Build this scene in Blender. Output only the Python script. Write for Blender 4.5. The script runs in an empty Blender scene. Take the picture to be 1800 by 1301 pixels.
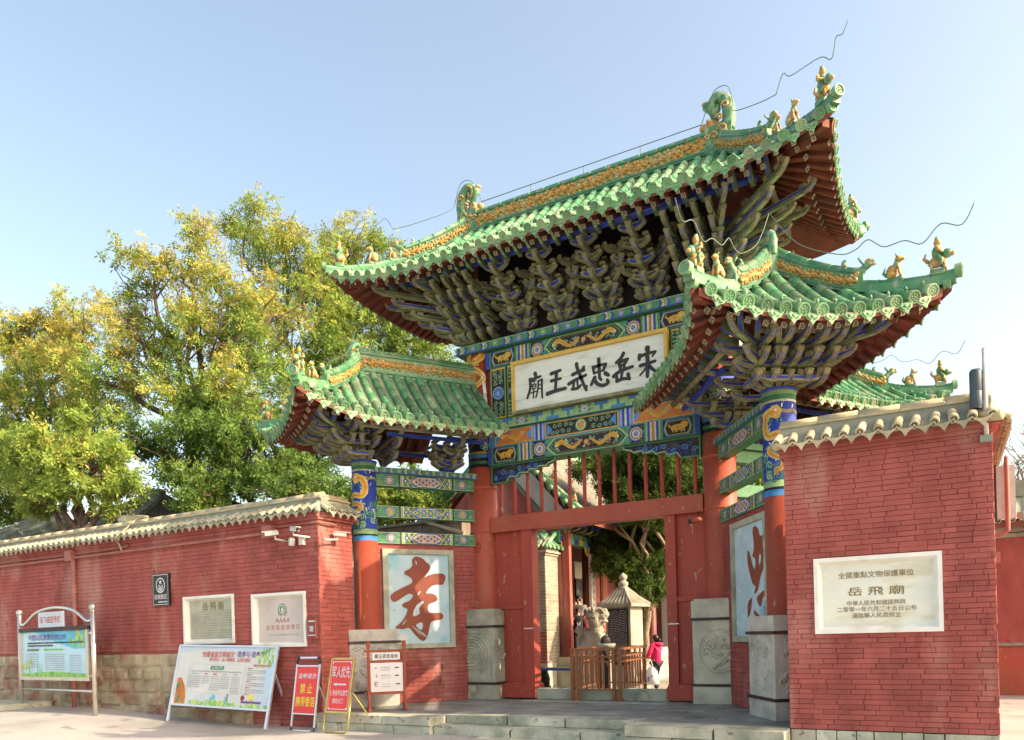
import bpy, math, random
import numpy as np
from mathutils import Vector as V, Matrix as Mx

S = bpy.context.scene
COL = S.collection
R = random.Random(11)
PI = math.pi

# ---------------------------------------------------------------- camera, sky, sun, exposure
YAW, ROLL = 0.5119, -0.0268
cam = bpy.data.cameras.new('camera')
camo = bpy.data.objects.new('camera', cam)
COL.objects.link(camo)
S.camera = camo
F0 = V((-math.sin(YAW), math.cos(YAW), 0)); R0 = V((math.cos(YAW), math.sin(YAW), 0)); U0 = V((0, 0, 1))
R1 = R0*math.cos(ROLL) + U0*math.sin(ROLL); U1 = -R0*math.sin(ROLL) + U0*math.cos(ROLL)
m = Mx.Identity(4)
for i in range(3):
    m[i][0], m[i][1], m[i][2] = R1[i], U1[i], -F0[i]
m[0][3], m[1][3], m[2][3] = 5.63, -13.18, 1.23
camo.matrix_world = m
cam.lens = 36*1358/1800
cam.shift_y = (1116.5-650.5)/1800
cam.clip_end = 2000

SUN_AZ, SUN_EL = math.radians(83), math.radians(31)      # clockwise from +Y
w = bpy.data.worlds.new('World'); S.world = w; w.use_nodes = True
nt = w.node_tree
sk = nt.nodes.new('ShaderNodeTexSky'); sk.sky_type = 'NISHITA'; sk.sun_disc = False
sk.sun_elevation = SUN_EL; sk.sun_rotation = SUN_AZ
sk.air_density = 1.0; sk.dust_density = 3.5; sk.ozone_density = 4.0
tint = nt.nodes.new('ShaderNodeMix'); tint.data_type = 'RGBA'; tint.blend_type = 'MULTIPLY'; tint.inputs['Factor'].default_value = 1
tint.inputs[7].default_value = (1.20, .94, .68, 1)             # the camera's warm white balance
nt.links.new(sk.outputs[0], tint.inputs[6]); nt.links.new(tint.outputs[2], nt.nodes['Background'].inputs[0])
nt.nodes['Background'].inputs[1].default_value = 0.15
sun = bpy.data.lights.new('sun', 'SUN'); sun.energy = 2.0; sun.angle = math.radians(0.5); sun.color = (1, .80, .58)
suno = bpy.data.objects.new('sun', sun); COL.objects.link(suno)
sd = V((math.sin(SUN_AZ)*math.cos(SUN_EL), math.cos(SUN_AZ)*math.cos(SUN_EL), math.sin(SUN_EL)))
suno.rotation_euler = sd.to_track_quat('Z', 'Y').to_euler()
suno.location = sd*60
S.view_settings.view_transform = 'Standard'; S.view_settings.look = 'None'
S.view_settings.gamma = 1; S.view_settings.use_curve_mapping = False
S.view_settings.exposure = 1.9
S.cycles.max_bounces = 6; S.cycles.diffuse_bounces = 4; S.cycles.transparent_max_bounces = 4

# ---------------------------------------------------------------- materials
def mat(name, c, rough=.65, var=.14, scale=5, c2=None, amt=.5, s2=1.3, bump=0, bs=60, rnd=0, metal=0, spec=.4, c3=None, a3=.6, s3=8, zs=1.0):
    m = bpy.data.materials.new(name); m.use_nodes = True
    n = m.node_tree.nodes; l = m.node_tree.links; b = n['Principled BSDF']
    b.inputs['Roughness'].default_value = rough; b.inputs['Metallic'].default_value = metal
    b.inputs['Specular IOR Level'].default_value = spec
    g = n.new('ShaderNodeNewGeometry'); src = g.outputs['Position']
    if zs != 1:
        mp = n.new('ShaderNodeMapping'); mp.inputs['Scale'].default_value = (1, 1, zs); l.new(src, mp.inputs['Vector']); src = mp.outputs[0]
    def noise(sc, det=4):
        t = n.new('ShaderNodeTexNoise'); t.inputs['Scale'].default_value = sc; t.inputs['Detail'].default_value = det
        l.new(src, t.inputs['Vector']); return t.outputs['Fac']
    def ramp(fac, a, b2):
        t = n.new('ShaderNodeMapRange'); t.inputs['From Min'].default_value = a; t.inputs['From Max'].default_value = b2; l.new(fac, t.inputs['Value']); return t.outputs[0]
    def mix(fac, a, b2):
        t = n.new('ShaderNodeMix'); t.data_type = 'RGBA'
        if isinstance(fac, float): t.inputs['Factor'].default_value = fac
        else: l.new(fac, t.inputs['Factor'])
        for k, q in ((6, a), (7, b2)):
            if isinstance(q, tuple): t.inputs[k].default_value = (*q, 1)
            else: l.new(q, t.inputs[k])
        return t.outputs[2]
    out = mix(ramp(noise(scale), .3, .7), tuple(x*(1-var) for x in c), tuple(min(1, x*(1+var)) for x in c))
    if c2: out = mix(ramp(noise(s2, 8), .62-.3*amt, .78-.2*amt), out, c2)
    if c3: out = mix(ramp(noise(s3, 8), .66-.2*a3, .72-.18*a3), out, c3)
    if rnd:
        oi = n.new('ShaderNodeObjectInfo'); t = n.new('ShaderNodeMapRange')
        t.inputs['To Min'].default_value = 1-rnd; t.inputs['To Max'].default_value = 1+rnd; l.new(oi.outputs['Random'], t.inputs['Value'])
        h = n.new('ShaderNodeHueSaturation'); l.new(out, h.inputs['Color']); l.new(t.outputs[0], h.inputs['Value']); out = h.outputs[0]
    l.new(out, b.inputs['Base Color'])
    if bump:
        bn = n.new('ShaderNodeBump'); bn.inputs['Strength'].default_value = bump; bn.inputs['Distance'].default_value = .02
        l.new(noise(bs, 6), bn.inputs['Height']); l.new(bn.outputs[0], b.inputs['Normal'])
    return m

K = {}
def mk(name, *a, **k): K[name] = mat(name, *a, **k); return K[name]
mk('brick_red', (.305, .083, .070), .8, .2, 3, (.43, .215, .175), .34, 1.4, .35, 45, rnd=.13, spec=.25, c3=(.26, .066, .054), a3=.12, s3=5, zs=.4)
mk('mortar_red', (.295, .08, .067), .9, .2, 6, bump=.3)
mk('brick_grey', (.30, .27, .20), .85, .2, 3, bump=.35, bs=40, rnd=.22)
mk('vermilion', (.36, .075, .042), .55, .14, 2.2, (.22, .115, .065), .26, 1.1, .12, 30, c3=(.42, .27, .18), a3=.0, s3=14, zs=.5)
mk('vermilion_worn', (.35, .058, .036), .6, .15, 2.5, (.22, .035, .028), .3, 1.3, .15, 30, c3=(.40, .24, .17), a3=.10, s3=16, zs=.35)
mk('wood_red', (.185, .050, .030), .75, .25, 5, (.12, .055, .038), .45, 2)
mk('rafter_end', (.50, .46, .30), .7, .15, 9)
mk('glaze', (.080, .245, .115), .42, .25, 4, (.22, .31, .185), .50, 2.6, .12, 25, rnd=.36, spec=.4, c3=(.34, .34, .25), a3=.30, s3=9)
mk('glaze_pale', (.15, .32, .15), .5, .22, 6, (.27, .35, .20), .5, 3, .12, 60, rnd=.26, c3=(.30, .29, .21), a3=.25, s3=12)
mk('glaze_dark', (.045, .17, .085), .45, .25, 8, (.16, .20, .13), .4, 4)
mk('pan', (.13, .19, .11), .75, .3, 6, (.25, .25, .17), .5, 3.5, .4, 30)
mk('relief', (.42, .23, .05), .55, .3, 9, (.36, .31, .15), .5, 6)
mk('fig_gold', (.42, .24, .06), .5, .3, 14, (.50, .43, .28), .45, 9)
mk('fig_green', (.075, .21, .10), .5, .3, 12, (.28, .36, .21), .5, 8)
mk('ridge_grey', (.12, .15, .12), .8, .3, 5, (.22, .23, .18), .4, 3)
mk('khaki', (.25, .245, .135), .8, .3, 7, (.12, .12, .075), .45, 5)
mk('trim', (.36, .36, .23), .75, .25, 9)
mk('arm_green', (.10, .15, .075), .8, .3, 6, (.07, .065, .045), .4, 4)
for nm, c in {'green': (.06, .22, .10), 'lgreen': (.25, .42, .20), 'blue': (.028, .06, .36), 'sky': (.06, .24, .55), 'gold': (.55, .36, .05),
              'pale': (.56, .55, .40), 'black': (.016, .017, .018), 'white': (.74, .73, .68), 'orange': (.5, .17, .03), 'teal': (.10, .40, .42),
              'lav': (.30, .34, .62), 'maroon': (.26, .045, .03)}.items():
    mk('paint_'+nm, c, .6, .18, 14, tuple(x*.75+.05 for x in c), .3, 6)
P = lambda n: K['paint_'+n]
mk('board_white', (.68, .71, .63), .6, .06, 3, (.52, .53, .44), .3, 2.0, .1, 20, zs=4)
mk('ink', (.030, .027, .022), .5, .1)
mk('frame_gold', (.60, .39, .06), .5, .12, 5)
mk('stone', (.36, .38, .29), .85, .25, 3, (.20, .23, .17), .4, 1.8, .6, 25, c3=(.44, .42, .30), a3=.3, s3=3.5)
mk('stone_pale', (.50, .48, .37), .85, .2, 3, (.30, .30, .23), .35, 2.5, .5, 30)
mk('stone_grey', (.45, .44, .39), .85, .2, 4, (.25, .25, .22), .35, 2.5, .5, 30)
mk('stone_warm', (.37, .34, .27), .85, .2, 4, (.27, .25, .20), .4, 3, .5, 30)
mk('slab', (.43, .44, .35), .85, .22, 2, (.22, .25, .19), .5, 2.2, .6, 20, rnd=.14, c3=(.20, .19, .15), a3=.25, s3=10)
mk('paving', (.27, .28, .25), .55, .2, 3, (.14, .15, .135), .35, 1.5, .25, 30, rnd=.22)
mk('street', (.37, .36, .335), .8, .10, .8, (.28, .275, .25), .45, .6, .2, 25, c3=(.24, .235, .22), a3=.22, s3=2.4)
mk('court', (.34, .31, .26), .85, .1, 1.0, (.26, .25, .22), .35, .6, .15, 15)
mk('marble', (.70, .72, .62), .45, .07, 2, (.60, .56, .40), .35, 2.6, .08, 20, zs=2.5)
mk('marble_pink', (.58, .52, .47), .5, .1, 2, (.48, .44, .36), .35, 3, .08, 20, zs=.6)
mk('marble_green', (.42, .43, .33), .5, .12, 3, (.36, .35, .26), .4, 4, .08, 20)
mk('marble_white', (.76, .76, .70), .5, .06, 4, (.60, .55, .42), .25, 3)
mk('base_stone', (.36, .30, .20), .9, .25, 3, (.30, .11, .08), .6, 2.2, .8, 18, rnd=.2, c3=(.42, .38, .27), a3=.3, s3=9)
mk('tile_grey', (.34, .34, .25), .85, .22, 5, (.21, .23, .16), .4, 3, .4, 30, rnd=.15)
mk('tile_tan', (.44, .38, .24), .85, .2, 5, (.30, .29, .20), .4, 3, .4, 30, rnd=.15)
mk('plaster', (.25, .27, .22), .9, .25, 3, (.40, .39, .29), .35, 2.5, .4, 20)
mk('roof_grey', (.15, .16, .13), .85, .25, 4, (.24, .21, .13), .35, 2, .3, 30)
mk('iron', (.035, .026, .024), .6, .3, 12, (.10, .05, .035), .3, 9)
mk('steel', (.62, .60, .54), .28, .08, 5, metal=.85)
mk('alu', (.62, .63, .66), .35, .05, 5, metal=.7)
mk('brass', (.52, .40, .12), .3, .12, 6, metal=.75)
mk('plastic_black', (.02, .02, .022), .5)
mk('plastic_white', (.52, .51, .46), .45, .1, 9)
mk('sign_red', (.72, .045, .04), .4, .04)
mk('sign_yellow', (.80, .66, .05), .4, .03)
mk('sign_white', (.66, .66, .67), .4, .02)
mk('sign_black', (.018, .017, .016), .3, .1)
mk('sign_wood', (.27, .058, .026), .5, .2, 9, zs=.2)
mk('fence_wood', (.27, .095, .028), .5, .22, 9, zs=.2)
mk('red_ink', (.55, .07, .06), .5); mk('purple_ink', (.16, .06, .32), .5); mk('brown_ink', (.20, .14, .045), .6); mk('grey_ink', (.42, .42, .43), .6); mk('rose_ink', (.50, .20, .16), .6)
mk('poster_blue', (.45, .70, .82), .35, .1, 3); mk('poster_sky', (.10, .50, .72), .35, .15, 3); mk('poster_pale', (.50, .60, .68), .35, .05, 3)
mk('poster_green', (.22, .52, .10), .35, .35, 8); mk('poster_lime', (.45, .62, .12), .35, .3, 12); mk('poster_cream', (.60, .62, .58), .35, .03)
mk('panel_blue', (.42, .58, .64), .6, .1, 3, (.16, .46, .58), .25, 2.2, .08, 25, c3=(.60, .66, .66), a3=.35, s3=3.5)
mk('panel_ink', (.23, .060, .032), .6, .12, 4, bump=.1)
mk('speaker', (.050, .075, .095), .5, .1)
mk('pipe_red', (.33, .13, .10), .6, .15, 4, (.40, .17, .12), .25, 3)
mk('cable', (.05, .05, .06), .5)
mk('wire_green', (.10, .16, .13), .5)
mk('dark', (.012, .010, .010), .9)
mk('bark', (.085, .062, .045), .9, .3, 8, bump=.6, bs=20)
mk('bark_pale', (.22, .18, .12), .9, .3, 8, bump=.5, bs=20)
mk('skin', (.50, .30, .21), .55, .04)
mk('hair', (.014, .012, .011), .5)
mk('coat_pink', (.72, .02, .12), .8, .12, 9); mk('cloth_black', (.018, .018, .022), .85, .2); mk('cloth_red', (.35, .02, .03), .8, .15); mk('cloth_grey', (.16, .15, .15), .85, .2)
mk('bag_white', (.78, .78, .80), .5, .05, 5); mk('bag_blue', (.12, .22, .55), .5)
mk('door_red', (.13, .036, .025), .55, .2, 3)
mk('wall_pale', (.50, .48, .42), .85, .1, 2)

def leafmat(name, c, tr=.4):
    m = bpy.data.materials.new(name); m.use_nodes = True; n = m.node_tree.nodes; l = m.node_tree.links
    n.remove(n['Principled BSDF']); d = n.new('ShaderNodeBsdfDiffuse'); t = n.new('ShaderNodeBsdfTranslucent'); x = n.new('ShaderNodeMixShader')
    x.inputs[0].default_value = tr
    g = n.new('ShaderNodeNewGeometry'); no = n.new('ShaderNodeTexNoise'); no.inputs['Scale'].default_value = 1.7; l.new(g.outputs['Position'], no.inputs['Vector'])
    mr = n.new('ShaderNodeMapRange'); mr.inputs[1].default_value = .3; mr.inputs[2].default_value = .7; mr.inputs[3].default_value = .65; mr.inputs[4].default_value = 1.35; l.new(no.outputs['Fac'], mr.inputs['Value'])
    h = n.new('ShaderNodeHueSaturation'); h.inputs['Color'].default_value = (*c, 1); l.new(mr.outputs[0], h.inputs['Value'])
    l.new(h.outputs[0], d.inputs[0]); l.new(h.outputs[0], t.inputs[0]); l.new(d.outputs[0], x.inputs[1]); l.new(t.outputs[0], x.inputs[2])
    l.new(x.outputs[0], n['Material Output'].inputs[0]); K[name] = m
leafmat('leaf_yellow', (.42, .39, .10)); leafmat('leaf_lime', (.26, .36, .075)); leafmat('leaf_green', (.14, .235, .06)); leafmat('leaf_dark', (.07, .125, .035)); leafmat('leaf_cyp', (.060, .085, .022), .3)
leafmat('leaf_con', (.13, .19, .04), .35)

# ---------------------------------------------------------------- objects
WM = {}
def tag(o, label=None, cat=None, group=None, kind=None):
    if label: o['label'] = label
    if cat: o['category'] = cat
    if group: o['group'] = group
    if kind: o['kind'] = kind
    return o
def link(o, parent=None, M=None):
    COL.objects.link(o); M = M or Mx.Identity(4)
    if parent is not None:
        o.parent = parent; o.matrix_parent_inverse = WM[parent.name].inverted()
    o.matrix_basis = M; WM[o.name] = M.copy(); return o
def empty(name, loc=(0, 0, 0), parent=None, **kw):
    o = bpy.data.objects.new(name, None); o.empty_display_size = .2
    return tag(link(o, parent, Mx.Translation(V(loc))), **kw)
def put(name, me, parent=None, M=None, **kw):
    return tag(link(bpy.data.objects.new(name, me), parent, M), **kw)
def kids(o): return [c for c in COL.objects if c.parent == o]
def mirror(o, X, parent, skip=()):
    c = o.copy(); COL.objects.link(c); M = X @ WM[o.name]
    if parent is not None: c.parent = parent; c.matrix_parent_inverse = WM[parent.name].inverted()
    c.matrix_basis = M; WM[c.name] = M
    for k in list(o.children):
        if k.name.split('.')[0] not in skip: mirror(k, X, c, skip)
    return c

class MB:
    def __init__(s): s.v = []; s.f = []; s.i = []; s.mats = []; s.sm = []
    def mi(s, m):
        if m not in s.mats: s.mats.append(m)
        return s.mats.index(m)
    def add(s, vs, fs, m, smooth=False):
        b = len(s.v); s.v.extend([tuple(v) for v in vs]); k = s.mi(m)
        for f in fs: s.f.append([b+j for j in f]); s.i.append(k); s.sm.append(smooth)
        return s
    def obox(s, c, ax, ay, az, m):
        c, ax, ay, az = V(c), V(ax), V(ay), V(az)
        return s.add([c+ax*i+ay*j+az*k for k in (-1, 1) for j in (-1, 1) for i in (-1, 1)], [(0, 2, 3, 1), (4, 5, 7, 6), (0, 1, 5, 4), (2, 6, 7, 3), (0, 4, 6, 2), (1, 3, 7, 5)], m)
    def box(s, x0, x1, y0, y1, z0, z1, m):
        return s.obox(((x0+x1)/2, (y0+y1)/2, (z0+z1)/2), ((x1-x0)/2, 0, 0), (0, (y1-y0)/2, 0), (0, 0, (z1-z0)/2), m)
    def bar(s, a, b, w, h, m, up=(0, 0, 1)):
        a, b = V(a), V(b); d = b-a; y = d.normalized(); x = y.cross(V(up))
        if x.length < 1e-4: x = V((1, 0, 0))
        x.normalize(); z = x.cross(y)
        return s.obox((a+b)/2, x*(w/2), d/2, z*(h/2), m)
    def prism(s, pts, d, m):            # pts: 3D outline, extruded by d
        n = len(pts); d = V(d); vs = [V(p) for p in pts]+[V(p)+d for p in pts]
        return s.add(vs, [list(range(n)), list(range(2*n-1, n-1, -1))]+[(i, (i+1) % n, n+(i+1) % n, n+i) for i in range(n)], m)
    def tube(s, pts, r, m, n=6, smooth=True, cap=True):
        pts = [V(p) for p in pts]; rs = r if isinstance(r, (list, tuple)) else [r]*len(pts); vs = []; fs = []; px = None
        for i, p in enumerate(pts):
            t = (pts[min(i+1, len(pts)-1)]-pts[max(i-1, 0)]).normalized()
            x = t.orthogonal().normalized() if px is None else (px-t*px.dot(t)).normalized()
            px = x; y = t.cross(x)
            vs += [p+(x*math.cos(2*PI*k/n)+y*math.sin(2*PI*k/n))*rs[i] for k in range(n)]
        for i in range(len(pts)-1):
            fs += [(i*n+k, i*n+(k+1) % n, (i+1)*n+(k+1) % n, (i+1)*n+k) for k in range(n)]
        if cap: fs += [list(range(n-1, -1, -1)), [len(vs)-n+k for k in range(n)]]
        return s.add(vs, fs, m, smooth)
    def lathe(s, prof, c, m, n=16, axis='z', smooth=True, sx=1, sy=1):
        c = V(c); vs = []; fs = []; L = len(prof)
        for r, h in prof:
            for k in range(n):
                a = 2*PI*k/n; q = (r*math.cos(a)*sx, r*math.sin(a)*sy, h)
                vs.append(c+V(q if axis == 'z' else (q[0], h, q[1]) if axis == 'y' else (h, q[0], q[1])))
        for i in range(L-1): fs += [(i*n+k, i*n+(k+1) % n, (i+1)*n+(k+1) % n, (i+1)*n+k) for k in range(n)]
        fs += [list(range(n)), [(L-1)*n+k for k in range(n)]]
        return s.add(vs, fs, m, smooth)
    def ball(s, c, r, m, n=8, k=5, X=None):
        c = V(c); r = V((r, r, r)) if not hasattr(r, '__len__') else V(r); vs = []
        for i in range(k+1):
            th = PI*i/k
            for j in range(n):
                a = 2*PI*j/n; q = V((r.x*math.sin(th)*math.cos(a), r.y*math.sin(th)*math.sin(a), r.z*math.cos(th)))
                vs.append(c+(X @ q if X else q))
        return s.add(vs, [(i*n+j, (i+1)*n+j, (i+1)*n+(j+1) % n, i*n+(j+1) % n) for i in range(k) for j in range(n)], m, True)
    def mesh(s, name):
        me = bpy.data.meshes.new(name); me.from_pydata(s.v, [], s.f)
        for m in s.mats: me.materials.append(m)
        me.polygons.foreach_set('material_index', s.i); me.polygons.foreach_set('use_smooth', s.sm); me.update(); return me
    def build(s, name, parent=None, M=None, **kw): return put(name, s.mesh(name), parent, M, **kw)

def cr(pts, n=6):                       # Catmull-Rom through the points
    pts = [V(p) for p in pts]
    if len(pts) < 3: return [pts[0].lerp(pts[-1], i/3) for i in range(4)]
    o = []
    for i in range(len(pts)-1):
        a, b, c, d = pts[max(i-1, 0)], pts[i], pts[i+1], pts[min(i+2, len(pts)-1)]
        for k in range(n):
            t = k/n; o.append(.5*((2*b)+(c-a)*t+(2*a-5*b+4*c-d)*t*t+(3*b-a-3*c+d)*t**3))
    return o+[pts[-1]]

# ---------------------------------------------------------------- lettering, converted once while the scene is still empty
TXT = {}
def prep(d):
    tmp = []
    for k, (body, off) in d.items():
        c = bpy.data.curves.new('t', 'FONT'); c.body = body; c.size = 1; c.offset = off; c.align_x = 'CENTER'; c.align_y = 'CENTER'; c.resolution_u = 2
        o = bpy.data.objects.new('t', c); COL.objects.link(o); tmp.append((k, o))
    dg = bpy.context.evaluated_depsgraph_get()
    for k, o in tmp:
        me = bpy.data.meshes.new_from_object(o.evaluated_get(dg))
        vs = np.array([v.co[:] for v in me.vertices]) if len(me.vertices) else np.zeros((1, 3))
        vs = vs-(vs.max(0)+vs.min(0))/2
        TXT[k] = (vs, [list(p.vertices) for p in me.polygons]); bpy.data.meshes.remove(me)
    for k, o in tmp:
        c = o.data; bpy.data.objects.remove(o); bpy.data.curves.remove(c)
prep({'p1': ('全國重點文物保護單位', 0.0036), 'p2': ('岳 飛 廟', 0.0054), 'p3': ('中華人民共和國國務院', 0.0024), 'p4': ('二零零一年六月二十五日公布', 0.0024), 'p5': ('湯陰縣人民政府立', 0.0024),
      'b1': ('双拥景区', 0.009), 'l1': ('岳 飛 廟', 0.0045), 'l2': ('AAAA', 0.0), 'l3': ('国 家 级 旅 游 景 区', 0.0),
      'r1': ('温馨提示', 0.009), 'r2': ('禁 止', 0.0105), 'r3': ('携带香箔', 0.0105), 'g1': ('军人优先', 0.0105), 'g2': ('使用老年证游客', 0.009), 'g3': ('请走北门', 0.009),
      'd1': ('廟王武忠岳宋', 0.006), 'd2': ('售票窗口', 0.0), 'd3': ('游客中心', 0.0), 'd4': ('出入口', 0.0), 'n1': ('岳飞庙宣传栏', 0.006), 'n2': ('中国公民旅游文明公约', 0.009),
      'a1': ('“创建省级文明城市”', 0.0075), 'a2': ('我参与·我奉献', 0.009), 'a3': ('做文明人 · 从小事做起 · 从现在做起', 0.006), 'a4': ('文明行为', 0.006), 'shou': ('寿', 0.006)})

class Cv:                               # flat paint and print on a surface given by fn(u, v, height)
    def __init__(s, fn): s.fn = fn; s.b = MB(); s.k = 0
    def h(s, l): s.k += 1; return .0016+l*.0022+(s.k % 9)*.0002
    def poly(s, pts, m, l=0):
        h = s.h(l); s.b.add([s.fn(u, v, h) for u, v in pts], [list(range(len(pts)))], m)
    def rect(s, u0, u1, v0, v1, m, l=0): s.poly([(u0, v0), (u1, v0), (u1, v1), (u0, v1)], m, l)
    def disc(s, u, v, r, m, l=0, n=14, ry=None, a0=0): s.poly([(u+r*math.cos(a0+2*PI*i/n), v+(ry or r)*math.sin(a0+2*PI*i/n)) for i in range(n)], m, l)
    def ring(s, u, v, r0, r1, m, l=0, n=16, ky=1):
        h = s.h(l); vs = []
        for i in range(n):
            a = 2*PI*i/n
            for r in (r0, r1): vs.append(s.fn(u+r*math.cos(a), v+ky*r*math.sin(a), h))
        s.b.add(vs, [(2*i, 2*i+1, (2*i+3) % (2*n), (2*i+2) % (2*n)) for i in range(n)], m)
    def frame(s, pts, w, m, l=0):        # outline of a convex polygon
        c = [sum(p[i] for p in pts)/len(pts) for i in (0, 1)]; h = s.h(l); n = len(pts); vs = []
        for p in pts:
            d = (V((c[0]-p[0], c[1]-p[1]))); q = d.normalized()*min(w*1.3, d.length*.8)
            vs += [s.fn(p[0], p[1], h), s.fn(p[0]+q.x, p[1]+q.y, h)]
        s.b.add(vs, [(2*i, 2*i+1, (2*i+3) % (2*n), (2*i+2) % (2*n)) for i in range(n)], m)
    def line(s, pts, w, m, l=0, w1=None, cap=False):
        pts = [V((p[0], p[1])) for p in pts]; h = s.h(l); vs = []; n = len(pts); w1 = w if w1 is None else w1
        for i, p in enumerate(pts):
            t = (pts[min(i+1, n-1)]-pts[max(i-1, 0)])
            t = t.normalized() if t.length > 1e-9 else V((1, 0)); q = V((-t.y, t.x))*((w+(w1-w)*i/max(n-1, 1))/2)
            vs += [s.fn(p.x+q.x, p.y+q.y, h), s.fn(p.x-q.x, p.y-q.y, h)]
        s.b.add(vs, [(2*i, 2*i+1, 2*i+3, 2*i+2) for i in range(n-1)], m)
        if cap: s.disc(pts[0].x, pts[0].y, w/2, m, l, 10); s.disc(pts[-1].x, pts[-1].y, w1/2, m, l, 10)
    def spiral(s, u, v, r, w, m, l=0, turns=1.3, a0=0, sg=1, n=14):
        s.line([(u+r*(1-.85*i/n)*math.cos(a0+sg*turns*2*PI*i/n), v+r*(1-.85*i/n)*math.sin(a0+sg*turns*2*PI*i/n)) for i in range(n+1)], w, m, l, w*.6)
    def text(s, key, u, v, wd, m, l=0, ht=None):
        vs, fs = TXT[key]; h = s.h(l); k = wd/max(np.ptp(vs[:, 0]), 1e-6); ky = ht/max(np.ptp(vs[:, 1]), 1e-6) if ht else k
        s.b.add([s.fn(u+p[0]*k, v+p[1]*ky, h) for p in vs], fs, m)
    def bars(s, u0, u1, v, hh, m, l=0, gap=.5):   # an unreadable line of print
        u = u0
        while u < u1-hh*.4:
            L = hh*R.uniform(.6, 1.1); s.rect(u, min(u+L, u1), v-hh/2*R.uniform(.6, 1), v+hh/2*R.uniform(.6, 1), m, l); u += L+hh*gap*R.uniform(.4, 1.2)
    def rosette(s, u, v, r, cols, l=0, petals=8):
        a, b, c = [P(x) for x in cols]
        s.disc(u, v, r, a, l); s.ring(u, v, r*.82, r*.92, P('pale'), l+1)
        for i in range(petals):
            t = 2*PI*i/petals; s.disc(u+r*.5*math.cos(t), v+r*.5*math.sin(t), r*.22, b, l+1, 7)
        s.disc(u, v, r*.3, c, l+2, 8); s.disc(u, v, r*.14, P('gold'), l+3, 6)
    def build(s, name, parent=None, **kw): return s.b.build(name, parent, **kw)
def plane(O, U, Vv, N):
    O, U, Vv, N = V(O), V(U), V(Vv), V(N); return lambda u, v, h: O+U*u+Vv*v+N*h

CH = [[([(1.245,6.123),(1.251,6.063)],0.035),([(1.103,6.026),(1.094,5.961)],0.028),([(1.118,6.008),(1.258,6.032),(1.384,6.036)],0.023),([(1.388,6.035),(1.333,5.972)],0.02),([(1.242,5.998),(1.244,5.821),(1.232,5.639)],0.029),([(1.114,5.846),(1.238,5.859),(1.376,5.876)],0.025),([(1.229,5.824),(1.173,5.746),(1.101,5.685)],0.017),([(1.253,5.834),(1.312,5.763),(1.375,5.704)],0.025)],[([(0.807,6.123),(0.765,6.056),(0.667,5.985)],0.025),([(0.716,5.999),(0.744,5.873),(0.734,5.814)],0.026),([(0.763,5.989),(0.883,6.01)],0.025),([(0.875,6.005),(0.842,5.951)],0.022),([(0.737,5.912),(0.817,5.926)],0.019),([(0.818,5.934),(0.807,5.831)],0.022),([(0.612,5.755),(0.702,5.806),(0.831,5.841),(0.966,5.86)],0.026),([(0.774,5.807),(0.755,5.69)],0.022),([(0.668,5.744),(0.674,5.653)],0.023),([(0.674,5.66),(0.778,5.679),(0.905,5.663)],0.025),([(0.883,5.741),(0.905,5.655)],0.026)],[([(0.227,5.995),(0.24,5.878)],0.022),([(0.243,5.984),(0.351,6.002),(0.466,6.002)],0.022),([(0.465,5.995),(0.422,5.897)],0.025),([(0.257,5.883),(0.414,5.898)],0.019),([(0.338,6.111),(0.342,5.965),(0.345,5.805)],0.026),([(0.254,5.799),(0.185,5.689)],0.028),([(0.237,5.772),(0.301,5.68),(0.406,5.631),(0.505,5.661),(0.49,5.717)],0.026),([(0.345,5.782),(0.376,5.738)],0.023),([(0.461,5.836),(0.517,5.795)],0.029)],[([(-0.096,6.112),(-0.082,6.032),(-0.027,5.882),(0.035,5.717),(0.083,5.608)],0.026),([(-0.178,5.934),(-0.05,5.964),(0.051,5.975)],0.025),([(0.018,5.982),(0.045,6.031)],0.026),([(-0.26,5.778),(-0.122,5.83),(0.082,5.877)],0.025),([(-0.157,5.798),(-0.177,5.678)],0.022),([(-0.194,5.673),(-0.092,5.67),(-0.024,5.712)],0.022),([(-0.089,5.801),(-0.083,5.699)],0.019),([(0.083,5.608),(0.093,5.683)],0.019)],[([(-0.608,6.031),(-0.424,6.059)],0.026),([(-0.612,5.898),(-0.42,5.909)],0.023),([(-0.503,6.034),(-0.516,5.88),(-0.539,5.696)],0.026),([(-0.698,5.676),(-0.539,5.703),(-0.33,5.713)],0.029)],[([(-0.944,6.099),(-0.927,6.043)],0.028),([(-1.046,5.994),(-0.937,6.013),(-0.833,6.026)],0.022),([(-1.054,6.011),(-1.05,5.85),(-1.119,5.671)],0.023),([(-1.007,5.962),(-0.924,5.968)],0.012),([(-0.965,5.976),(-0.973,5.9)],0.011),([(-1.004,5.898),(-1.0,5.826)],0.011),([(-1.004,5.898),(-0.926,5.9)],0.011),([(-0.93,5.9),(-0.936,5.827)],0.011),([(-1.005,5.863),(-0.933,5.864)],0.009),([(-1.004,5.823),(-0.932,5.826)],0.011),([(-1.035,5.752),(-0.923,5.767)],0.012),([(-0.979,5.814),(-0.993,5.649)],0.014),([(-0.88,5.947),(-0.894,5.79),(-0.939,5.655)],0.017),([(-0.876,5.951),(-0.801,5.961)],0.015),([(-0.805,5.962),(-0.81,5.791),(-0.806,5.624)],0.02),([(-0.879,5.867),(-0.816,5.872)],0.011),([(-0.881,5.801),(-0.818,5.806)],0.011)]]
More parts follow.
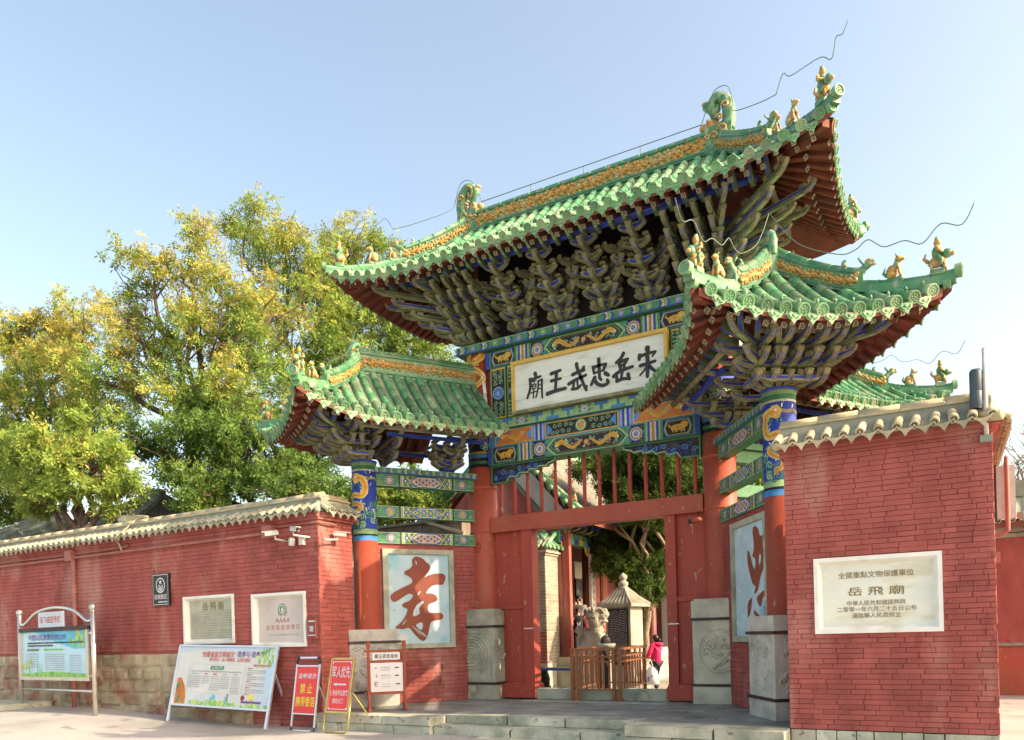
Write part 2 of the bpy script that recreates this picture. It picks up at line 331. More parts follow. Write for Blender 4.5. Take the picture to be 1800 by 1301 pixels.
XIAO = [[(1.503,2.788),(1.337,2.733),(1.295,2.667),(1.216,2.627),(1.191,2.561),(1.238,2.477),(1.357,2.35),(1.267,2.41),(1.087,2.459),(0.925,2.451),(0.881,2.38),(0.93,2.262),(0.968,2.225),(1.057,2.244),(1.183,2.218),(1.275,2.126),(1.321,2.059),(1.205,2.076),(1.099,2.034),(1.062,1.959),(1.103,1.909),(1.211,1.884),(1.283,1.834),(1.268,1.743),(1.243,1.692),(0.964,1.706),(0.954,1.558),(1.229,1.55),(1.251,1.392),(1.301,1.227),(1.373,1.154),(1.443,1.181),(1.562,1.299),(1.663,1.442),(1.768,1.386),(1.947,1.423),(1.92,1.446),(1.78,1.551),(1.69,1.714),(1.679,1.788),(1.756,1.796),(1.798,1.846),(1.771,1.887),(1.632,1.927),(1.56,2.01),(1.576,2.059),(1.654,2.067),(1.75,2.01),(1.925,1.892),(1.992,1.929),(2.024,2.01),(1.971,2.075),(1.798,2.166),(1.623,2.241),(1.573,2.274),(1.576,2.34),(1.636,2.389),(1.73,2.429),(1.733,2.486),(1.615,2.529),(1.552,2.605),(1.587,2.695)],[(1.549,1.473),(1.389,1.536),(1.383,1.445),(1.412,1.362),(1.472,1.397)],[(1.558,1.762),(1.476,1.877),(1.342,1.935),(1.371,1.877),(1.47,1.786),(1.429,1.678),(1.535,1.638),(1.588,1.63)],[(1.505,2.701),(1.48,2.672),(1.473,2.598),(1.493,2.622)],[(1.48,2.059),(1.416,2.122),(1.406,2.112),(1.463,2.023)],[(1.8,1.477),(1.71,1.586),(1.7,1.579),(1.774,1.477)]]
ZHONG = [[(1.645,2.754),(1.752,2.725),(1.825,2.665),(1.834,2.548),(2.039,2.595),(2.136,2.526),(2.15,2.443),(2.102,2.319),(1.965,2.121),(1.875,2.03),(1.781,1.904),(1.753,1.806),(1.618,1.738),(1.588,1.765),(1.67,1.862),(1.583,1.876),(1.519,1.923),(1.357,2.211),(1.359,2.366),(1.397,2.44),(1.48,2.319),(1.598,2.095),(1.675,2.114),(1.677,2.282),(1.568,2.293),(1.571,2.344),(1.619,2.389),(1.63,2.54),(1.584,2.647),(1.607,2.729)],[(1.831,2.316),(1.895,2.317),(1.897,2.226),(1.832,2.141),(1.802,2.202)],[(2.13,1.84),(2.264,1.759),(2.261,1.599),(2.157,1.636),(2.02,1.708),(1.893,1.682),(1.843,1.568),(1.799,1.545),(1.718,1.607),(1.671,1.693),(1.856,1.75)],[(1.458,1.696),(1.502,1.685),(1.473,1.584),(1.369,1.406),(1.309,1.408),(1.313,1.59),(1.364,1.657)],[(1.559,1.529),(1.686,1.457),(1.811,1.404),(1.572,1.41)],[(1.928,1.573),(2.047,1.511),(2.144,1.443),(2.161,1.398),(1.978,1.403),(1.964,1.49)]]
BLOB = {'main':[(-14.61,2.98,14.16,1.33),(-15.55,2.45,13.66,1.41),(-13.56,3.57,12.89,1.41),(-16.19,2.09,12.44,0.97),(-14.24,2.61,11.64,1.64),(-15.48,1.92,10.47,1.38),(-12.51,3.01,10.36,1.52),(-12.34,4.25,12.32,1.41),(-13.88,2.24,8.88,1.61),(-16.4,1.4,9.46,1.38),(-12.11,3.23,8.66,1.52)],
'back':[(-16.18,6.68,16.46,1.13),(-14.93,7.39,16.22,1.55),(-13.86,7.98,15.57,1.24),(-14.26,7.76,14.14,1.65),(-13.43,9.38,16.69,1.28),(-12.69,9.79,16.45,0.85),(-13.5,8.76,14.96,1.26),(-12.88,7.39,12.46,1.79),(-11.5,8.17,12.42,1.39),(-13.75,6.33,11.31,1.76),(-10.82,8.55,11.6,1.09),(-12.23,7.76,10.85,1.59),(-12.94,6.78,9.73,1.37)],
'left':[(-21.91,2.32,12.14,1.19),(-21.05,2.8,11.72,1.29),(-22.45,2.01,11.16,1.19),(-20.33,3.2,12.69,1.19),(-20.43,2.0,9.81,1.63),(-22.14,1.62,9.42,1.17),(-19.1,2.75,9.58,1.34)],
'near':[(-15.18,-0.78,6.91,1.16),(-15.86,-1.17,6.63,0.77),(-13.77,-0.57,6.3,0.98),(-14.45,-0.95,5.56,1.06),(-13.4,-0.36,5.38,0.83),(-15.88,-1.18,5.54,0.77),(-14.49,-0.4,7.36,0.77)],
'low':[(-13.22,1.46,6.28,1.46),(-12.2,2.61,6.69,1.49),(-10.97,2.73,5.89,1.3),(-10.82,3.96,6.75,1.19),(-12.26,1.43,5.2,1.11),(-13.92,1.07,6.79,0.97),(-9.85,3.36,5.37,0.97),(-11.54,3.56,7.79,1.35),(-12.87,2.81,7.83,1.19),(-9.68,4.6,5.36,0.85),(-9.11,6.07,5.5,0.88),(-8.76,7.41,5.84,0.92)],
'conifer':[(-27.71,4.79,10.18,1.06),(-28.15,4.55,9.25,1.18),(-27.55,4.88,8.52,1.41),(-27.99,4.64,7.36,1.41),(-27.18,5.09,6.86,1.41)],
'cyp':[(-4.65,15.46,8.97,1.33),(-5.44,15.01,7.89,1.22),(-4.1,15.76,7.63,1.22),(-3.13,16.31,8.04,1.33),(-4.73,14.27,6.59,1.28),(-3.54,16.08,6.73,1.33),(-6.02,14.68,7.69,0.88),(-2.77,16.51,6.93,1.1)],
'cyp2':[(-2.12,7.7,3.84,0.81),(-1.71,7.93,3.01,0.73),(-2.39,7.55,4.17,0.73),(-1.55,8.02,3.98,0.73),(-1.93,7.81,2.7,0.49),(-2.82,7.31,4.18,0.57),(-1.58,8.0,2.52,0.45)],}

# ================================================================ ground, platform, steps (structure)
def gz(x):
    t = min(max((-5-x)/5.5, 0), 1); return -.27+.21*t*t*(3-2*t)
def ground():
    xs = [-400, -120, -60, -30, -20]+[-16+.5*i for i in range(26)]+[-2, 2, 6, 10, 20, 60, 150, 400]
    ys = [-60, -30, -16, -10, -7, -5, -4.2, -3.4, -2.6, 0, 4, 10, 25, 60, 150, 500]
    vs = []; fs = []
    for y in ys:
        for x in xs:
            k = 1 if y < -2 else max(0, 1-(y+2)/3); vs.append((x, y, -.27+(gz(x)+.27)*k))
    n = len(xs)
    for j in range(len(ys)-1):
        for i in range(n-1): fs.append((j*n+i, j*n+i+1, (j+1)*n+i+1, (j+1)*n+i))
    MB().add(vs, fs, K['street'], True).build('street', kind='structure')
ground()
MB().add([(-30, -2.0, -.262), (5.3, -2.0, -.262), (5.3, 40, -.262), (-30, 40, -.262)], [(0, 1, 2, 3)], K['court']).build('courtyard_ground', kind='structure')

plat = MB()
plat.box(-3.68, 3.93, -2.95, 3.2, -.5, -.03, K['slab'])
plat.box(-3.68, -1.33, -3.42, -2.94, -.5, -.03, K['slab'])
plat.box(1.90, 3.93, -3.52, -2.94, -.5, -.03, K['slab'])
plat = plat.build('gate_platform', kind='structure')
def chbox(m, c=.03, d=.012):
    b = MB()
    o = [(-.5, -.5), (.5, -.5), (.5, .5), (-.5, .5)]; q = [(x*(1-2*c), z*(1-2*c*1.6)) for x, z in o]
    vs = [(x, 1, z) for x, z in o]+[(x, d/.06, z) for x, z in o]+[(x, 0, z) for x, z in q]
    b.add(vs, [(4, 5, 1, 0), (5, 6, 2, 1), (6, 7, 3, 2), (7, 4, 0, 3), (8, 9, 5, 4), (9, 10, 6, 5), (10, 11, 7, 6), (11, 8, 4, 7), (8, 11, 10, 9)], m)
    return b.mesh('block')
# a block: local x width, y depth (front at y=0), z height
def block(name, me, x0, x1, yf, dep, z0, z1, parent, rot=None):
    M = Mx.Translation(((x0+x1)/2, yf, (z0+z1)/2)) @ Mx.Diagonal((x1-x0, dep, z1-z0, 1))
    return put(name, me, parent, M)
slabm = [chbox(K['slab'], .012+.004*i, .012) for i in range(2)]
def slabs(name, x0, x1, yf, dep, z0, z1, parent, L=1.15):
    x = x0
    while x < x1-.05:
        e = min(x+L*R.uniform(.75, 1.25), x1)
        if x1-e < .35: e = x1
        block(name, R.choice(slabm), x+.003, e-.003, yf+R.uniform(-.006, .006), dep, z0, z1-R.uniform(0, .004), parent); x = e
steps = empty('front_steps', (0, -3.2, -.27), kind='structure')
slabs('step_stone', -1.33, 1.9, -3.02, .34, -.135, 0, steps)
slabs('step_stone', -1.33, 1.9, -3.38, .36, -.27, -.135, steps)
slabs('step_stone', -1.33, 1.9, -3.74, .36, -.405, -.268, steps)
slabs('edge_stone', 1.9, 3.94, -3.62, .5, -.14, .0, plat); slabs('edge_stone', 1.9, 3.94, -3.60, .5, -.40, -.142, plat, .8)
slabs('edge_stone', -3.68, -1.33, -3.46, .42, -.135, .0, plat, .9); slabs('edge_stone', -3.68, -1.33, -3.44, .4, -.40, -.137, plat, .6)
pav = [chbox(K['paving'], .012, .004)]
def pavm():
    b = MB(); b.box(-.5, .5, -.5, .5, -1, 0, K['paving']); return b.mesh('paver')
pv = pavm()
y = -2.66
row = 0
while y < .15:
    x = -3.68+(.2 if row % 2 else 0)-.2; d = .26
    while x < 3.9:
        a, b = max(x, -3.66), min(x+.42, 3.92)
        if b-a > .06 and not (row < 0): put('paving_tile', pv, plat, Mx.Translation(((a+b)/2, y+d/2, -.002-R.random()*.004)) @ Mx.Diagonal((b-a-.008, d-.008, .05, 1)))
        x += .42
    y += d; row += 1
MB().box(-1.3, 1.5, -.62, -.36, -.03, .006, K['slab']).build('threshold_slab', plat)
MB().box(-3.66, -1.34, -3.1, -2.66, -.06, -.004, K['paving']).box(1.91, 3.92, -3.12, -2.66, -.06, -.004, K['paving']).build('paved_strip', plat)
MB().box(-16, -11.6, -4.5, -3.3, -.4, .05, K['slab']).build('kerb', kind='structure')

# ================================================================ the memorial gate
gate = empty('memorial_gate', (0, 0, 0), label='tall timber memorial gate with green glazed roofs and painted beams over the doorway', cat='gate')
ANG = math.radians(33.5)
WA, WB = V((math.sin(ANG), -math.cos(ANG), 0)), V((math.cos(ANG), math.sin(ANG), 0))
def WT(u, v, z): return V((2.345, 0, 0))+WA*u+WB*v+V((0, 0, z))
MX = Mx.Diagonal((-1, 1, 1, 1)); MY = Mx.Diagonal((1, -1, 1, 1)); MXY = Mx.Diagonal((-1, -1, 1, 1))
WING = []                               # parts of the front right wing, mirrored to the left afterwards

# ---- shared roof pieces
def tile_mesh(m, r0=.069, r1=.058, n=8):
    b = MB(); vs = []; fs = []
    for r, yy in ((r0, 0), (r0*.99, .86), (r1*1.0, .9), (r1, 1.06)):
        for k in range(n+1):
            a = PI*(k/n)*1.12-.06*PI; vs.append((r*math.cos(a), yy, r*math.sin(a)))
    for i in range(3): fs += [(i*(n+1)+k, i*(n+1)+k+1, (i+1)*(n+1)+k+1, (i+1)*(n+1)+k) for k in range(n)]
    b.add(vs, fs, m, True); b.add([(p[0], p[1], p[2]) for p in vs[:n+1]]+[(p[0]*.8, 0, p[2]*.8) for p in vs[:n+1]], [(k, n+1+k, n+2+k, k+1) for k in range(n)], m)
    return b.mesh('cover_tile')
TILE = tile_mesh(K['glaze'])
def disc_mesh(m, r=.079, nail=True):
    b = MB()
    b.lathe([(r*.55, -.016), (r*.74, -.016), (r*.78, -.030), (r*.96, -.030), (r, -.022), (r, .05)], (0, 0, 0), m, 16, 'y', False)
    for i in range(5):
        a = 2*PI*i/5+.4; b.ball((r*.40*math.cos(a), -.017, r*.40*math.sin(a)), (r*.17, .012, r*.13), m, 6, 3)
    b.ball((0, -.018, 0), (r*.16, .014, r*.16), m, 6, 3)
    if nail: b.lathe([(.012, .06), (.022, .085), (.022, .10), (.008, .12), (.002, .125)], (0, .16, 0), K['glaze'], 6)
    return b.mesh('eave_disc')
DISC = disc_mesh(K['glaze_pale'])
def drip_mesh(m, w=.112):
    b = MB(); o = []
    for i in range(17):
        t = -1+i/8; o.append((t*w, -.045*math.cos(t*PI/2)-.095*max(0, 1-abs(t))**.7-.01*math.cos(t*3*PI)))
    top = [(w, .03), (w*.5, .0), (0, -.012), (-w*.5, .0), (-w, .03)]
    out = [(x, 0, z) for x, z in o]+[(x, 0, z) for x, z in top]
    b.prism(out, (0, .016, 0), m)
    for sg in (-1, 1):
        b.tube([(sg*.015, -.004, -.085), (sg*.05, -.006, -.07), (sg*.07, -.004, -.04)], .007, m, 4)
    b.ball((0, -.004, -.05), (.028, .010, .022), m, 6, 3)
    return b.mesh('drip_tile')
DRIP = drip_mesh(K['glaze_pale'])
def rafter_mesh(body):
    b = MB(); b.box(-.5, .5, 0, 1, -.5, .5, body)
    b.add([(-.5, -.012, -.5), (.5, -.012, -.5), (.5, -.012, .5), (-.5, -.012, .5)], [(0, 1, 2, 3)], K['rafter_end'])
    for sg in (-1, 1):
        b.add([(-.36, -.018-.004*sg, -sg*.28), (-.28, -.018-.004*sg, -sg*.36), (.36, -.018-.004*sg, sg*.28), (.28, -.018-.004*sg, sg*.36)], [(0, 1, 2, 3)], P('black'))
    for a0, a1, c0, c1 in ((-.42, .42, -.42, -.35), (-.42, .42, .35, .42), (-.42, -.35, -.35, .35), (.35, .42, -.35, .35)):
        b.add([(a0, -.03, c0), (a1, -.03, c0), (a1, -.03, c1), (a0, -.03, c1)], [(0, 1, 2, 3)], P('black'))
    return b.mesh('rafter')
RAF = rafter_mesh(K['wood_red'])

def frameM(p, xd, yd, sx, sy, sz):
    yd = yd.normalized(); zd = xd.cross(yd).normalized()
    if zd.z < 0: zd = -zd
    xd = yd.cross(zd).normalized(); M = Mx.Identity(4)
    for i in range(3): M[i][0], M[i][1], M[i][2], M[i][3] = xd[i]*sx, yd[i]*sy, zd[i]*sz, p[i]
    return M
def arc(Pf, d0, d1, step):
    q = [Pf(d0+(d1-d0)*i/20) for i in range(21)]; L = [0]
    for i in range(20): L.append(L[-1]+(q[i+1]-q[i]).length)
    n = max(1, round(L[-1]/step)); out = []; j = 0
    for i in range(n+1):
        s = L[-1]*i/n
        while j < 19 and L[j+1] < s: j += 1
        out.append(q[j].lerp(q[j+1], (s-L[j])/max(L[j+1]-L[j], 1e-9)))
    return out

class Hip:
    """a hipped roof: local x along the ridge, y across; T takes it to the world"""
    def __init__(s, T, rx, ax, ay, ex, ey, ze, zr, lift, q): s.__dict__.update(locals()); del s.__dict__['s']
    def cx(s, x): return min(max((abs(x)-s.rx)/(s.ax-s.rx), 0), 1)
    def pz(s, d): return s.ze+(s.zr-s.ze)*(.66*d+.34*d*d)
    def side(s, sg, x, off=0):
        c = s.cx(x); ye = s.ey+(s.ay-s.ey)*c*c
        return (lambda d: s.T(x, sg*ye*(1-d), s.pz(d)+s.lift*c**s.q+off)), 1-c
    def end(s, sg, y, off=0):
        c = min(abs(y)/s.ay, 1); xe = s.ex+(s.ax-s.ex)*c*c
        return (lambda d: s.T(sg*(s.rx+(xe-s.rx)*(1-d)), y, s.pz(d)+s.lift*c**s.q+off)), 1-c
    def hip(s, sx, sy):
        def f(t, off=0):
            c = min(t, 1); xe = s.ex+(s.ax-s.ex)*c*c
            x = s.rx+(xe-s.rx)*t; y = (s.ey+(s.ay-s.ey)*c*c)*t
            return s.T(sx*x, sy*y, s.pz(1-c)+s.lift*t**s.q+off)
        return f

def roof(part, H, faces, sp, tile_as_objects, rafters=True):
    """faces: list of (fn, [positions], visible)"""
    bed = MB(); sof = MB(); fas = MB(); joined = MB()
    tv = [tuple(v.co) for v in TILE.vertices]; tf = [list(p.vertices) for p in TILE.polygons]
    for fn, pos, vis in faces:
        e = pos[1]-pos[0]
        def fine(lo, hi, n):
            return [lo+(hi-lo)*i/n for i in range(n+1)]
        xs = fine(pos[0]-e*.62, pos[-1]+e*.62, len(pos)*2+2)
        for mb, off, mm in ((bed, 0.0, K['pan']), (sof, -.075, K['wood_red'])):
            vs = []; fs = []; nd = 7
            for x in xs:
                f, dm = fn(x, off)
                vs += [f((.0 if off == 0 else .035)+(max(dm, .02)-.0)*i/nd) for i in range(nd+1)]
            for i in range(len(xs)-1): fs += [(i*(nd+1)+k, i*(nd+1)+k+1, (i+1)*(nd+1)+k+1, (i+1)*(nd+1)+k) for k in range(nd)]
            mb.add(vs, fs, mm, True)
        vs = []
        for x in xs:
            f0, dm = fn(x, -.005); f1, _ = fn(x, -.10); f2, _ = fn(x, -.075); vs += [f0(0.0), f1(.012), f2(.05)]
        fas.add(vs, [(3*i+k, 3*i+3+k, 3*i+4+k, 3*i+1+k) for i in range(len(xs)-1) for k in (0, 1)], K['wood_red'])
        for i, x in enumerate(pos):
            f, dm = fn(x, .012); g, _ = fn(x+.01, .012); xt = (g(0)-f(0)).normalized()
            pts = arc(f, 0, max(dm, .06), .30)
            for k in range(len(pts)-1):
                yd = pts[k+1]-pts[k]; M = frameM(pts[k], xt, yd, 1, yd.length, 1)
                if vis and tile_as_objects: put('cover_tile', TILE, part, M)
                else: joined.add([M @ V(v) for v in tv], tf, K['glaze'], True)
            yd = pts[1]-pts[0]; flat = V((yd.x, yd.y, yd.z*.75))
            if vis:
                put('eave_disc', DISC, part, frameM(pts[0]+V((0, 0, .018)), xt, flat, 1, 1, 1))
            xm = x+e/2
            if i < len(pos)-1:
                f2, dm2 = fn(xm, .0); q0, q1 = f2(0), f2(.1); y2 = (q1-q0); y2.z *= .25
                if vis:
                    M = frameM(q0+V((0, 0, .0)), xt, y2, 1, 1, 1)
                    put('drip_tile', DRIP, part, M @ Mx.Rotation(-.22, 4, 'X'))
                    if rafters:
                        for nm, o, d0, d1, ss in (('flying_rafter', -.135, .035, .55, .062), ('rafter', -.215, .20, .85, .075)):
                            h, dm3 = fn(xm, o); ii = dm3 < d1*1.05
                            if ii: xi = math.copysign(max(abs(xm)*.0, abs(xm)-(1-dm3)*0-.52*(d1-dm3+.25)), xm); h2, dm4 = fn(xi, o); d1 = min(d1, dm4*.97)
                            else: h2 = h
                            d0 = min(d0, dm3*.8)
                            if d1-d0 > .06 or ii:
                                a, b = h(d0), h2(d1); yd2 = b-a; put(nm, RAF, part, frameM(a, xt, yd2, ss, yd2.length, ss))
    bed.build('roof_bed', part); sof.build('soffit', part); fas.build('eave_board', part)
    if joined.f: joined.build('cover_tile', part, kind='stuff')

def relief(mb, pts, ups, nrm, h, unit=.2):
    unit *= .66
    """scrolls and flowers standing proud along a strip: pts bottom line, ups up vectors"""
    L = sum((pts[i+1]-pts[i]).length for i in range(len(pts)-1)); n = max(2, round(L/unit))
    def at(s):
        s *= (len(pts)-1); i = min(int(s), len(pts)-2); return pts[i].lerp(pts[i+1], s-i)
    for k in range(n):
        c = at((k+.5)/n); t = (at(min(1, (k+.9)/n))-at((k+.1)/n)).normalized(); u = ups
        c = c+u*(h*(.5+.1*R.uniform(-1, 1))); sg = 1 if k % 2 else -1; m = K['relief']; r = h*.42
        X = Mx((t, u, nrm)).transposed()
        mb.ball(c, (r*.55, r*.55, .03), m, 7, 4, X)
        for i in range(5):
            a = 2*PI*i/5+k; mb.ball(c+t*(r*.75*math.cos(a))+u*(r*.75*math.sin(a)), (r*.36, r*.36, .022), m, 6, 3, X)
        sp = []
        for i in range(9):
            a = i/8*1.5*PI; q = unit*.42*(1-.8*i/8); sp.append(c+t*(unit*.5)+u*(-sg*h*.08)+t*(q*math.cos(a)*sg)+u*(q*math.sin(a)*sg*.8)+nrm*.015)
        mb.tube(sp, .019, m, 4)

# ---- roof figures
def fig_rider():
    b = MB(); g, y, p = K['fig_green'], K['fig_gold'], K['fig_gold']
    b.box(-.07, .07, -.05, .05, -.02, .04, g)
    b.ball((0, 0, .13), (.10, .055, .065), y); b.ball((.10, 0, .20), (.055, .045, .055), g); b.ball((.15, 0, .185), (.03, .03, .025), y)
    for sx in (-.06, .07):
        for sy in (-.03, .03): b.tube([(sx, sy, .10), (sx+.01, sy, .03)], .018, y, 5)
    b.tube([(-.09, 0, .15), (-.13, 0, .2), (-.11, 0, .25)], [.022, .02, .008], y, 5)
    b.ball((0, 0, .235), (.055, .05, .085), g); b.ball((0.005, 0, .345), (.038, .036, .045), p, 8, 6); b.ball((0, 0, .385), (.025, .028, .03), g, 6, 4)
    for sg in (-1, 1):
        b.tube([(0, sg*.055, .29), (.015, sg*.08, .24), (.06, sg*.03, .22)], [.022, .02, .015], y, 5)
        b.tube([(0, sg*.045, .18), (.05, sg*.06, .13), (.04, sg*.06, .07)], [.028, .022, .016], g, 5)
    return b.mesh('roof_figure')
def fig_beast():
    b = MB(); g, y = K['fig_green'], K['fig_gold']
    b.ball((-.02, 0, .10), (.075, .05, .085), y); b.ball((.035, 0, .17), (.045, .042, .06), g); b.ball((.06, 0, .24), (.05, .042, .045), y); b.ball((.105, 0, .232), (.03, .028, .022), y)
    for sg in (-1, 1):
        b.tube([(.05, sg*.03, .15), (.07, sg*.035, .06), (.085, sg*.035, 0)], [.02, .016, .02], y, 5); b.ball((-.03, sg*.045, .045), (.055, .025, .045), y, 6, 4)
        b.tube([(.04, sg*.025, .27), (.03, sg*.035, .31)], [.014, .004], g, 4)
    b.tube([(-.08, 0, .05), (-.12, 0, .10), (-.10, 0, .17)], [.02, .022, .006], g, 5); b.box(-.08, .09, -.04, .04, -.03, .01, g)
    return b.mesh('roof_figure')
def fig_dragon():
    b = MB(); g, y = K['fig_green'], K['fig_gold']
    b.obox((0, 0, .04), (.10, 0, 0), (0, .06, 0), (0, 0, .10), g)
    pts = cr([(-.06, 0, .10), (-.10, 0, .24), (-.16, 0, .36), (-.12, 0, .40)], 5); b.tube(pts, [.055-.0025*i for i in range(len(pts))], g, 6)
    b.tube(cr([(.02, 0, .12), (.08, 0, .2), (.18, 0, .27), (.23, 0, .30)], 5), [.06]*6+[.05]*5+[.03]*5, g, 6)
    b.ball((.17, 0, .30), (.06, .05, .035), y); b.ball((.22, 0, .245), (.05, .035, .015), y)
    for sg in (-1, 1):
        b.ball((.02, sg*.06, .15), (.04, .015, .04), y, 6, 4); b.tube([(.10, sg*.03, .27), (.04, sg*.05, .36), (.07, sg*.05, .38)], [.014, .012, .004], g, 4)
        for i in range(4): b.tube([(-.05-.02*i, sg*.045, .12+.06*i), (-.09-.02*i, sg*.045, .16+.06*i)], .008, y, 4)
    return b.mesh('ridge_dragon')
def fig_chiwen():
    b = MB(); g, y = K['fig_green'], K['fig_gold']
    b.obox((0, 0, .06), (.17, 0, 0), (0, .085, 0), (0, 0, .20), g)
    pts = cr([(-.10, 0, .2), (-.13, 0, .38), (-.10, 0, .56), (.0, 0, .66), (.09, 0, .60), (.08, 0, .50), (.02, 0, .50), (.02, 0, .56)], 5)
    n = len(pts); b.tube(pts, [.10-.07*i/n for i in range(n)], g, 8); b.tube([p+V((0, -.075+.04*i/n, 0)) for i, p in enumerate(pts)], .016, y, 5)
    b.ball((.10, 0, .28), (.13, .085, .10), y); b.ball((.20, 0, .31), (.07, .06, .05), y); b.ball((.19, 0, .20), (.06, .05, .025), y)
    b.tube([(.04, 0, .36), (.10, 0, .50), (.16, 0, .60)], [.05, .045, .07], g, 7)
    b.ball((.17, 0, .62), (.06, .05, .03), y)
    for sg in (-1, 1):
        b.ball((.13, sg*.075, .34), (.03, .02, .03), y, 6, 4)
        for q, r in (((-.10, .48), .05), ((-.06, .18), .07), ((.05, .12), .06), ((-.02, .34), .05), ((.14, .12), .04)):
            sp = [V((q[0]+r*(1-.8*i/10)*math.cos(.9*i*.7), sg*.09, q[1]+r*(1-.8*i/10)*math.sin(.9*i*.7))) for i in range(11)]; b.tube(sp, .016, y, 5)
    return b.mesh('ridge_dragon')
RIDER, BEAST, HDRAG, CHIWEN = fig_rider(), fig_beast(), fig_dragon(), fig_chiwen()
def fig(name, me, part, p, dirv, k=1.0, **kw):
    d = V((dirv.x, dirv.y, 0)).normalized(); M = Mx.Identity(4); yv = V((0, 0, 1)).cross(d)
    for i in range(3): M[i][0], M[i][1], M[i][2], M[i][3] = d[i]*k, yv[i]*k, (0, 0, k)[i], p[i]
    return put(name, me, part, M, **kw)

def sweep(mb, pts, w, h, m, hs=None):
    n = len(pts); vs = []
    for i, p in enumerate(pts):
        t = pts[min(i+1, n-1)]-pts[max(i-1, 0)]; q = V((-t.y, t.x, 0)).normalized()*(w/2); H = (hs[i] if hs else h)
        vs += [p-q, p+q, p+q+V((0, 0, H)), p-q+V((0, 0, H))]
    fs = [(4*i+k, 4*i+(k+1) % 4, 4*i+4+(k+1) % 4, 4*i+4+k) for i in range(n-1) for k in range(4)]+[(0, 1, 2, 3), (4*n-1, 4*n-2, 4*n-3, 4*n-4)]
    mb.add(vs, fs, m)
def capped(mb, pts, r, m, step=.3):
    """a row of round ridge tiles"""
    L = sum((pts[i+1]-pts[i]).length for i in range(len(pts)-1)); n = max(1, round(L/step))
    q = arc(lambda t: pts[min(int(t*(len(pts)-1)), len(pts)-2)].lerp(pts[min(int(t*(len(pts)-1)), len(pts)-2)+1], t*(len(pts)-1)-min(int(t*(len(pts)-1)), len(pts)-2)), 0, 1, L/n)
    for i in range(len(q)-1): mb.tube([q[i], q[i].lerp(q[i+1], .9), q[i].lerp(q[i+1], .93), q[i+1]], [r, r, r*1.12, r*1.12], m, 8)

def hip_ridge(part, hp, k=1.0, split=.52):
    """upper walled length with flowers, lower thin length with figures, round end tile"""
    up = [hp(t*split) for t in [i/10 for i in range(11)]]; lo = [hp(split+(1.02-split)*i/12) for i in range(13)]
    b = MB(); sweep(b, up, .13, 0, K['glaze'], [.30*k-.05*i/10*k for i in range(11)])
    for off in (.03, .24*k): sweep(b, [p+V((0, 0, off)) for p in up], .165, .022, K['glaze_dark'])
    capped(b, [p+V((0, 0, .31*k-.05*i/10*k)) for i, p in enumerate(up)], .062, K['glaze'])
    b.build('hip_ridge', part)
    t = (up[-1]-up[0]); nr = V((-t.y, t.x, 0)).normalized()
    for sg in (-1, 1): c = MB(); relief(c, [p+nr*(sg*.066)+V((0, 0, .05)) for p in up], V((0, 0, 1)), nr*sg, .19*k, .19); c.build('ridge_relief', part)
    d = MB(); sweep(d, lo, .12, .11, K['glaze']); capped(d, [p+V((0, 0, .11)) for p in lo], .055, K['glaze'])
    e = lo[-1]-lo[-2]; e2 = V((e.x, e.y, 0)).normalized()
    d.build('hip_ridge', part)
    M = frameM(lo[-1]+V((0, 0, .13))+e2*.04, V((-e2.y, e2.x, 0)), -e2, 1.05, 1, 1.05); put('eave_disc', DISC, part, M)
    M = frameM(lo[-1]+V((0, 0, -.005))-e2*.08, V((-e2.y, e2.x, 0)), -e2, .95, 1, .95); put('eave_disc', DISC, part, M)
    fig('ridge_dragon', HDRAG, part, up[-1]+V((0, 0, .08)), e2, .95*k)
    fig('roof_figure', BEAST, part, lo[5]+V((0, 0, .17)), e2, .98*k); fig('roof_figure', RIDER, part, lo[10]+V((0, 0, .16)), e2, 1.1*k)
    if k > 1.05: fig('roof_figure', BEAST, part, lo[2]+V((0, 0, .17)), e2, .7*k)
    hb = MB(); pts = [hp(t, -.19) for t in (.95, .8, .6, .4, .2)]; sweep(hb, pts, .11, .11, K['wood_red']); hb.build('hip_rafter', part)
    return lo[-1]

def wire(part, pts, r=.007):
    b = MB(); b.tube(cr(pts, 5), r, K['wire_green'], 4); b.build('lightning_wire', part)

# ---- main roof
mroof = empty('main_roof', (0, 0, 8), gate)
HM = Hip(lambda x, y, z: V((x, y, z)), 2.45, 4.48, 1.95, 4.36, 1.82, 7.93, 9.28, .27, 2.4)
N = 18; sp = 4.30/N
fx = [sp*i for i in range(-N, N+1)]; ey = [.235*i for i in range(-7, 8)]
roof(mroof, HM, [(lambda x, o: HM.side(-1, x, o), fx, True), (lambda x, o: HM.side(1, x, o), fx, False), (lambda y, o: HM.end(1, y, o), ey, True), (lambda y, o: HM.end(-1, y, o), ey, True)], sp, False)
b = MB(); b.box(-2.36, 2.36, -.085, .085, 9.2, 9.60, K['glaze'])
for z, ww in ((9.24, .13), (9.29, .11), (9.57, .11)): b.box(-2.36, 2.36, -ww, ww, z, z+.028, K['glaze_dark'])
capped(b, [V((-2.36+4.72*i/16, 0, 9.625)) for i in range(17)], .07, K['glaze'], .32); b.build('main_ridge', mroof)
for sg in (-1, 1): b = MB(); relief(b, [V((-2.3+4.6*i/16, sg*.088, 9.30)) for i in range(17)], V((0, 0, 1)), V((0, sg, 0)), .31, .22); b.build('ridge_relief', mroof)
for sg in (-1, 1): fig('ridge_dragon', CHIWEN, mroof, V((sg*2.5, 0, 9.36)), V((-sg, 0, 0)), 1.28)
tips = {}
for sx in (-1, 1):
    for sy in (-1, 1): tips[sx, sy] = hip_ridge(mroof, HM.hip(sx, sy), 1.12, .50)
wp = []
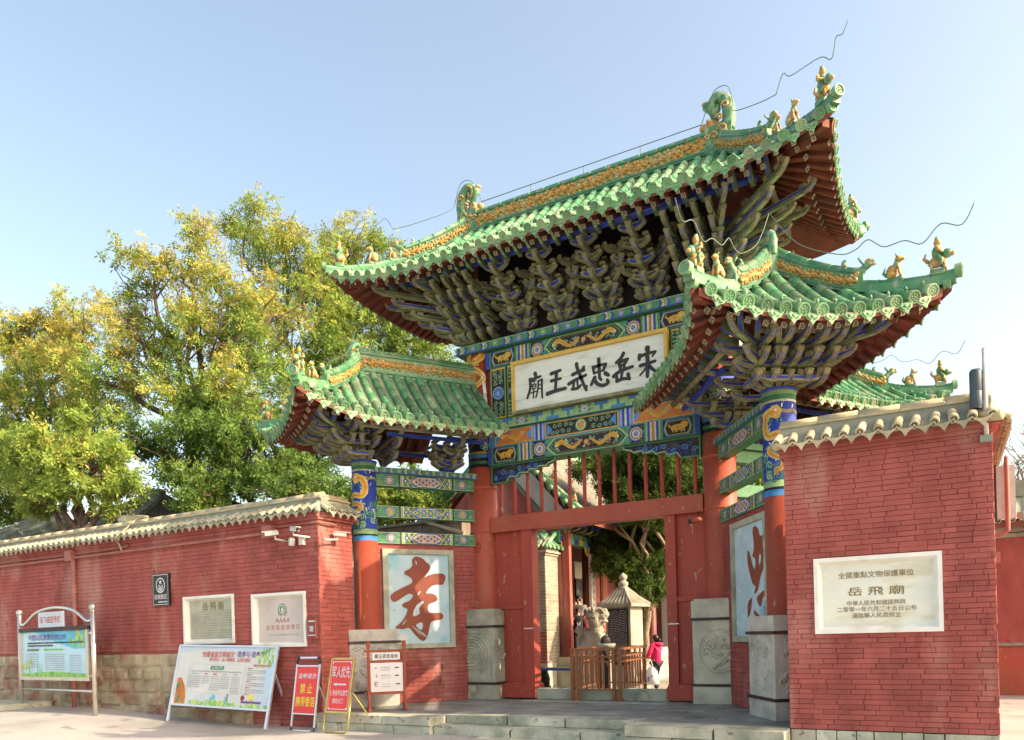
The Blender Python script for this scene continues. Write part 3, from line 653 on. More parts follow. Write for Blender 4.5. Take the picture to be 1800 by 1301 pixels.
for i in range(9):
    x = -2.2+4.4*i/8; wp.append(V((x, 0, 9.84)))
b = MB(); b.tube(wp, .008, K['wire_green'], 4)
for q in wp[::2]: b.tube([q, q-V((0, 0, .15))], .006, K['wire_green'], 4)
b.build('lightning_wire', mroof)
for sx in (-1, 1):
    wire(mroof, [V((sx*2.2, 0, 9.84)), V((sx*2.3, 0, 10.1)), V((sx*2.45, -.02, 10.33)), V((sx*2.66, -.05, 10.3)), V((sx*2.75, -.1, 9.98)), V((sx*2.8, -.25, 9.72)), V((sx*3.3, -.75, 9.38)), V((sx*3.6, -1.05, 9.22))])
    t = tips[sx, -1]
    wire(mroof, [V((sx*3.6, -1.05, 9.22)), V((sx*3.72, -1.15, 9.42)), V((sx*3.85, -1.3, 9.25)), V((sx*4.3, -1.75, 9.05)), t+V((-sx*.05, .03, .62)), t+V((sx*.02, -.02, .85)), t+V((sx*.10, -.05, .84)), t+V((sx*.17, -.07, .98))])

# ---- front right wing roof
wroof = empty('wing_roof', WT(2.4, 0, 5.4), gate); WING.append(wroof)
HW = Hip(lambda u, v, z: WT(u-.06, v-.11, z+.02), 2.55, 4.05, 1.60, 4.02, 1.36, 4.93, 6.12, .33, 2.2)
us = [.30+.225*i for i in range(17)]; vs_ = [.225*i for i in range(-6, 7)]
def cut(x, o):                            # the far slope stops at the valley with the rear wing
    return HW.side(1, x, o)
roof(wroof, HW, [(lambda x, o: HW.side(-1, x, o), us, True), (lambda y, o: HW.end(1, y, o), vs_, True)], .225, True)
roof(wroof, HW, [(cut, [1.0+.225*i for i in range(14)], True)], .225, False)
b = MB(); rp = [WT(.18+2.3*i/8, -.11, 6.08) for i in range(9)]; sweep(b, rp, .14, .40, K['glaze'])
for z in (.05, .36): sweep(b, [p+V((0, 0, z)) for p in rp], .19, .024, K['glaze_dark'])
capped(b, [p+V((0, 0, .43)) for p in rp], .06, K['glaze']); b.build('wing_ridge', wroof)
for sg in (-1, 1): b = MB(); relief(b, [p+WB*(sg*.072)+V((0, 0, .12)) for p in rp], V((0, 0, 1)), WB*sg, .23, .2); b.build('ridge_relief', wroof)
for sy in (-1, 1):
    t = hip_ridge(wroof, HW.hip(1, sy), .98, .55); tips['w', sy] = t
    h = HW.hip(1, sy)
    wire(wroof, [WT(2.54, -.11, 6.9), h(.2)+V((0, 0, .52)), h(.45)+V((0, 0, .48)), h(.55)+V((0, 0, .55)), h(.62)+V((0, 0, .68)), h(.7)+V((0, 0, .58)), h(.8)+V((0, 0, .63)), h(.88)+V((0, 0, .56)), h(.96)+V((0, 0, .75)), t+V((0, 0, .66))+(t-h(.9))*.25, t+V((0, 0, .88))+(t-h(.9))*.7], .0065)
fig('ridge_dragon', CHIWEN, wroof, WT(2.54, -.11, 6.16), -WA, .70)

# ---- brackets
def arm_mesh(L, body, inner):
    b = MB(); h = .036
    o = [(-.1, -h), (L*.45, -h*1.5), (L-.20, -h*1.5), (L-.08, -.03), (L-.0, .025), (L+.03, .075), (L+.015, .10), (L-.025, .105), (L-.055, .085), (L-.06, .055), (L-.10, .03), (L-.18, .01), (L*.5, h*.8), (-.1, h)]
    b.prism([(x, -.038, z) for x, z in o], (0, .076, 0), body)
    b.lathe([(.012, -.05), (.032, -.047), (.036, 0), (.032, .047), (.012, .05)], (L-.018, 0, .078), body, 8, 'y', False)
    for x in (L*.5, L-.16): b.prism([(x-.05, -.05, h*.6), (x+.05, -.05, h*.6), (x+.062, -.062, h*.6+.06), (x-.062, -.062, h*.6+.06)], (0, .10, 0), body)
    q = [(-.08, -h*.5), (L*.55, -h*.6), (L-.15, -h*.4), (L-.06, .01), (L-.03, .05), (L-.10, .02), (L-.2, h*.55), (-.08, h*.55)]
    for sg in (-1, 1):
        b.add([(x*.995+.002, sg*.0392, z*1.32+.003) for x, z in q], [list(range(len(q)))], K['trim'])
        b.add([(x, sg*.0412, z) for x, z in q], [list(range(len(q)))], inner)
        b.tube([(L-.015+.022*math.cos(a*.8), sg*.051, .078+.022*math.sin(a*.8)) for a in range(7)], .006, K['trim'], 4)
    fr = [(L-.05, -.026), (L+.02, .038)]
    b.add([(L-.073, -.030, -.032), (L+.004, -.030, .020), (L+.004, .030, .020), (L-.073, .030, -.032)], [(0, 1, 2, 3)], K['trim'])
    for yy in (-.016, .016): b.add([(L-.070, yy-.006, -.035), (L+.004, yy-.006, .016), (L+.004, yy+.006, .016), (L-.070, yy+.006, -.035)], [(0, 1, 2, 3)], inner)
    b.add([(L*.45, -.026, -h*1.53), (L-.2, -.026, -h*1.53), (L-.2, .026, -h*1.53), (L*.45, .026, -h*1.53)], [(0, 1, 2, 3)], P('lgreen'))
    return b.mesh('bracket_arm')
ARMS = {}
def arm(L, kind):
    k = (round(L, 2), kind)
    if k not in ARMS: ARMS[k] = arm_mesh(k[0], K['khaki'], P('blue') if kind else K['arm_green'])
    return ARMS[k]
def gong_mesh(L, inner):
    b = MB(); a = L/2
    o = [(-a, .02), (-a-.02, .07), (-a+.03, .10), (-a+.08, .06), (a-.08, .06), (a-.03, .10), (a+.02, .07), (a, .02), (a-.12, -.055), (-a+.12, -.055)]
    b.prism([(-.04, y, z) for y, z in o], (.08, 0, 0), K['khaki'])
    q = [(y*.82, z*.6) for y, z in o]
    for sx in (-1, 1): b.add([(sx*.0412, y*1.06, z*1.25) for y, z in q], [list(range(len(q)))], K['trim']); b.add([(sx*.0432, y, z) for y, z in q], [list(range(len(q)))], inner)
    for y in (-a+.06, 0, a-.06): b.prism([(-.055, y-.055, .115), (-.055, y+.055, .115), (-.055, y+.045, .155), (-.055, y-.045, .155)], (.11, 0, 0), K['khaki'])
    return b.mesh('bracket_cross_arm')
GONG = [gong_mesh(.46, P('blue')), gong_mesh(.46, K['arm_green']), gong_mesh(.62, P('blue'))]
def aim(p, ang, sl=0):
    return Mx.Translation(p) @ Mx.Rotation(ang, 4, 'Z') @ Mx.Rotation(sl, 4, 'Y')
def bracket(loc, ang, tiers, dz, l0, dl, cross=True, gate_=gate, fan=(0,), fl=None, store=None, base=True):
    e = empty('bracket_set', loc, gate_)
    if store is not None: store.append(e)
    loc = V(loc)
    if base:
        bb = MB(); bb.add([tuple(loc+V((x*s1, y*s1, z))) for s1, z in ((.07, 0), (.10, .10)) for x, y in ((-1, -1), (1, -1), (1, 1), (-1, 1))], [(0, 3, 2, 1), (4, 5, 6, 7), (0, 1, 5, 4), (1, 2, 6, 5), (2, 3, 7, 6), (3, 0, 4, 7)], P('blue')); bb.build('bearing_block', e)
    for k in range(tiers):
        for j, fa in enumerate(fan):
            L = (l0+dl*k)*(fl[j] if fl else 1)
            put('bracket_arm', arm(L, 1 if tiers == 3 else (k+j) % 2), e, aim(loc+V((0, 0, .10+dz*k)), ang+fa, -.06 if len(fan) > 1 else 0))
            if cross and len(fan) == 1:
                d = V((math.cos(ang), math.sin(ang), 0)); put('bracket_cross_arm', GONG[k % 2], e, aim(loc+d*(L-.20)+V((0, 0, .17+dz*k)), ang))
        if cross and len(fan) == 1: put('bracket_cross_arm', GONG[2], e, aim(loc+V((0, 0, .15+dz*k)), ang))
    return e
for x in (-1.29, -.43, .43, 1.29):
    bracket((x, -.12, 6.95), -PI/2, 5, .185, .30, .215)
    for q in (-.75, .75): bracket((x+.02*q, -.12, 6.97), -PI/2+q, 5, .185, .26, .16, False, base=False)
    bracket((x, .12, 6.95), PI/2, 4, .2, .35, .24, False)
for sg in (-1, 1):
    fa = [sg*math.radians(a) for a in (0, 22, 45, 68, 90)]
    bracket((sg*2.345, -.05, 6.93), -PI/2, 5, .185, .36, .23, True, fan=fa, fl=(.95, 1.15, 1.6, 1.45, 1.2))
    bracket((sg*2.345, .05, 6.93), PI/2, 4, .2, .36, .26, True, fan=[-a for a in fa], fl=(1, 1.1, 1.35, 1.1, 1.0))
    for dx in (-.24, .24, .48): bracket((sg*(2.345-dx), -.12, 6.95), -PI/2, 5, .185, .30, .215, False, base=False)
pur = MB()
for y in (-1.12, -.62, .62, 1.12):
    z = HM.pz((1.82-abs(y))/1.82)-.31
    L = 2.8 if abs(y) < 1 else 3.3
    pur.tube([(-L, y, z), (L, y, z)], .06, P('blue'), 8)
for sg in (-1, 1):
    z = HM.pz(.45)-.33; pur.tube([(sg*3.4, -1.0, z), (sg*3.4, 1.0, z)], .055, K['khaki'], 8)
pur.build('purlin', gate)
MB().box(-2.3, 2.3, -.05, .05, 6.93, 8.75, K['dark']).build('bracket_void_shade', gate)  # near-black box: the shade in the voids between bracket sets, put in as colour
stm = MB()
def strut_mesh(inner):
    b = MB(); o = [(0, 0), (.12, .02), (.26, .10), (.36, .24), (.42, .24), (.40, .12), (.30, 0), (.14, -.07), (0, -.09)]
    b.prism([(x, -.035, z) for x, z in o], (0, .07, 0), K['arm_green'])
    b.add([(.13, -.02, -.073), (.30, -.02, -.006), (.40, -.02, .11), (.40, .02, .11), (.30, .02, -.006), (.13, .02, -.073)], [(0, 1, 4, 5), (1, 2, 3, 4)], inner)
    return b.mesh('eave_strut')
STR = [strut_mesh(P('blue')), strut_mesh(P('lgreen'))]
for i in range(-14, 15):
    x = i*.25; put('eave_strut', STR[1 if abs(i) < 9 else 0], gate, aim(V((x, -1.14, 7.98+.03*HM.cx(x))), -PI/2))

# ---- wing brackets
fa = [math.radians(a) for a in (-100, -72, -45, -22, 0, 22, 45, 72, 100)]
wa = math.atan2(WA.y, WA.x)
bracket(WT(2.43, 0, 4.44), wa, 3, .19, .40, .29, False, fan=fa, fl=(.9, 1.05, 1.5, 1.1, 1.05, 1.1, 1.5, 1.05, .9), store=WING)
for u in (1.95, 2.8):
    for sg in (-1, 1): bracket(WT(u, sg*.12, 4.46), wa+sg*PI/2, 3, .19, .34, .24, False, store=WING, base=False)
for vv in (-.46, -.23, .23, .46): bracket(WT(2.55, vv, 4.46), wa, 3, .19, .36, .27, False, store=WING, base=False)
for u in (.75, ):
    for sg in (-1, 1): bracket(WT(u, sg*.05, 4.40), wa+sg*PI/2, 3, .165, .32, .22, True, store=WING)
pur = MB()
for v in (-.86, .86):
    z = HW.pz((1.36-.86)/1.36)-.32; pur.tube([WT(.3, v, z), WT(2.7, v, z)], .045, K['khaki'], 8); sweep(pur, [WT(.3, v*.8, z-.10), WT(2.2, v*.8, z-.10)], .06, .06, P('blue'))
z = HW.pz(.45)-.32; pur.tube([WT(3.2, -.6, z), WT(3.2, .6, z)], .045, K['khaki'], 8)
o = pur.build('purlin', gate); WING.append(o)
for i in range(11):
    o = put('eave_strut', STR[0], gate, aim(WT(.5+i*.27, -.74, 5.03), wa-PI/2)); WING.append(o)
for i in range(-4, 5):
    o = put('eave_strut', STR[0], gate, aim(WT(3.2, i*.2, 5.03), wa+i*.10)); WING.append(o)

# ---- painting of the beams
def dragon(c, u, v, w, h, sg=1, l=3):
    pts = [(u+sg*w*(-.5+i/14), v+h*.30*math.sin(i/14*2.2*PI+.4)) for i in range(15)]
    c.line(pts, h*.44, P('gold'), l, h*.2); c.line(pts, h*.10, P('orange'), l+1, h*.04)
    c.disc(pts[0][0], pts[0][1], h*.22, P('gold'), l+1, 8); c.disc(pts[0][0]-sg*h*.14, pts[0][1]-h*.05, h*.12, P('pale'), l+2, 6)
    for i in (3, 6, 9, 12):
        x, y = pts[i]; c.line([(x, y), (x+sg*h*.12, y-h*.3)], h*.09, P('gold'), l+1, h*.02); c.disc(x, y+h*.3, h*.1, [P('teal'), P('orange')][i % 2], l, 6)
def lion(c, u, v, w, h, l=3):
    g = P('gold'); c.disc(u, v, w*.33, g, l, 10, h*.24); c.disc(u+w*.30, v+h*.16, w*.19, g, l+1, 8, h*.25)
    for x in (-.24, -.10, .14, .26): c.line([(u+w*x, v), (u+w*(x+.04), v-h*.34)], w*.09, g, l+1, w*.07)
    c.line([(u-w*.28, v+h*.05), (u-w*.42, v+h*.2), (u-w*.36, v+h*.36)], w*.09, g, l+1, w*.03); c.disc(u, v, w*.07, P('orange'), l+2, 6)
def hexa(x0, x1, z0, z1, k):
    m = (z0+z1)/2; return [(x0, m), (x0+k*.55, z1-(z1-m)*.35), (x0+k, z1), (x1-k, z1), (x1-k*.55, z1-(z1-m)*.35), (x1, m), (x1-k*.55, z0+(m-z0)*.35), (x1-k, z0), (x0+k, z0), (x0+k*.55, z0+(m-z0)*.35)]
def paint_great(c, x0, x1, z0, z1):
    H = z1-z0; W = x1-x0; m = (z0+z1)/2; X = lambda t: x0+W*t
    c.rect(x0, x1, z0, z1, P('green'))
    for a, b, f in ((.0, .02, 0), (.98, 1., 0)): c.rect(X(a), X(b), z0, z1, P('blue'), 1)
    for s in (0, 1):
        Y = (lambda t: X(t)) if s == 0 else (lambda t: X(1-t))
        a, b = sorted((Y(.03), Y(.155))); c.rect(a, b, z0+H*.04, z1-H*.04, P('black'), 1); c.frame(hexa(a+.01, b-.01, z0+H*.08, z1-H*.08, .05), .018, P('sky'), 2); c.frame(hexa(a+.03, b-.03, z0+H*.14, z1-H*.14, .05), .012, P('gold'), 3); lion(c, (a+b)/2, m, (b-a)*.75, H*.7)
        for i, col in enumerate(('lgreen', 'blue', 'pale', 'orange', 'pale', 'blue', 'lgreen')):
            a, b = sorted((Y(.165+.0095*i), Y(.165+.0095*i+.008))); c.rect(a, b, z0, z1, P(col), 2)
        a = Y(.272); c.rect(*sorted((Y(.238), Y(.305))), z0+H*.03, z1-H*.03, P('black'), 1)
        c.disc(a, m, H*.42, P('blue'), 2, 16); c.ring(a, m, H*.28, H*.36, P('gold'), 3); c.disc(a, m, H*.24, P('pale'), 3, 9); c.disc(a, m, H*.14, P('sky'), 4, 8); c.disc(a, m, H*.06, P('orange'), 5, 6)
        for q in (-1, 1):
            c.spiral(Y(.305), m+q*H*.3, H*.13, .012, P('teal'), 3, sg=q)
    c.poly(hexa(X(.305), X(.695), z0+.004, z1-.004, .17), P('lgreen'), 2); c.poly(hexa(X(.318), X(.682), z0+H*.06, z1-H*.06, .16), P('black'), 3)
    c.frame(hexa(X(.326), X(.674), z0+H*.09, z1-H*.09, .15), .022, P('green'), 4); c.frame(hexa(X(.345), X(.655), z0+H*.15, z1-H*.15, .12), .010, P('gold'), 5)
    dragon(c, X(.42), m, W*.12, H*.62, 1, 5); dragon(c, X(.58), m, W*.12, H*.62, -1, 5)
    for i in range(34):
        u = X(R.uniform(.352, .648)); v = m+H*R.uniform(-.28, .28); c.spiral(u, v, H*R.uniform(.05, .09), .010, P(R.choice(('lgreen', 'pale', 'orange', 'teal'))), 4, a0=R.random()*6, sg=R.choice((-1, 1)), n=8)
    for i in range(26):
        u = X(R.choice((.245, .298, .702, .755))+R.uniform(-.01, .01)); v = m+H*R.uniform(-.42, .42); c.disc(u, v, H*.035, P(R.choice(('teal', 'gold', 'pale'))), 2, 5)
    c.disc(X(.5), m, H*.17, P('maroon'), 5); c.rosette(X(.5), m, H*.13, ('orange', 'gold', 'pale'), 6)
    for q in (.36, .64): c.disc(X(q), m-H*.16, H*.09, P('teal'), 5, 8)
def paint_strip(c, x0, x1, z0, z1, n):
    H = z1-z0; m = (z0+z1)/2; c.rect(x0, x1, z0, z1, P('green')); c.rect(x0, x1, z0, z0+H*.14, P('blue'), 1); c.rect(x0, x1, z1-H*.10, z1, P('lgreen'), 1); w = (x1-x0)/n
    for i in range(n):
        u = x0+w*(i+.5)
        if i % 2: c.rosette(u, m, H*.36, ('blue', 'lav', 'pale') if i % 4 == 1 else ('green', 'lgreen', 'pale'), 2, 6); 
        else:
            for q, col in ((-.3, 'blue'), (-.1, 'pale'), (.1, 'lgreen'), (.3, 'blue')): c.line([(u+w*q, z0+H*.15), (u+w*q+H*.22, m), (u+w*q, z1-H*.1)], w*.13, P(col), 2)
            c.disc(u, m, H*.16, P('gold'), 3, 4)
def paint_tie(c, x0, x1, z0, z1, var=0):
    H = z1-z0; W = x1-x0; m = (z0+z1)/2; X = lambda t: x0+W*t
    c.rect(x0, x1, z0, z1, P('green')); c.rect(x0, x1, z0, z0+H*.06, P('lgreen'), 1); c.rect(x0, x1, z1-H*.06, z1, P('lgreen'), 1)
    for s in (0, 1):
        Y = lambda t: X(t) if s == 0 else X(1-t)
        q = Y(.135); c.disc(q, m, H*.52, P('blue'), 1, 8, H*.46, PI/8); c.disc(q, m, H*.44, P('pale'), 2, 8, H*.38, PI/8); c.disc(q, m, H*.38, P('black'), 3, 10, H*.34); c.rosette(q, m, H*.32, ('green', 'gold', 'sky') if var else ('black', 'pale', 'lav'), 3)
        for i, col in enumerate(('black', 'lgreen', 'pale')): c.rect(*sorted((Y(.225+.016*i), Y(.225+.016*i+.012))), z0, z1, P(col), 2)
        for q, sg in ((.295, 1), (.34, -1)): c.line([(Y(q-.04), z0), (Y(q+.035), z1)], .012, P('gold'), 3); c.line([(Y(q-.04), z1), (Y(q+.035), z0)], .012, P('pale'), 3)
        c.disc(Y(.29), m, H*.2, P('blue'), 4, 6); c.disc(Y(.29), m, H*.1, P('pale'), 5, 6)
        for q in (-1, 1): c.spiral(Y(.345), m+q*H*.27, H*.15, .012, P('black'), 3, sg=q)
    for i in range(40):
        u = X(R.choice((.05, .215, .285, .345, .655, .715, .785, .95))+R.uniform(-.018, .018)); v = m+H*R.uniform(-.4, .4); c.disc(u, v, H*.05, P(R.choice(('pale', 'black', 'gold', 'lav'))), 1, 5)
    c.poly(hexa(X(.335), X(.665), z0+.005, z1-.005, .14), P('blue'), 3); c.poly(hexa(X(.35), X(.65), z0+H*.10, z1-H*.10, .13), P('pale'), 4); c.poly(hexa(X(.362), X(.638), z0+H*.16, z1-H*.16, .12), P('gold' if not var else 'green'), 5)
    n = 7
    for i in range(n):
        for j in range(3):
            u = X(.40+.2*i/(n-1)); v = m+H*.2*(j-1); c.disc(u, v, H*.13, P(('lav', 'blue')[(i+j) % 2] if not var else ('sky', 'gold')[(i+j) % 2]), 6, 4 if not var else 6)

def col_fn(cx, cy, r):                   # paint wrapped round a column; u = arc length measured from the -Y side
    return lambda u, v, h: V((cx+(r+h)*math.sin(u/r), cy-(r+h)*math.cos(u/r), v))
def paint_dragon_column(c, r, z0, z1, du=0):
    H = z1-z0
    for i in range(60):
        u = R.uniform(-PI*r, PI*r); v = z0+H*(.02+.44*R.random()); c.spiral(u, v, R.uniform(.05, .085), .022, P('green' if i % 3 else 'lgreen'), 1, a0=R.random()*6, sg=R.choice((-1, 1)), n=9)
    for i in range(70):
        u = R.uniform(-PI*r, PI*r); v = z0+H*R.random(); c.line([(u, v), (u+R.uniform(-.04, .04), v+.05)], .014, P('white' if i % 2 else 'lav'), 1)
    for k in (0, 1):
        o = du+k*PI*r*.98
        pts = cr([(o+x*.20, z0+H*y, 0) for x, y in ((.10, .88), (-.55, .84), (-.75, .68), (-.45, .56), (.25, .58), (.80, .54), (.72, .44), (-.05, .42), (-.42, .36), (.0, .29), (.50, .24), (.35, .13), (.05, .12), (.05, .05))], 5)
        c.line(pts, .125, P('pale'), 3, .05); c.line(pts, .105, P('gold'), 4, .04); c.line(pts, .025, P('orange'), 5, .01)
        for i in range(2, len(pts)-2, 3):
            t = pts[i+1]-pts[i]; q = V((-t.y, t.x)).normalized(); c.line([(pts[i].x+q.x*.03, pts[i].y+q.y*.03), (pts[i].x+q.x*.075, pts[i].y+q.y*.075+.01)], .022, P('green' if i % 2 else 'orange'), 3, .004)
        c.poly([(o-.05, z0+H*.80), (o+.06, z0+H*.78), (o+.10, z0+H*.88), (o+.04, z0+H*.96), (o-.04, z0+H*.95)], P('gold'), 5); c.disc(o+.02, z0+H*.89, .018, P('white'), 6, 7); c.disc(o-.02, z0+H*.83, .014, P('orange'), 6, 6)
        for x in (-.07, -.03, .03, .08): c.line([(o+x, z0+H*.78), (o+x*1.6, z0+H*.70)], .016, P('green'), 4, .004)

# ---- main columns
for sg in (-1, 1):
    x = sg*2.345
    b = MB(); b.lathe([(.275, 1.6), (.278, 2.5), (.272, 4.54)], (x, 0, 0), K['vermilion'], 28); col = b.build('column', gate)
    b = MB()
    for z0, z1, m, r in ((4.54, 4.60, 'black', .275), (4.60, 4.66, 'green', .281), (4.66, 4.72, 'black', .276), (4.72, 4.80, 'sky', .279), (4.80, 4.84, 'gold', .283), (4.84, 5.36, 'black', .272), (5.36, 5.48, 'blue', .276), (5.48, 5.56, 'lgreen', .278)): b.lathe([(r, z0), (r, z1)], (x, 0, 0), P(m), 28)
    b.build('painted_band', col)
    b = MB(); b.lathe([(.262, 5.56), (.25, 6.94)], (x, 0, 0), K['vermilion_worn'], 28); b.build('column_shaft', col)
    c = Cv(col_fn(x, 0, .274))
    for i in range(34): c.spiral(R.uniform(-.8, .8), R.uniform(4.9, 5.3), .06, .018, P('lgreen' if i % 3 else 'sky'), 1, a0=R.random()*6, sg=R.choice((-1, 1)))
    c.line([(-.5+.1*i, 5.02+.07*math.sin(i*1.3)) for i in range(11)], .05, P('blue'), 3); c.line([(-.5+.1*i, 5.0+.07*math.sin(i*1.3)) for i in range(11)], .018, P('gold'), 4)
    c.build('painting', col)
    c = Cv(col_fn(x, 0, .262)); o = .05
    pts = cr([(o+q, z, 0) for q, z in ((.02, 6.62), (.14, 6.72), (.10, 6.86), (-.10, 6.84), (-.16, 6.66), (-.10, 6.5), (.05, 6.42), (.16, 6.28), (.02, 6.14), (-.14, 6.02), (-.10, 5.86), (.05, 5.78))], 5)
    c.line(pts, .14, P('gold'), 2, .08); c.line(pts, .03, P('orange'), 3, .015); c.disc(o+.0, 6.60, .085, P('gold'), 3, 10); c.disc(o-.03, 6.62, .02, P('black'), 4, 6); c.disc(o+.05, 6.54, .035, P('orange'), 4, 6)
    for i in range(0, len(pts)-2, 3): c.line([(pts[i].x, pts[i].y), (pts[i].x+.07*(1 if i % 2 else -1), pts[i].y+.03)], .03, P('gold'), 1, .004)
    c.line([(o+.14, 6.4), (o+.17, 6.1), (o+.20, 5.68)], .05, P('white'), 1, .07)
    for i in range(14): c.spiral(o+R.uniform(-.25, .2), R.uniform(5.68, 5.95), .045, .014, P('green' if i % 2 else 'teal'), 2, a0=R.random()*6)
    for i in range(12): c.spiral(o-.28+.05*i, 5.64, .03, .014, P('pale'), 3)
    c.build('painting', col)
    for z in (3.27, 4.15): b = MB(); b.lathe([(.27, z-.03), (.288, z-.025), (.288, z+.02), (.27, z+.025)], (x, 0, 0), K['vermilion'], 28); b.build('iron_hoop', col)
    # gripping stone
    cb = empty('column_base', (x, 0, 0), gate)
    b = MB(); X0, X1 = x-.43, x+.43
    mm = K['stone'] if sg < 0 else K['stone_pale']
    b.box(X0, X1, -.43, .43, 0, .30, mm); b.box(X0+.012, X1-.012, -.418, .418, .30, 1.42, mm); b.box(X0, X1, -.43, .43, 1.42, 1.72, mm); b.box(X0+.04, X1-.04, -.39, .39, 1.72, 1.75, mm); b.build('base_stone', cb)
    for z in (.31, 1.41): MB().box(X0-.012, X1+.012, -.445, .445, z-.022, z+.022, K['iron']).build('iron_band', cb)
    b = MB(); cx, cz = (x-.12, .86) if sg < 0 else (x+.02, .88)
    if sg < 0:
        for r in (.05, .10, .15, .21, .27, .33, .39):
            a0, a1 = (0, 2*PI) if r < .3 else (-1.0, 1.9)
            b.tube([(min(max(cx+r*math.cos(a0+(a1-a0)*i/28), X0+.02), X1-.02), -.418, cz+r*math.sin(a0+(a1-a0)*i/28)) for i in range(29)], .022, mm, 5)
        for i in range(30):
            a = i*.21; b.ball((min(cx+.30*math.cos(a), X1-.03), -.418, cz+.30*math.sin(a)), (.022, .014, .022), mm, 6, 3)
        b.tube([(X1-.10, -.418, .45), (X1-.10, -.418, 1.25)], .012, mm, 4); b.tube([(X0+.02, -.418, 1.28), (X1-.02, -.418, 1.28)], .012, mm, 4)
        for i in range(5): b.ball((X1-.005, -.1+.06*i, .8+.05*math.sin(i*2)), (.02, .05, .05), mm, 6, 4)
    else:
        b.tube([(cx+.33*math.cos(i*.21), -.418, cz+.36*math.sin(i*.21)) for i in range(31)], .016, mm, 5)
        b.tube([(cx+.29*math.cos(i*.21), -.418, cz+.32*math.sin(i*.21)) for i in range(31)], .009, mm, 5)
        for i in range(22):
            a = R.random()*6.28; q = R.uniform(.05, .25); r = R.uniform(.05, .10)
            b.tube([(cx+q*math.cos(a)+r*(1-.08*j)*math.cos(j*.6), -.42, cz+q*math.sin(a)+r*(1-.08*j)*math.sin(j*.6)) for j in range(10)], .022, mm, 4)
        for i in range(7): b.ball((cx+.08+.05*i*.8, -.415, cz-.02-.03*i+.04*math.sin(i*2)), (.06, .03, .05), mm, 7, 4)
        b.tube([(cx-.1, -.42, cz-.3), (cx+.3, -.43, cz+.12)], .024, mm, 5)
    b.build('carving', cb)

# ---- beams of the central bay
FP = lambda y: plane((0, y, 0), (1, 0, 0), (0, 0, 1), (0, -1, 0))
def beam(name, x0, x1, y0, y1, z0, z1, m, painter=None, *a):
    b = MB(); b.box(x0, x1, y0, y1, z0, z1, m); o = b.build(name, gate)
    if painter: c = Cv(FP(y0)); painter(c, x0, x1, z0, z1, *a); c.build('painting', o)
    return o
lin = beam('lintel', -2.09, 2.09, -.17, .17, 3.24, 3.54, K['vermilion'])
beam('great_beam', -2.09, 2.09, -.20, .2, 4.55, 4.88, P('green'), paint_great)
beam('great_beam', -2.09, 2.09, -.20, .2, 6.42, 6.75, P('green'), paint_great)
beam('cap_beam', -2.7, 2.7, -.30, .3, 6.77, 6.93, P('green'), paint_strip, 21)
MB().box(-2.09, 2.09, -.10, .1, 4.88, 6.42, K['maroon'] if 'maroon' in K else P('maroon')).build('infill_board', gate)
# panel band
o = MB().box(-2.09, 2.09, -.15, -.10, 4.89, 5.215, P('sky')).build('panel_band', gate); c = Cv(FP(-.15))
for x0, x1, k in ((-1.95, -1.12, 0), (-.86, .62, 1), (.88, 1.98, 2)):
    c.rect(x0, x1, 4.91, 5.20, P('gold'), 1); c.rect(x0+.03, x1-.03, 4.935, 5.175, P('black' if k == 1 else 'orange'), 2); m = (x0+x1)/2
    if k == 1:
        c.disc(m, 5.055, .115, P('green'), 3); c.ring(m, 5.055, .075, .095, P('pale'), 4); c.disc(m, 5.055, .06, P('gold'), 4); c.rect(m-.03, m+.03, 5.02, 5.09, P('orange'), 5); c.rect(m-.008, m+.008, 5.02, 5.09, P('gold'), 6)
        for sg in (-1, 1):
            for i in range(8): c.spiral(m+sg*(.2+.055*i), 5.055+.06*(-1)**i, .045, .014, P('lgreen'), 3, a0=i, sg=sg)
            c.poly([(m+sg*.69, 4.94), (m+sg*.69, 5.17), (m+sg*.58, 5.055)], P('sky'), 4)
    else:
        for sg in (-1, 1): c.poly([(m+sg*(x1-m-.03), 4.94), (m+sg*(x1-m-.03), 5.17), (m+sg*(x1-m-.14), 5.055)], P('sky'), 3)
        dragon(c, m, 5.055, (x1-x0)*.55, .22, 1 if k == 0 else -1, 3)
for x0, x1 in ((-1.10, -.88), (.64, .86)):
    for i, col in enumerate(('lav', 'blue', 'pale', 'blue', 'lav')): c.rect(x0+(x1-x0)*i/5, x0+(x1-x0)*(i+1)/5-.006, 4.9, 5.21, P(col), 1)
c.build('painting', o)
# fret band
o = MB().box(-2.09, 2.09, -.24, -.10, 5.22, 5.40, P('green')).build('fret_band', gate); c = Cv(FP(-.24)); z0, z1 = 5.23, 5.39
c.rect(-2.08, 2.08, 5.225, 5.395, P('lgreen'), 0)
for i in range(13):
    u = -1.95+i*.325
    if i % 4 == 2: c.rosette(u, 5.31, .07, ('sky', 'pale', 'blue'), 1); [c.spiral(u+sg*.10, 5.31+q*.04, .03, .012, P('black'), 2) for sg in (-1, 1) for q in (-1, 1)]
    else:
        f = -1 if i % 2 else 1; m = 5.31
        for q, (wd, col) in enumerate(((.055, 'green'), (.040, 'blue'), (.022, 'sky'))):
            c.line([(u-.13, m-f*.055), (u+.13, m-f*.055)], wd, P(col), 1+q); c.line([(u, m-f*.055), (u, m+f*.075)], wd, P(col), 1+q)
c.build('painting', o)
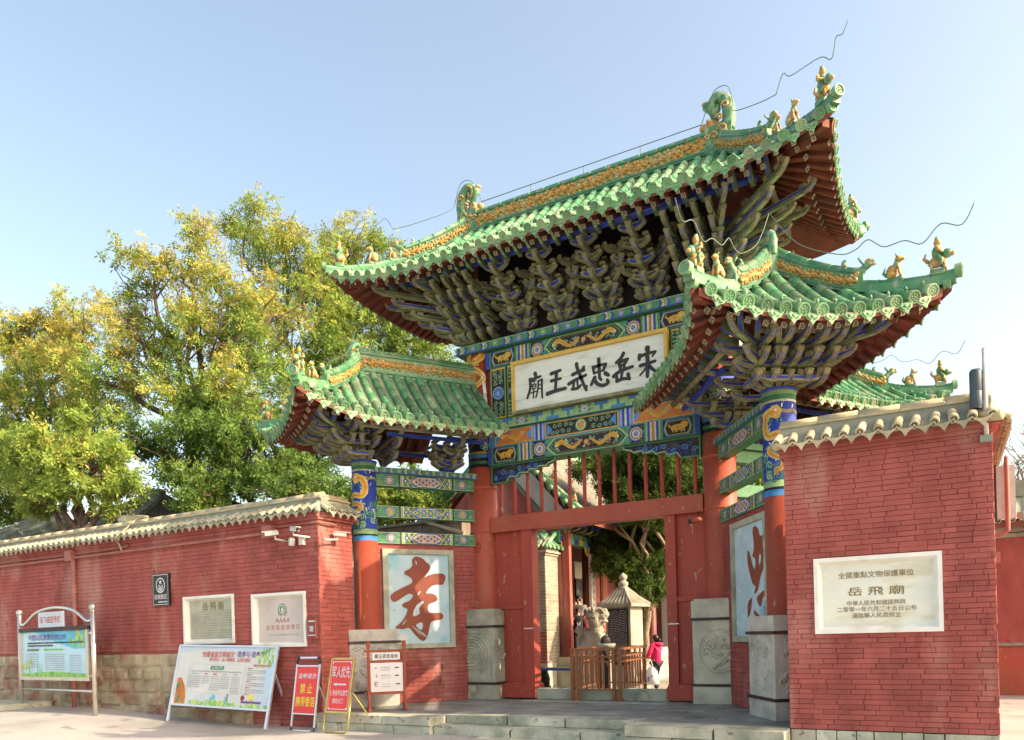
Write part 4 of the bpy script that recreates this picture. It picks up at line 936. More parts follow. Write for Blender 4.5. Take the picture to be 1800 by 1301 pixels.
# upright panels either side of the name board
for x0, x1 in ((-1.99, -1.65), (-1.62, -1.46), (1.62, 1.78), (1.80, 2.07)):
    o = MB().box(x0, x1, -.20, -.10, 5.42, 6.41, P('green')).build('side_panel', gate); c = Cv(FP(-.20)); m = (x0+x1)/2; w = (x1-x0)/2
    c.frame([(x0+.01, 5.43), (x1-.01, 5.43), (x1-.01, 6.40), (x0+.01, 6.40)], .025, P('gold'), 1); c.rect(x0+.035, x1-.035, 5.46, 6.37, P('black'), 1)
    c.rosette(m, 5.92, min(w*.75, .13), ('blue', 'sky', 'lav'), 2, 10)
    for q in (-1, 1):
        for i in range(4): [c.spiral(m+sg*w*.35, 5.92+q*(.20+.07*i), w*.28, .016, P('lgreen'), 2, a0=i*1.5, sg=sg*q) for sg in (-1, 1)]
    c.build('painting', o)
# carved corner boards below the great beam
for sg in (-1, 1):
    xs = lambda t: sg*t
    out = [(2.07, 4.545), (.66, 4.545), (.70, 4.47), (.82, 4.44), (.86, 4.40), (1.02, 4.41), (1.06, 4.36), (1.22, 4.38), (1.27, 4.32), (1.44, 4.34), (1.50, 4.27), (1.66, 4.29), (1.72, 4.20), (2.07, 4.19)]
    b = MB(); b.prism([(xs(x), -.13, z) for x, z in out], (0, .10, 0), P('green')); o = b.build('corner_board', gate); c = Cv(FP(-.13))
    c.poly([(xs(x*.985+(.03 if x < 1 else 0)), z+(.022 if z < 4.5 else -.025)) for x, z in out], P('black'), 1)
    for i in range(12): x = .98+.09*i; c.spiral(xs(x), 4.50-.055-(.0 if i < 3 else R.uniform(.0, .03+.012*i)), R.uniform(.04, .065), .02, P('sky' if i % 2 else 'blue'), 2, a0=R.random()*6, sg=R.choice((-1, 1)))
    for i in range(5): c.spiral(xs(1.5+.11*i), 4.28+.03*(i % 2), .045, .018, P('blue'), 2, a0=i)
    c.line([(xs(x), z+.012) for x, z in out[1:-1]], .024, P('lgreen'), 3)
    c.build('painting', o)
# balusters
bal = MB(); bal.lathe([(.020, 0), (.036, .04), (.038, .70), (.022, .74), (.040, .77), (.022, .80), (.034, .86), (.030, 1.01)], (0, 0, 0), K['vermilion_worn'], 8); balm = bal.mesh('baluster')
for i in range(14): put('baluster', balm, gate, Mx.Translation((-1.93+.297*i, 0, 3.54)))
# door surround
for sg, ji, jo in ((-1, 1.23, 1.45), (1, 1.40, 1.58)):
    d = empty('door_surround', (sg*1.7, 0, 0), gate)
    a, b2 = sorted((sg*ji, sg*jo)); p0, p1 = sorted((sg*jo, sg*2.09))
    MB().box(a, b2, -.12, .14, .20, 3.24, K['vermilion_worn']).build('jamb', d)
    MB().box(p0, p1, -.03, .05, 1.82, 3.24, K['vermilion_worn']).build('upper_panel', d)
    MB().box(p0, p1, -.10, .08, 1.74, 1.82, K['vermilion_worn']).build('rail', d)
    MB().box(p0, p1, -.05, .05, .28, 1.74, K['vermilion_worn']).build('lower_panel', d)
    b = MB(); q0, q1 = sorted((sg*(ji-.02), sg*2.09)); b.prism([(q0, -.20, .03), (q1, -.20, .03), (q1, -.20, .27), (q1-.03 if sg < 0 else q1, -.20, .30), (q0+.04, -.20, .30), (q0, -.20, .22)], (0, .42, 0), K['vermilion_worn']); b.build('door_pier', d)
    MB().box(sg*(ji+.11)-.10, sg*(ji+.11)+.10, -.124, -.12, 1.34, 1.36, K['sign_white']).build('white_mark', d)
MB().box(-1.21, 1.38, -.10, .10, .0, .20, K['stone']).build('door_sill', gate)
b = MB(); b.ball((2.02, -.34, 3.08), (.10, .06, .055), K['vermilion'], 10, 6); b.tube([(1.96, -.30, 3.07), (1.90, -.36, 3.06)], .04, K['iron'], 8); b.tube([(2.05, -.3, 3.13), (2.04, -.27, 3.2)], .012, K['iron'], 5); b.build('spotlight', gate)
b = MB(); b.ball((-2.32, -.285, 2.98), (.06, .03, .05), K['vermilion_worn'], 8, 5); b.ball((-2.32, -.30, 2.90), (.045, .03, .035), K['vermilion_worn'], 8, 5); b.tube([(-2.35, -.30, 3.03), (-2.29, -.30, 3.05)], .02, K['vermilion_worn'], 5); b.build('knocker_boss', gate)

# ---- name board
nb = empty('name_board', (.07, -.3, 5.4), label='long white name board with six large black characters in a yellow frame, over the gateway', cat='sign')
for i, (z0, z1) in enumerate(((5.46, 5.66), (5.664, 5.93), (5.934, 6.33))): MB().box(-1.38, 1.55, -.33, -.27, z0, z1, K['board_white']).build('board_plank', nb)
b = MB()
b.box(-1.44, 1.61, -.375, -.255, 6.33, 6.395, K['frame_gold']); b.box(-1.44, -1.38, -.372, -.255, 5.46, 6.33, K['frame_gold']); b.box(1.55, 1.61, -.372, -.255, 5.46, 6.33, K['frame_gold']); b.build('frame', nb)
MB().box(-1.44, 1.61, -.375, -.255, 5.405, 5.46, K['khaki']).build('frame', nb)
for ch in CH:
    c = Cv(FP(-.33))
    for pts, r in ch:
        q = cr([(x, z, 0) for x, z in pts], 5); n = len(q)
        k = 1.3 if r > .02 else 1.15; c.line(q, r*2.15*k, K['ink'], 1, r*1.7*k); c.disc(q[0].x, q[0].y, r*1.08*k, K['ink'], 1, 12); c.disc(q[-1].x, q[-1].y, r*.86*k, K['ink'], 1, 12)
    c.build('character', nb)

# ---- wing columns, beams (right one, mirrored later)
oc = WT(2.43, 0, 0); r = .225
b = MB(); b.lathe([(r, 1.3), (r, 3.03)], oc, K['vermilion'], 28); wc = b.build('column', gate); WING.append(wc)
b = MB()
for z0, z1, m, k in ((3.03, 3.12, 'sky', 1.0), (3.12, 3.15, 'black', 1.02), (3.15, 3.24, 'lgreen', 1.01), (3.24, 4.30, 'blue', .995), (4.30, 4.33, 'pale', 1.01), (4.33, 4.40, 'green', 1.0), (4.40, 4.46, 'lgreen', 1.03)): b.lathe([(r*k, z0), (r*k, z1)], oc, P(m), 28)
b.lathe([(r, 4.46), (r*1.05, 4.47), (r*1.1, 4.50)], oc, P('blue'), 28); b.build('painted_band', wc)
c = Cv(col_fn(oc.x, oc.y, r*.995)); paint_dragon_column(c, r*.995, 3.26, 4.30, -.02)
c.line([(x*.06, 4.17+.012*math.sin(x*2)) for x in range(-12, 13)], .05, P('khaki') if 'paint_khaki' in K else K['khaki'], 2)
c.build('painting', wc)
cb = empty('column_base', oc, gate); WING.append(cb)
b = MB()
def wbox(b, u0, u1, v0, v1, z0, z1, m): return b.obox(WT((u0+u1)/2, (v0+v1)/2, (z0+z1)/2), WA*((u1-u0)/2), WB*((v1-v0)/2), (0, 0, (z1-z0)/2), m)
wbox(b, 1.97, 2.89, -.35, .35, 0, .26, K['stone_grey']); wbox(b, 1.98, 2.88, -.34, .34, .26, 1.18, K['stone_grey']); wbox(b, 1.97, 2.89, -.35, .35, 1.18, 1.40, K['stone_grey']); b.build('base_stone', cb)
for z in (.27, 1.17): wbox(MB(), 1.92, 2.90, -.365, .365, z-.022, z+.022, K['iron']).build('iron_band', cb)
b = MB()
for i in range(46):
    u, z = R.uniform(2.05, 2.8), R.uniform(.34, 1.1); q = R.uniform(.03, .06); b.tube([WT(u+q*(1-.09*j)*math.cos(j*.7), -.34, z+q*(1-.09*j)*math.sin(j*.7)) for j in range(9)], .016, K['stone_grey'], 4)
for i in range(30):
    v, z = R.uniform(-.26, .26), R.uniform(.34, 1.1); q = R.uniform(.03, .06); b.tube([WT(2.88, v+q*(1-.09*j)*math.cos(j*.7), z+q*(1-.09*j)*math.sin(j*.7)) for j in range(9)], .016, K['stone_grey'], 4)
b.build('carving', cb)
def wplane(v): return plane(WT(0, v, 0), WA, (0, 0, 1), -WB)
for z0, z1, var in ((4.07, 4.285, 0), (3.485, 3.70, 1), (3.0, 3.21, 0)):
    b = MB(); wbox(b, .22, 2.26, -.10, .10, z0, z1, P('green')); o = b.build('tie_beam', gate); WING.append(o)
    c = Cv(wplane(-.10)); paint_tie(c, .24, 2.25, z0, z1, var); c.build('painting', o)
b = MB(); wbox(b, .1, 2.30, -.17, .17, 4.29, 4.40, P('green')); o = b.build('cap_beam', gate); WING.append(o)
c = Cv(wplane(-.17)); paint_strip(c, .2, 2.3, 4.29, 4.40, 15); c.build('painting', o)

# ---- mirror the wing: front left whole, the two rear wings without the timber that cannot be seen
for o in list(WING):
    mirror(o, MX, gate)
for o in list(WING):
    if o.name.split('.')[0] in ('wing_roof', 'column', 'purlin', 'bracket_set', 'eave_strut', 'tie_beam', 'cap_beam'):
        mirror(o, MY, gate)
bb = MB(); bb.lathe([(.22, 0), (.22, 4.5)], (-3.69, 2.03, 0), K['vermilion'], 16); bb.build('column', gate)

# ================================================================ brick walls
BR = [chbox(K['brick_red'], .015+.012*i, .004+.002*i) for i in range(3)]
BRD = [([tuple(v.co) for v in me.vertices], [list(p.vertices) for p in me.polygons]) for me in BR]
def bricks(parent, O, U, N, wid, z0, z1, holes=(), limit=300, course=.078, L=.31, order=None, zf=None):
    """courses of single bricks on the face (O, U) whose outward normal is N; those past the limit are joined"""
    O, U, N = V(O), V(U), V(N); rows = []; z = z0; k = 0; rr = random.Random(3)
    while z < z1-.02:
        h = min(course, z1-z); u = -(L*.5 if k % 2 else 0)-rr.uniform(0, .08)
        while u < wid-.01:
            l = L*rr.choice((1, 1, 1, .95, .55, 1.06, 1)); a, b = max(u, 0), min(u+l, wid)
            if b-a > .03:
                segs = [(a, b)]
                for hu0, hu1, hz0, hz1 in holes:
                    if z+h > hz0+.01 and z < hz1-.01:
                        ns = []
                        for s0, s1 in segs:
                            if s1 <= hu0 or s0 >= hu1: ns.append((s0, s1))
                            else:
                                if s0 < hu0-.02: ns.append((s0, hu0))
                                if s1 > hu1+.02: ns.append((hu1, s1))
                        segs = ns
                for s0, s1 in segs:
                    if zf is None or z > zf((O+U*((s0+s1)/2)).x)-.05: rows.append((s0, s1, z, h))
            u += l
        z += h; k += 1
    if order: rows.sort(key=order)
    joined = MB()
    for i, (a, b, z, h) in enumerate(rows):
        p = O+U*((a+b)/2)+V((0, 0, z+h/2))+N*rr.uniform(.002, .009); w = b-a-rr.uniform(.001, .005); hh = h-rr.uniform(.0005, .005); t = rr.uniform(-.012, .012)
        M = Mx.Identity(4); Zv = V((0, 0, 1))+U*t*.4; Uv = U+V((0, 0, -t))
        for j in range(3): M[j][0], M[j][1], M[j][2], M[j][3] = Uv[j]*w, -N[j]*.06, Zv[j]*hh, p[j]
        if i < limit: put('brick', BR[i % 3], parent, M)
        else: joined.add([M @ V(v) for v in BRD[i % 3][0]], BRD[i % 3][1], K['brick_red'])
    if joined.f: joined.build('brick', parent, kind='stuff')
    return min(limit, len(rows))

# coping tiles
def ctile(m):
    b = MB(); n = 8; vs = []
    for r, yy in ((.052, 0), (.052, .10), (.047, .105), (.050, .22)):
        vs += [(r*math.cos(PI*k/n*1.2-.1*PI), yy, r*math.sin(PI*k/n*1.2-.1*PI)) for k in range(n+1)]
    b.add(vs, [(i*(n+1)+k, i*(n+1)+k+1, (i+1)*(n+1)+k+1, (i+1)*(n+1)+k) for i in range(3) for k in range(n)], m, True)
    b.lathe([(.03, -.004), (.05, -.008), (.055, .0), (.05, .02)], (0, 0, 0), m, 10, 'y'); b.ball((0, -.006, 0), (.018, .01, .018), m, 6, 3); return b.mesh('coping_tile')
def cdrip(m):
    b = MB(); b.prism([(-.095, 0, .02), (-.045, 0, -.005), (0, 0, -.012), (.045, 0, -.005), (.095, 0, .02), (.085, 0, -.01), (.035, 0, -.045), (0, 0, -.10), (-.035, 0, -.045), (-.085, 0, -.01)], (0, .014, 0), m)
    b.add([(-.095, .01, .02), (0, .01, -.012), (.095, .01, .02), (.095, .25, .08), (0, .25, .05), (-.095, .25, .08)], [(0, 1, 4, 5), (1, 2, 3, 4)], m); return b.mesh('drip_tile')
CT = {k: (ctile(K[k]), cdrip(K[k])) for k in ('tile_grey', 'tile_tan')}
def coping(parent, O, U, N, wid, z, k='tile_grey', sp=.185, back=.85, tilt=.55, ridge=True):
    """a course of drip and cover tiles over a stepped cornice, a plastered ridge and a round cap"""
    O, U, N = V(O), V(U), V(N)
    b = MB()
    for i, (o, h) in enumerate(((.03, .045), (.06, .045), (.09, .03))):
        zz = z+(0, .045, .09)[i]; b.obox(O+U*(wid/2)-N*(back/2-o/2)+V((0, 0, zz+h/2)), U*(wid/2+.0), N*(back/2+o/2), (0, 0, h/2-.001), K['brick_red'])
    b.build('cornice', parent)
    n = int(wid/sp); off = (wid-n*sp)/2
    for i in range(n+1):
        p = O+U*(off+i*sp+R.uniform(-.008, .008))+N*.17+V((0, 0, z+.155+R.uniform(-.006, .006)))
        M = frameM(p, U, -N+V((0, 0, tilt)), 1, 1.25, 1) @ Mx.Rotation(R.uniform(-.06, .06), 4, 'Z'); put('coping_tile', CT[k][0], parent, M)
        if i < n:
            p = O+U*(off+(i+.5)*sp)+N*.19+V((0, 0, z+.135)); put('drip_tile', CT[k][1], parent, frameM(p, U, -N, 1, 1.3, 1) @ Mx.Rotation(R.uniform(-.1, .1), 4, 'Y'))
    if ridge:
        b = MB(); e = O+U*wid; q = lambda s, n_, zz: O+U*s+N*n_+V((0, 0, zz))
        for (n0, n1, z0, z1) in ((.03, -back*.5, z+.13, z+.34),):
            vs = [q(s, a, c) for s in (0, wid) for a, c in ((.10, z+.13), (-.05, z+.25), (-.055, z+.40), (-.22, z+.40), (-.22, z+.13))]
            b.add(vs, [(0, 1, 6, 5), (1, 2, 7, 6), (2, 3, 8, 7), (3, 4, 9, 8), (0, 4, 3, 2, 1), (5, 6, 7, 8, 9)], K['plaster'])
        b.build('ridge_plaster', parent)
        b = MB(); L = max(1, int(wid/.42)); 
        for i in range(L):
            a, c = i*wid/L, (i+1)*wid/L-.006; y = R.uniform(-.006, .006); b.tube([q(a, -.13, z+.425+y), q(c, -.13, z+.425+y)], .062, K['tile_tan'], 8); b.obox(q((a+c)/2, -.13, z+.39), U*((c-a)/2), N*.10, (0, 0, .016), K['tile_tan'])
        b.build('cap_tile', parent)

def holed(b, x0, x1, y0, y1, z0, z1, holes, m):
    xs = sorted({x0, x1, *[h[0]+.02 for h in holes], *[h[1]-.02 for h in holes]})
    for a, c in zip(xs, xs[1:]):
        hs = [h for h in holes if h[0] < (a+c)/2 < h[1]]
        if not hs: b.box(a, c, y0, y1, z0, z1, m)
        else: b.box(a, c, y0, y1, z0, hs[0][2]+.02, m); b.box(a, c, y0, y1, hs[0][3]-.02, z1, m); b.box(a, c, y0+.25, y1, hs[0][2]+.02, hs[0][3]-.02, m)
    return b
# ---- right wall
rw = empty('boundary_wall', (5, -2.9, 0), label='near red brick wall with round grey coping tiles, right of the gate and holding the big inscribed white plaque', cat='wall')
holed(MB(), 3.95, 6.11, -3.27, -2.42, 0, 3.30, [(4.26, 5.61, 1.145, 2.045)], K['mortar_red']).box(5.3, 6.11, -2.42, 5.4, -.3, 3.30, K['mortar_red']).build('wall_core', rw)
PL = (4.26-3.94, 5.61-3.94, 1.145, 2.045)
bricks(rw, (3.94, -3.28, 0), (1, 0, 0), (0, -1, 0), 2.18, 0.0, 3.30, [PL], 300, course=.0605, L=.285)
coping(rw, (3.90, -3.28, 0), (1, 0, 0), (0, -1, 0), 2.22, 3.30, 'tile_tan', .185, .8)
coping(rw, (6.12, -3.2, 0), (0, 1, 0), (1, 0, 0), 8.5, 3.30, 'tile_tan', .19, .8)
b = MB(); b.tube([(6.02, -3.32, 3.47), (6.20, -3.44, 3.44)], .06, K['tile_tan'], 8); b.tube([(4.02, -3.30, 3.50), (3.84, -3.42, 3.42)], .06, K['tile_tan'], 8); b.build('corner_tile', rw)
slabs('plinth_stone', 3.945, 6.12, -3.285, .4, -.30, -.003, rw, .24)

# ---- left wall
def lz(x): return gz(x)-.02
lw = empty('boundary_wall', (-8, -2.9, 0), label='long red brick wall with a rough stone base and small grey coping tiles, left of the gate', cat='wall')
holed(MB(), -18, -3.68, -3.27, -2.42, -.4, 3.30, [(-7.17, -5.77, 1.22, 2.13), (-5.31, -3.99, 1.13, 2.09)], K['mortar_red']).build('wall_core', lw)
H1 = (-7.17+18, -5.77+18, 1.22, 2.13); H2 = (-5.31+18, -3.99+18, 1.13, 2.09)
n = bricks(lw, (-3.67, -3.28, 0), (0, 1, 0), (1, 0, 0), .86, -.02, 3.30, [], 110, course=.0785)
bricks(lw, (-18, -3.28, 0), (1, 0, 0), (0, -1, 0), 14.33, -.31, 3.30, [H1, H2, (0, 18-5.35, -1, 1.055)], 190, course=.0785, order=lambda r: -r[0]-.05*r[2])
coping(lw, (-18, -3.28, 0), (1, 0, 0), (0, -1, 0), 14.36, 3.30, 'tile_grey', .195, .8)
coping(lw, (-3.66, -3.24, 0), (0, 1, 0), (1, 0, 0), .82, 3.30, 'tile_grey', .19, .5)
b = MB(); b.tube([(-3.80, -3.15, 3.58), (-3.55, -3.42, 3.42)], .055, K['tile_grey'], 8); b.build('corner_tile', lw)
STN = []
for i in range(4):
    b = MB(); n = 5; vs = []; rr = random.Random(i)
    for j in range(n+1):
        for k in range(n+1):
            e = min(j, n-j, k, n-k); vs.append((-.5+j/n, .35 if e == 0 else .06*rr.uniform(-1, 1), -.5+k/n))
    b.add(vs, [(j*(n+1)+k, (j+1)*(n+1)+k, (j+1)*(n+1)+k+1, j*(n+1)+k+1) for j in range(n) for k in range(n)], K['base_stone']); STN.append(b.mesh('base_stone'))
MB().box(-17.9, -5.36, -3.275, -3.2, -.4, 1.04, K['base_stone']).build('base_backing', lw)
z = -.32; rows = [.30, .27, .26, .27, .27]
for k, h in enumerate(rows):
    x = -17.8+R.uniform(0, .3)
    while x < -5.36:
        l = R.choice((.45, .6, .75, .9))*(1 if k else .7); e = min(x+l, -5.35)
        if e-x > .1 and z+h > gz(x)-.03:
            M = Mx.Translation(((x+e)/2, -3.285-R.uniform(0, .035), z+h/2)) @ Mx.Diagonal((e-x-.012, .10, h-.012, 1)); put('base_stone', R.choice(STN), lw, M)
        x = e
    z += h
# conduits along the wall
def conduit(pts, r, label, m='pipe_red'):
    b = MB(); b.tube(cr(pts, 3), r, K[m], 7); return tag(b.build('conduit_pipe'), label, 'pipe')
conduit([(-18, -3.34, 3.16), (-12, -3.34, 3.13), (-4.75, -3.34, 3.15)], .028, 'thick red conduit under the coping of the long left wall')
conduit([(-18, -3.33, 3.235), (-12, -3.33, 3.215), (-9.0, -3.33, 3.225), (-8.9, -3.33, 3.30)], .016, 'thinner red conduit directly above the thick one on the left wall')
conduit([(-4.6, -3.325, 3.24), (-3.72, -3.325, 3.24), (-3.61, -3.22, 3.24), (-3.60, -2.9, 3.23)], .016, 'thin red conduit bending round the corner of the left wall above the security cameras')
b = MB(); b.tube([(-10.62, -3.34, 3.1), (-10.62, -3.34, 1.06), (-10.62, -3.40, .98), (-10.62, -3.40, -.08)], .05, K['pipe_red'], 8)
for z in (2.4, 1.5): b.box(-10.69, -10.55, -3.36, -3.28, z-.02, z+.02, K['pipe_red'])
tag(b.build('drain_pipe'), 'upright red drain pipe down the long left wall behind the glazed notice board', 'pipe')
for x, z, lb in ((-10.72, 3.18, 'red junction box at the head of the drain pipe on the left wall'), (-4.78, 3.17, 'red junction box beside the white security cameras near the wall corner')):
    b = MB(); b.box(x-.12, x+.12, -3.40, -3.285, z-.11, z+.11, K['pipe_red']); b.box(x-.10, x+.10, -3.408, -3.40, z-.09, z+.09, K['pipe_red']); tag(b.build('junction_box'), lb, 'box')
b = MB(); b.tube(cr([(-8.95, -3.33, 3.14), (-9.0, -3.36, 3.3), (-8.95, -3.46, 3.42), (-8.85, -3.28, 3.62), (-8.7, -3.15, 3.80), (-8.4, -3.12, 3.82), (-8.7, -3.13, 3.86), (-8.9, -3.14, 3.82)], 5), .022, K['tile_tan'], 6); tag(b.build('cable_loop'), 'pale cable looped over the coping of the long left wall', 'cable')

# ---- splayed wing walls with the two great characters
def wing_wall(sx, label):
    X = Mx.Diagonal((sx, 1, 1, 1)); w = lambda u, v, z: X @ WT(u, v, z)
    U = X.to_3x3() @ WA; N = -(X.to_3x3() @ WB)
    t = empty('wing_wall', w(1.3, 0, 0), label=label, cat='wall')
    b = MB(); b.obox(w(1.28, .04, 1.5), U*1.06, N*.10, (0, 0, 1.5), K['mortar_red']); b.build('wall_core', t)
    bricks(t, w(.25, -.065, 0), U, N, 2.1, 0, 2.995, [(.74-.25-.03, 2.13-.25+.03, 1.03, 2.90)], 150, course=.078)
    return t, w, U, N
for sx, shape, nm, lb, lb2 in ((-1, XIAO, 'xiao', 'splayed red brick wall between the gate and the left dragon column, partly in sun', 'blue panel with the large brown brush character of filial piety, left of the doorway'),
                               (1, ZHONG, 'zhong', 'splayed shaded red brick wall between the gate and the right dragon column', 'blue panel with the large brown brush character of loyalty, right of the doorway')):
    t, w, U, N = wing_wall(sx, lb)
    p = empty('character_panel', w(1.43, -.06, 2), label=lb2, cat='panel', group='great character panels beside the doorway')
    u0, u1, z0, z1 = .73, 2.15, 1.03, 2.90
    b = MB(); b.obox(w((u0+u1)/2, -.03, (z0+z1)/2), U*((u1-u0)/2-.02), N*.05, (0, 0, (z1-z0)/2-.02), K['panel_blue']); b.build('panel', p)
    for a0, a1, c0, c1 in ((u0, u1, z1-.09, z1), (u0, u1, z0, z0+.09), (u0, u0+.10, z0+.09, z1-.09), (u1-.10, u1, z0+.09, z1-.09)):
        b = MB(); b.obox(w((a0+a1)/2, -.075, (c0+c1)/2), U*((a1-a0)/2), N*.045, (0, 0, (c1-c0)/2), K['stone']); b.build('frame', p)
    O = w(0, -.08, 0)
    c = Cv(lambda u, z, h, O=O, U=U, N=N: O+U*u+V((0, 0, z))+N*(h+.004))
    rr = random.Random(4)
    for i, s in enumerate(shape):
        hole = (sx < 0 and i > 0) or (sx > 0 and i == 1)
        q = [V((a, z, 0)) for a, z in s]; sm = []
        for j in range(len(q)):
            A, B2, C2, D = q[j-1], q[j], q[(j+1) % len(q)], q[(j+2) % len(q)]
            for k in range(3):
                tt = k/3; sm.append(.5*((2*B2)+(C2-A)*tt*.7+(2*A-5*B2+4*C2-D)*tt*tt*.7+(3*B2-A-3*C2+D)*tt**3*.7) if False else B2.lerp(C2, tt))
        for _ in range(2): sm = [sm[j-1]*.25+sm[j]*.5+sm[(j+1) % len(sm)]*.25 for j in range(len(sm))]
        pts = [(v.x, v.y) for v in sm]
        if not hole: c.poly([(a, z) for a, z in pts], K['panel_ink'], 1)
        else: c.poly(pts, K['panel_blue'], 2)
    if sx > 0:      # strokes that pass behind the column and its stone
        c.poly([(2.02, 2.52), (2.12, 2.58), (2.11, 2.3), (2.0, 2.25)], K['panel_ink'], 1)
    for i in range(5):
        a = 1.60-.05*i; c.line([(a, 1.45-.03*i), (a-.14, 1.30-.025*i)], .008, K['panel_blue'], 3) if sx < 0 else None
    c.bars(1.93, 1.97, 1.75, .03, K['brown_ink'], 1) if sx < 0 else None
    c.build('character', p)

mk('sepia', (.27, .26, .18), .6)
# ================================================================ plaques and signs
def plaque(x0, x1, z0, z1, y, fm, pm, label, name='stone_plaque', fw=.07, dep=.09, proud=.02, group=None):
    t = empty(name, ((x0+x1)/2, y, z0), label=label, cat='plaque', group=group)
    MB().box(x0+.02, x1-.02, y+dep*.6, y+dep*1.6, z0+.02, z1-.02, pm).build('inscribed_slab', t)
    b = MB(); f = lambda a, q, zz: (a, q, zz)
    for (a0, c0, a1, c1) in ((x0, z0, x1, z0), (x1, z0, x1, z1), (x1, z1, x0, z1), (x0, z1, x0, z0)):
        ins = lambda a, c, k: (a+(k if a == x0 else -k), c+(k if c == z0 else -k))
        A, B2 = (a0, c0), (a1, c1); C2, D = ins(*A, fw*.55), ins(*B2, fw*.55); E2, F2 = ins(*A, fw), ins(*B2, fw)
        vs = [(A[0], y+.03, A[1]), (B2[0], y+.03, B2[1]), (A[0], y-proud, A[1]), (B2[0], y-proud, B2[1]), (C2[0], y-proud, C2[1]), (D[0], y-proud, D[1]), (E2[0], y+dep*.62, E2[1]), (F2[0], y+dep*.62, F2[1])]
        b.add(vs, [(0, 1, 3, 2), (2, 3, 5, 4), (4, 5, 7, 6)], fm)
    b.build('frame', t); return t, Cv(FP(y+dep*.6))
t, c = plaque(4.26, 5.61, 1.145, 2.045, -3.28, K['marble_white'], K['marble'], 'large white marble plaque with five lines of brown inscription, in the near right wall', fw=.085, dep=.06, proud=.035)
m = 4.925; B = K['brown_ink']
c.text('p1', m, 1.83, .80, B, 1); c.text('p2', m, 1.635, .60, B, 1, .105); c.text('p3', m, 1.497, .62, B, 1); c.text('p4', m, 1.425, .84, B, 1); c.text('p5', m, 1.350, .52, B, 1); c.build('inscription', t)
t, c = plaque(-7.17, -5.77, 1.22, 2.13, -3.28, K['marble_white'], K['marble_green'], 'greenish stone plaque of many small lines under a three character title, on the left wall', fw=.09, dep=.10, proud=.03)
c.text('l1', -6.42, 1.93, .58, B, 1)
for i in range(13): c.bars(-7.02 if i else -6.9, -5.9 if i != 7 else -6.3, 1.83-.045*i, .020, K['sepia'], 1, 1.1)
c.build('inscription', t)
t, c = plaque(-5.31, -3.99, 1.13, 2.09, -3.28, K['marble_white'], K['marble_pink'], 'pinkish stone plaque lettered AAAA below a round green emblem, near the wall corner', fw=.09, dep=.10, proud=.03)
m = -4.62; G = P('green'); c.disc(m, 1.80, .085, K['poster_cream'], 1, 20); c.ring(m, 1.80, .085, .10, G, 2, 24); c.disc(m, 1.80, .062, G, 2, 18); c.poly([(m-.02, 1.75), (m+.03, 1.75), (m+.045, 1.79), (m+.01, 1.83), (m-.03, 1.81)], K['poster_cream'], 3); c.disc(m+.005, 1.835, .014, K['poster_cream'], 3, 7)
for sg in (-1, 1): c.line([(m+sg*.11, 1.76), (m+sg*.08, 1.70), (m+sg*.03, 1.68)], .012, K['brown_ink'], 1)
c.text('l2', m, 1.605, .36, K['rose_ink'], 1, .09); c.text('l3', m, 1.48, .82, K['rose_ink'], 1); c.bars(-4.98, -4.25, 1.345, .03, K['grey_ink'], 1); c.build('inscription', t)
# black metal sign
t = empty('wall_sign', (-7.77, -3.3, 2.0), label='small black upright sign with a white oval star emblem, high on the left wall', cat='sign')
MB().box(-8.02, -7.53, -3.335, -3.285, 1.99, 2.62, K['sign_black']).build('sign_plate', t); c = Cv(FP(-3.335)); W = K['sign_white']; m = -7.775
c.frame([(-8.0, 2.01), (-7.55, 2.01), (-7.55, 2.60), (-8.0, 2.60)], .010, W, 1); c.ring(m, 2.39, .115, .135, W, 1, 26, 1.12)
c.poly([(m+(.055 if i % 2 == 0 else .022)*math.sin(i*PI/5), 2.45+(.055 if i % 2 == 0 else .022)*math.cos(i*PI/5)) for i in range(10)], W, 1)
for dx, dz in ((-.045, 2.36), (.045, 2.36), (0, 2.325), (-.03, 2.30), (.03, 2.30)): c.ring(m+dx, dz, .022, .036, W, 1, 14)
c.text('b1', m, 2.165, .38, W, 1, .095); c.bars(-7.85, -7.58, 2.065, .028, W, 1, .1); c.build('lettering', t)
# small dark notice with its code left out
t = empty('wall_sign', (-3.86, -3.3, 1.3), label='small dark maroon notice with a pale square, at the very corner of the left wall', cat='sign')
MB().box(-3.96, -3.73, -3.318, -3.285, 1.25, 1.62, P('maroon')).build('sign_plate', t); c = Cv(FP(-3.318)); c.rect(-3.89, -3.80, 1.38, 1.48, K['grey_ink'], 1); c.bars(-3.91, -3.77, 1.56, .03, W, 1, .1); c.bars(-3.93, -3.76, 1.32, .02, W, 1, .1)
for x in (-3.95, -3.745): c.line([(x, 1.27), (x, 1.60)], .006, W, 1)
c.build('lettering', t)

# security cameras
def security_camera(p, yaw, label, drop=.0, side=1):
    t = empty('security_camera', p, label=label, cat='camera', group='white security cameras under the wall coping'); p = V(p); d = V((math.cos(yaw), math.sin(yaw), -.12)).normalized(); q = V((-d.y, d.x, 0)).normalized(); u = q.cross(d)*-1 if q.cross(d).z < 0 else q.cross(d)
    b = MB(); b.obox(p, d*.115, q*.035, u*.032, K['plastic_white']); b.obox(p+u*.04+d*.03, d*.13, q*.045, u*.006, K['plastic_white']); b.build('housing', t)
    M = Mx.Identity(4); b = MB(); b.tube([p+d*.115, p+d*.13], .028, K['plastic_black'], 10); b.build('lens', t)
    b = MB(); a = p-d*.05-u*.04; b.tube([a, a-V((0, 0, .06)), V((p.x+side*.16, -3.30, p.z-.13)) if abs(p.x+3.67) > .1 else V((-3.66, p.y, p.z-.06))], .018, K['plastic_white'], 7)
    b.build('wall_arm', t); return t, p
